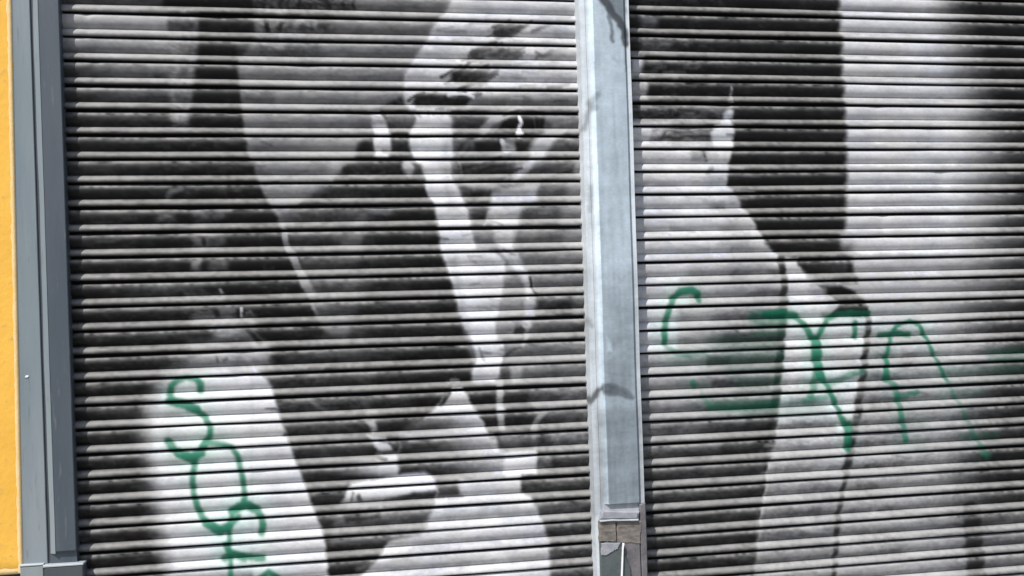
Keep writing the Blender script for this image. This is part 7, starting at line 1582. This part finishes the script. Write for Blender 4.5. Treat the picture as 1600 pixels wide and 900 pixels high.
# one lath of the curtain: (mm below its top, mm proud of the curtain plane, pale grey share; below zero, shade painted near black)
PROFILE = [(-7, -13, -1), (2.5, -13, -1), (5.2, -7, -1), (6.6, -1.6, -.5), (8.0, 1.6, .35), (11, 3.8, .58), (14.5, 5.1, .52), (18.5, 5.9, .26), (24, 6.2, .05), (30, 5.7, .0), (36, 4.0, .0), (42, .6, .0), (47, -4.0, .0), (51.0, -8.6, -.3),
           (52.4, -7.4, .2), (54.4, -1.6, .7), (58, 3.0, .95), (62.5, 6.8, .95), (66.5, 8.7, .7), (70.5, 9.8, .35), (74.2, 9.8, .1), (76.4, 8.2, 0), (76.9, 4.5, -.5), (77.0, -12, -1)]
def colour(X, Z, greyed):
    t = np.clip(tone.at(X, Z), 0, 1); tn = tintn.at(X, Z); rn = ribn.at(X, Z)
    t = np.clip(t + .06 * dry.at(X, Z) * (1 - .6 * t) + .16 * t * (1 - t) * tn, 0, 1)
    t = np.clip(t - .03 * (1 - t), 0, 1)
    a = .003 + .80 * t ** 2.2
    rgb = np.stack([a, a, a], -1)
    tint = np.stack([0.99 + .02 * tn, .995 - .006 * np.abs(tn), 1.015 + .05 * np.clip(-tn, -.5, 1)], -1); rgb = rgb * tint
    g = np.clip(spray.at(X, Z), 0, 1)[..., None]; h = np.clip(mist.at(X, Z), 0, 1)[..., None] * .75
    mistc = rgb * np.array([.62, .93, .80]) + np.array([.0, .012, .007])
    rgb = rgb * (1 - h) + mistc * h
    gc = np.array([.003, .125, .070]) * (.75 + .5 * t[..., None])
    rgb = rgb * (1 - g * .96) + gc * g * .96
    # pale grey mixed in on top of the rolled edge and the upper belly
    darkening = np.clip(-greyed, 0, 1)[..., None]; greyed = np.clip(greyed, 0, 1)
    k = np.clip(greyed * (1.0 + .28 * rn), 0, 1)
    k = np.where(greyed < .6, np.clip(greyed * (1 + .5 * rn) + .2 * rn * (greyed > .35), 0, 1), k)[..., None] * (1 - .9 * g)
    pale_grey = np.array([.185, .182, .172]) + .30 * np.clip(t, 0, 1)[..., None]
    rgb = np.where(rgb < pale_grey, rgb * (1 - k) + pale_grey * k, rgb * (1 - .15 * k) + .15 * k * .78)
    return rgb * (1 - darkening) + np.array([.012, .012, .013]) * darkening       # shade of the joints painted in as near black
def make_slats(root, xa, xb, ztop, pitch, n, seed, z_view=(.55, 2.9)):
    r = np.random.RandomState(seed); P = np.array(PROFILE); P[:, 0] *= pitch / .0775
    for i in range(n):
        zt = ztop - i * pitch
        if zt - pitch < .03: break
        fine = z_view[0] < zt < z_view[1]
        nx = int((xb - xa) / (.0045 if fine else .05)) + 1
        x = np.linspace(xa, xb, nx); ph = r.uniform(0, 6.28, 4)
        sag = .0010 * np.sin(x * 2.1 + ph[0]) + .0004 * np.sin(x * 5.3 + ph[1]) + r.normal(0, .0008)
        dnt = sum(r.uniform(.001, .0036) * np.exp(-((x - r.uniform(xa, xb)) / r.uniform(.015, .06)) ** 2) for _ in range(2)) if r.rand() < .45 else 0 * x
        dep = dnt + .0007 * np.sin(x * 3.1 + ph[2]) + .0005 * np.sin(x * 9.7 + ph[3]) + r.normal(0, .0003)
        Xg = np.repeat(x[:, None], len(P), 1)
        Zg = zt - P[None, :, 0] / 1000 + sag[:, None]
        Yg = -(P[None, :, 1] / 1000) + dep[:, None] + 0 * Xg
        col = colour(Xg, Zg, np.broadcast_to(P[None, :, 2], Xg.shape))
        m = len(P); V = np.stack([Xg, Yg, Zg], -1).reshape(-1, 3)
        idx = np.arange(nx * m).reshape(nx, m)
        Fq = np.stack([idx[:-1, :-1], idx[:-1, 1:], idx[1:, 1:], idx[1:, :-1]], -1).reshape(-1, 4)
        me = bpy.data.meshes.new('slat')
        me.vertices.add(len(V)); me.vertices.foreach_set('co', V.astype(np.float32).ravel())
        me.loops.add(Fq.size); me.loops.foreach_set('vertex_index', Fq.ravel().astype(np.int32))
        me.polygons.add(len(Fq)); me.polygons.foreach_set('loop_start', np.arange(0, Fq.size, 4, dtype=np.int32))
        me.polygons.foreach_set('use_smooth', np.ones(len(Fq), bool))
        me.update(calc_edges=True); me.validate()
        at = me.color_attributes.new('paint', 'FLOAT_COLOR', 'POINT')
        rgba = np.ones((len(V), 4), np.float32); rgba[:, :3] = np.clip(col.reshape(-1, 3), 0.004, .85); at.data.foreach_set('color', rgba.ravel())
        me.materials.append(M_SHUT)
        o = bpy.data.objects.new('slat', me); C.objects.link(o); o.parent = root; o.matrix_parent_inverse = Matrix.Translation(-root.location)
def shutter(label, x0, x1, zgap, pitch, seed):
    root = empty('roller_shutter', ((x0 + x1) / 2, 0, 0)); tag(root, label, 'shutter', 'painted roller shutters')
    up_n = int((3.03 - zgap) / pitch) + 1
    make_slats(root, x0, x1, zgap + .0045 + up_n * pitch, pitch, 60, seed)
    prism('bottom_rail', rect(x0, x1, .004, .06), -.012, .012, M_DARK, root, .003)
    return root
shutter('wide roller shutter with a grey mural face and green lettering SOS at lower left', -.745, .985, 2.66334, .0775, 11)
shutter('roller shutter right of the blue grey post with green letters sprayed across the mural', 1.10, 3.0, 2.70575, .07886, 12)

# ------------------------------------------------------------------ pilasters
def graded(name, sec, z0, z1, dz, mat, parent, colfn, close_bottom=True):
    """vertical moulding: section sec of (x, y) swept from z0 to z1 with its own painted colour"""
    zs = np.linspace(z0, z1, int((z1 - z0) / dz) + 2); pts = []
    for (a, b) in zip(sec[:-1], sec[1:]):
        k = max(1, int(math.hypot(b[0] - a[0], b[1] - a[1]) / .004)); pts += [(a[0] + (b[0] - a[0]) * j / k, a[1] + (b[1] - a[1]) * j / k) for j in range(k)]
    pts.append(sec[-1]); n = len(pts); pa = np.array(pts)
    wob = .0008 * np.sin(zs * 3.3) + .0005 * np.sin(zs * 11 + 1)
    X = pa[None, :, 0] + wob[:, None]; Y = np.repeat(pa[None, :, 1], len(zs), 0); Z = np.repeat(zs[:, None], n, 1)
    V = np.stack([X, Y, Z], -1).reshape(-1, 3); cols = np.ones((len(V), 4)); cols[:, :3] = colfn(X, Z, Y).reshape(-1, 3)
    f = []
    for k in range(len(zs) - 1):
        for i in range(n - 1): f.append((k * n + i, k * n + i + 1, k * n + n + i + 1, k * n + n + i))
    verts = V.tolist()
    f.append(tuple(range(n - 1, -1, -1)))
    return link(name, verts, f, mat, parent, False, cols)

dirt = Sheet(.9, 1.2, 0, 3.1, .003, 1., .003)
dirt.run([
('f',[(0.9892,1.7739),(1.1356,1.7706),(1.116,0.987),(0.9632,0.9966)],0.7,0.0852,1,0.06),
('f',[(0.9747,1.3418),(1.1353,1.3564),(1.1274,0.9863),(0.9632,0.9966)],0.52,0.0298,1,0.07),
('f',[(1.004,1.5462),(1.1214,1.6838),(1.1118,1.401),(0.9993,1.4056)],0.6,0.0469,0.8,0.08),
('f',[(0.9958,1.5032),(1.0929,1.5105),(1.1045,1.3839),(0.9997,1.4186)],0.55,0.017,0.8,0.06),
('s',[(1.0096,1.5135),(1.0489,1.5446),(1.0834,1.5652)],0.0144,0.85,0.0128,0.5),
('f',[(1.0461,2.7382),(1.1229,2.7403),(1.1191,2.6291),(1.0886,2.6633),(1.0582,2.6973)],0.42,0.0064,1,0.08),
('s',[(1.0348,2.7357),(1.0541,2.7102),(1.0712,2.6802),(1.093,2.659),(1.1101,2.6289),(1.1131,2.5854)],0.0288,0.09,0.0053,0.95),
('s',[(1.0573,2.6712),(1.0631,2.6409),(1.0658,2.5889)],0.0129,0.25,0.0043,0.85),
('s',[(1.1113,2.5985),(1.1122,2.4896)],0.0072,0.35,0.0043,0.7),
('s',[(1.0081,2.4058),(0.9868,2.371),(0.9725,2.3449),(0.9618,2.293)],0.0173,0.42,0.0085,0.8),
('s',[(0.9803,2.3796),(0.9954,2.3624)],0.023,0.4,0.0085,0.7),
('s',[(0.9775,2.0941),(0.9725,2.012)],0.0144,0.6,0.0064,0.8),
('s',[(0.9404,1.516),(0.9647,1.6448)],0.0086,0.8,0.0064,0.6),
('s',[(0.9581,1.6449),(0.9662,1.6231)],0.0144,0.45,0.0064,0.8),
('s',[(0.9419,1.3605),(0.9628,1.3855),(0.9814,1.4064)],0.0201,0.14,0.0053,0.9),
('s',[(1.0018,1.4142),(1.0242,1.4133)],0.0259,0.12,0.0053,0.95),
('f',[(0.9977,1.4273),(1.0381,1.4257),(1.0781,1.4067),(1.1045,1.3839),(1.095,1.3712),(1.0323,1.3869),(0.9965,1.3906)],0.24,0.0053,0.95,0.08),
('s',[(1.0011,1.3947),(1.0504,1.3883),(1.0997,1.3775)],0.0072,0.3,0.0043,0.8),
('s',[(1.0246,1.4263),(1.0647,1.4116),(1.091,1.3888)],0.0086,0.4,0.0064,0.7),
('f',[(1.0084,1.611),(1.0284,1.5388),(1.0105,1.5395)],1.15,0.0064,0.8,0.0),
('s',[(1.0463,1.8051),(1.0719,1.7612)],0.0086,0.75,0.0064,0.5),
('s',[(1.0531,1.7399),(1.082,1.7935)],0.0086,0.8,0.0064,0.4),
('s',[(1.0038,2.0117),(1.004,1.8168)],0.0058,0.82,0.0064,0.6),
('s',[(1.0642,2.3369),(1.0651,2.1631)],0.0058,0.85,0.0064,0.5),
('s',[(1.078,2.0762),(1.0789,1.9023)],0.0086,0.88,0.0085,0.5),
('s',[(1.0068,1.297),(1.0078,1.1237)],0.0086,0.44,0.0064,0.6),
('s',[(1.0615,1.251),(1.0663,1.0553)],0.0058,0.66,0.0043,0.6),
('s',[(1.0662,2.5324),(1.0838,2.5197)],0.0086,0.7,0.0043,0.6)])
streak = Sheet(.9, 1.2, 0, 3.1, .003); streak.a = .6 * vnoise(streak.H, streak.W, 3, 60, 41) + .5 * vnoise(streak.H, streak.W, 14, 30, 42) + .4 * vnoise(streak.H, streak.W, 3, 5, 43)
def postcol(base, amt):
    def fn(X, Z, Y):
        d = np.clip(dirt.at(X, Z), .05, 1.2); s = 1 + amt * streak.at(X, Z)
        k = (d * s)[..., None]; c = np.array(base) * k
        return np.clip(c, .004, .86)
    return fn
mp_ = empty('pilaster', (1.043, -.03, 0)); tag(mp_, 'pale blue grey painted post between the two roller shutters, battered at its foot', 'post', 'shopfront posts')
graded('margin', [(.9545, .03), (.9545, -.058), (.9750, -.058), (.9770, -.0555), (.9850, -.0555), (.9872, -.058), (1.1305, -.058), (1.1305, .03)], .002, 3.06, .006, M_POST, mp_, postcol((.56, .605, .635), .14))
graded('raised_panel', [(.9876, -.0575), (1.0000, -.0688), (1.0020, -.069), (1.1075, -.069), (1.1085, -.0683), (1.1180, -.0575)], 1.021, 3.06, .004, M_POST, mp_, lambda X, Z, Y: postcol((.365, .435, .485), .15)(X, Z, Y) * np.where(X < 1.0005, 1.5, 1.)[..., None] + 0.)  # left bevel brightened in its colour to look sunlit
# foot of the post: moulding, bare wood where paint has broken off, old green board, splinter
def ragged(poly, amt, k, seed):
    r = random.Random(seed); o = []
    for a, b in zip(poly, poly[1:] + poly[:1]):
        for j in range(k):
            t = j / k; o.append((a[0] + (b[0] - a[0]) * t + r.uniform(-amt, amt) * (j > 0), a[1] + (b[1] - a[1]) * t + r.uniform(-amt, amt) * (j > 0)))
    return o
prism('moulding', ragged([(.964, .972), (1.098, .966), (1.106, .992), (.975, 1.003)], .0012, 5, 1), -.079, -.04, M_LAV, mp_, .005)
prism('moulding_lip', ragged([(.964, .967), (1.100, .960), (1.100, .9665), (.964, .972)], .0008, 6, 2), -.083, -.05, M_CAP, mp_, .002)
prism('bare_wood_block', ragged([(.9635, .897), (1.0225, .893), (1.0215, .963), (.9635, .967)], .002, 5, 3), -.075, -.03, M_WOOD, mp_, .003)
prism('bare_wood_block', ragged([(1.0245, .890), (1.108, .880), (1.112, .957), (1.0235, .963)], .0025, 5, 4), -.0735, -.03, M_WOOD, mp_, .003)
prism('side_board', ragged([(1.1075, .002), (1.1300, .002), (1.1300, 1.018), (1.1090, 1.014)], .0012, 8, 5), -.0705, -.02, M_PURP, mp_, .003)
prism('side_board', ragged([(1.055, .002), (1.106, .002), (1.106, .888), (1.060, .893), (1.048, .885)], .0015, 5, 6), -.071, -.02, M_PURP, mp_, .003)
prism('foot_board', ragged([(.9645, .002), (1.09, .002), (1.068, .80), (1.046, .868), (1.030, .892), (.9645, .894)], .0018, 5, 7), -.078, -.02, M_DGREEN, mp_, .003)
prism('paint_flake', ragged([(.966, .852), (.985, .853), (1.010, .864), (1.024, .872), (1.034, .891), (.966, .892)], .0022, 4, 8), -.0815, -.077, M_LAV, mp_, .0015)
prism('splinter', [(1.0255, .70), (1.029, .70), (1.0425, .868), (1.046, .888), (1.0405, .889), (1.0385, .868)], -.088, -.077, M_WHITE, mp_, .0015)

lp = empty('pilaster', (-.78, -.03, 0)); tag(lp, 'slate grey painted post beside the yellow wall, with a plinth block at its foot', 'post', 'shopfront posts')
prism('margin', [(-.90, .94), (-.7945, .94), (-.7945, 3.05), (-.90, 3.05)], -.036, .03, M_GREY, lp, .002)
prism('groove', [(-.7945, .94), (-.786, .94), (-.786, 3.05), (-.7945, 3.05)], -.030, .03, M_SLATE2, lp, .0005)
prism('margin', [(-.786, .94), (-.709, .94), (-.709, 3.05), (-.786, 3.05)], -.0345, .03, M_SLATE, lp, .001)
def bevel_strip():
    v = []; f = []
    for z in np.linspace(.972, 3.05, 30):
        wv = .0008 * math.sin(z * 7) + .0006 * math.sin(z * 19)
        v += [(-.7862 + wv, -.0345, z), (-.7700 + wv, -.0468, z), (-.7690, -.0468, z)]
    for k in range(29):
        for i in range(2): f.append((k * 3 + i, k * 3 + i + 1, k * 3 + 4 + i, k * 3 + 3 + i))
    return link('bevel', v, f, M_GREY, lp)
bevel_strip()
prism('raised_panel', [(-.7692, .978), (-.7094, .978), (-.7074, .981), (-.7074, 3.05), (-.7692, 3.05)], -.047, .03, M_SLATE, lp, .0025)
prism('plinth_block', rect(-.872, -.8035, .002, .940), -.052, .03, M_GREY2, lp, .003)
prism('plinth_block', rect(-.8005, -.6866, .002, .934), -.061, .03, M_SLATE2, lp, .003)
prism('plinth_cap', [(-.873, .9405), (-.8035, .9405), (-.8035, .9455), (-.873, .9465)], -.054, .03, M_CAP, lp, .0015)
prism('plinth_cap', [(-.8035, .9345), (-.6860, .9345), (-.6860, .9405), (-.8035, .9415)], -.063, .03, M_CAP, lp, .0015)
prism('paint_fleck', [(-.8440, 1.5205), (-.8380, 1.5195), (-.8320, 1.5225), (-.8330, 1.5265), (-.8400, 1.5265)], -.0385, -.0355, M_WHITE, lp, .0008)
rp = empty('pilaster', (3.05, -.03, 0)); tag(rp, 'slate grey post at the right end of the shopfront', 'post', 'shopfront posts')
prism('margin', rect(2.985, 3.2, .002, 3.05), -.05, .03, M_GREY, rp, .002)
prism('raised_panel', rect(3.02, 3.16, .95, 3.05), -.062, .0, M_SLATE, rp, .005)
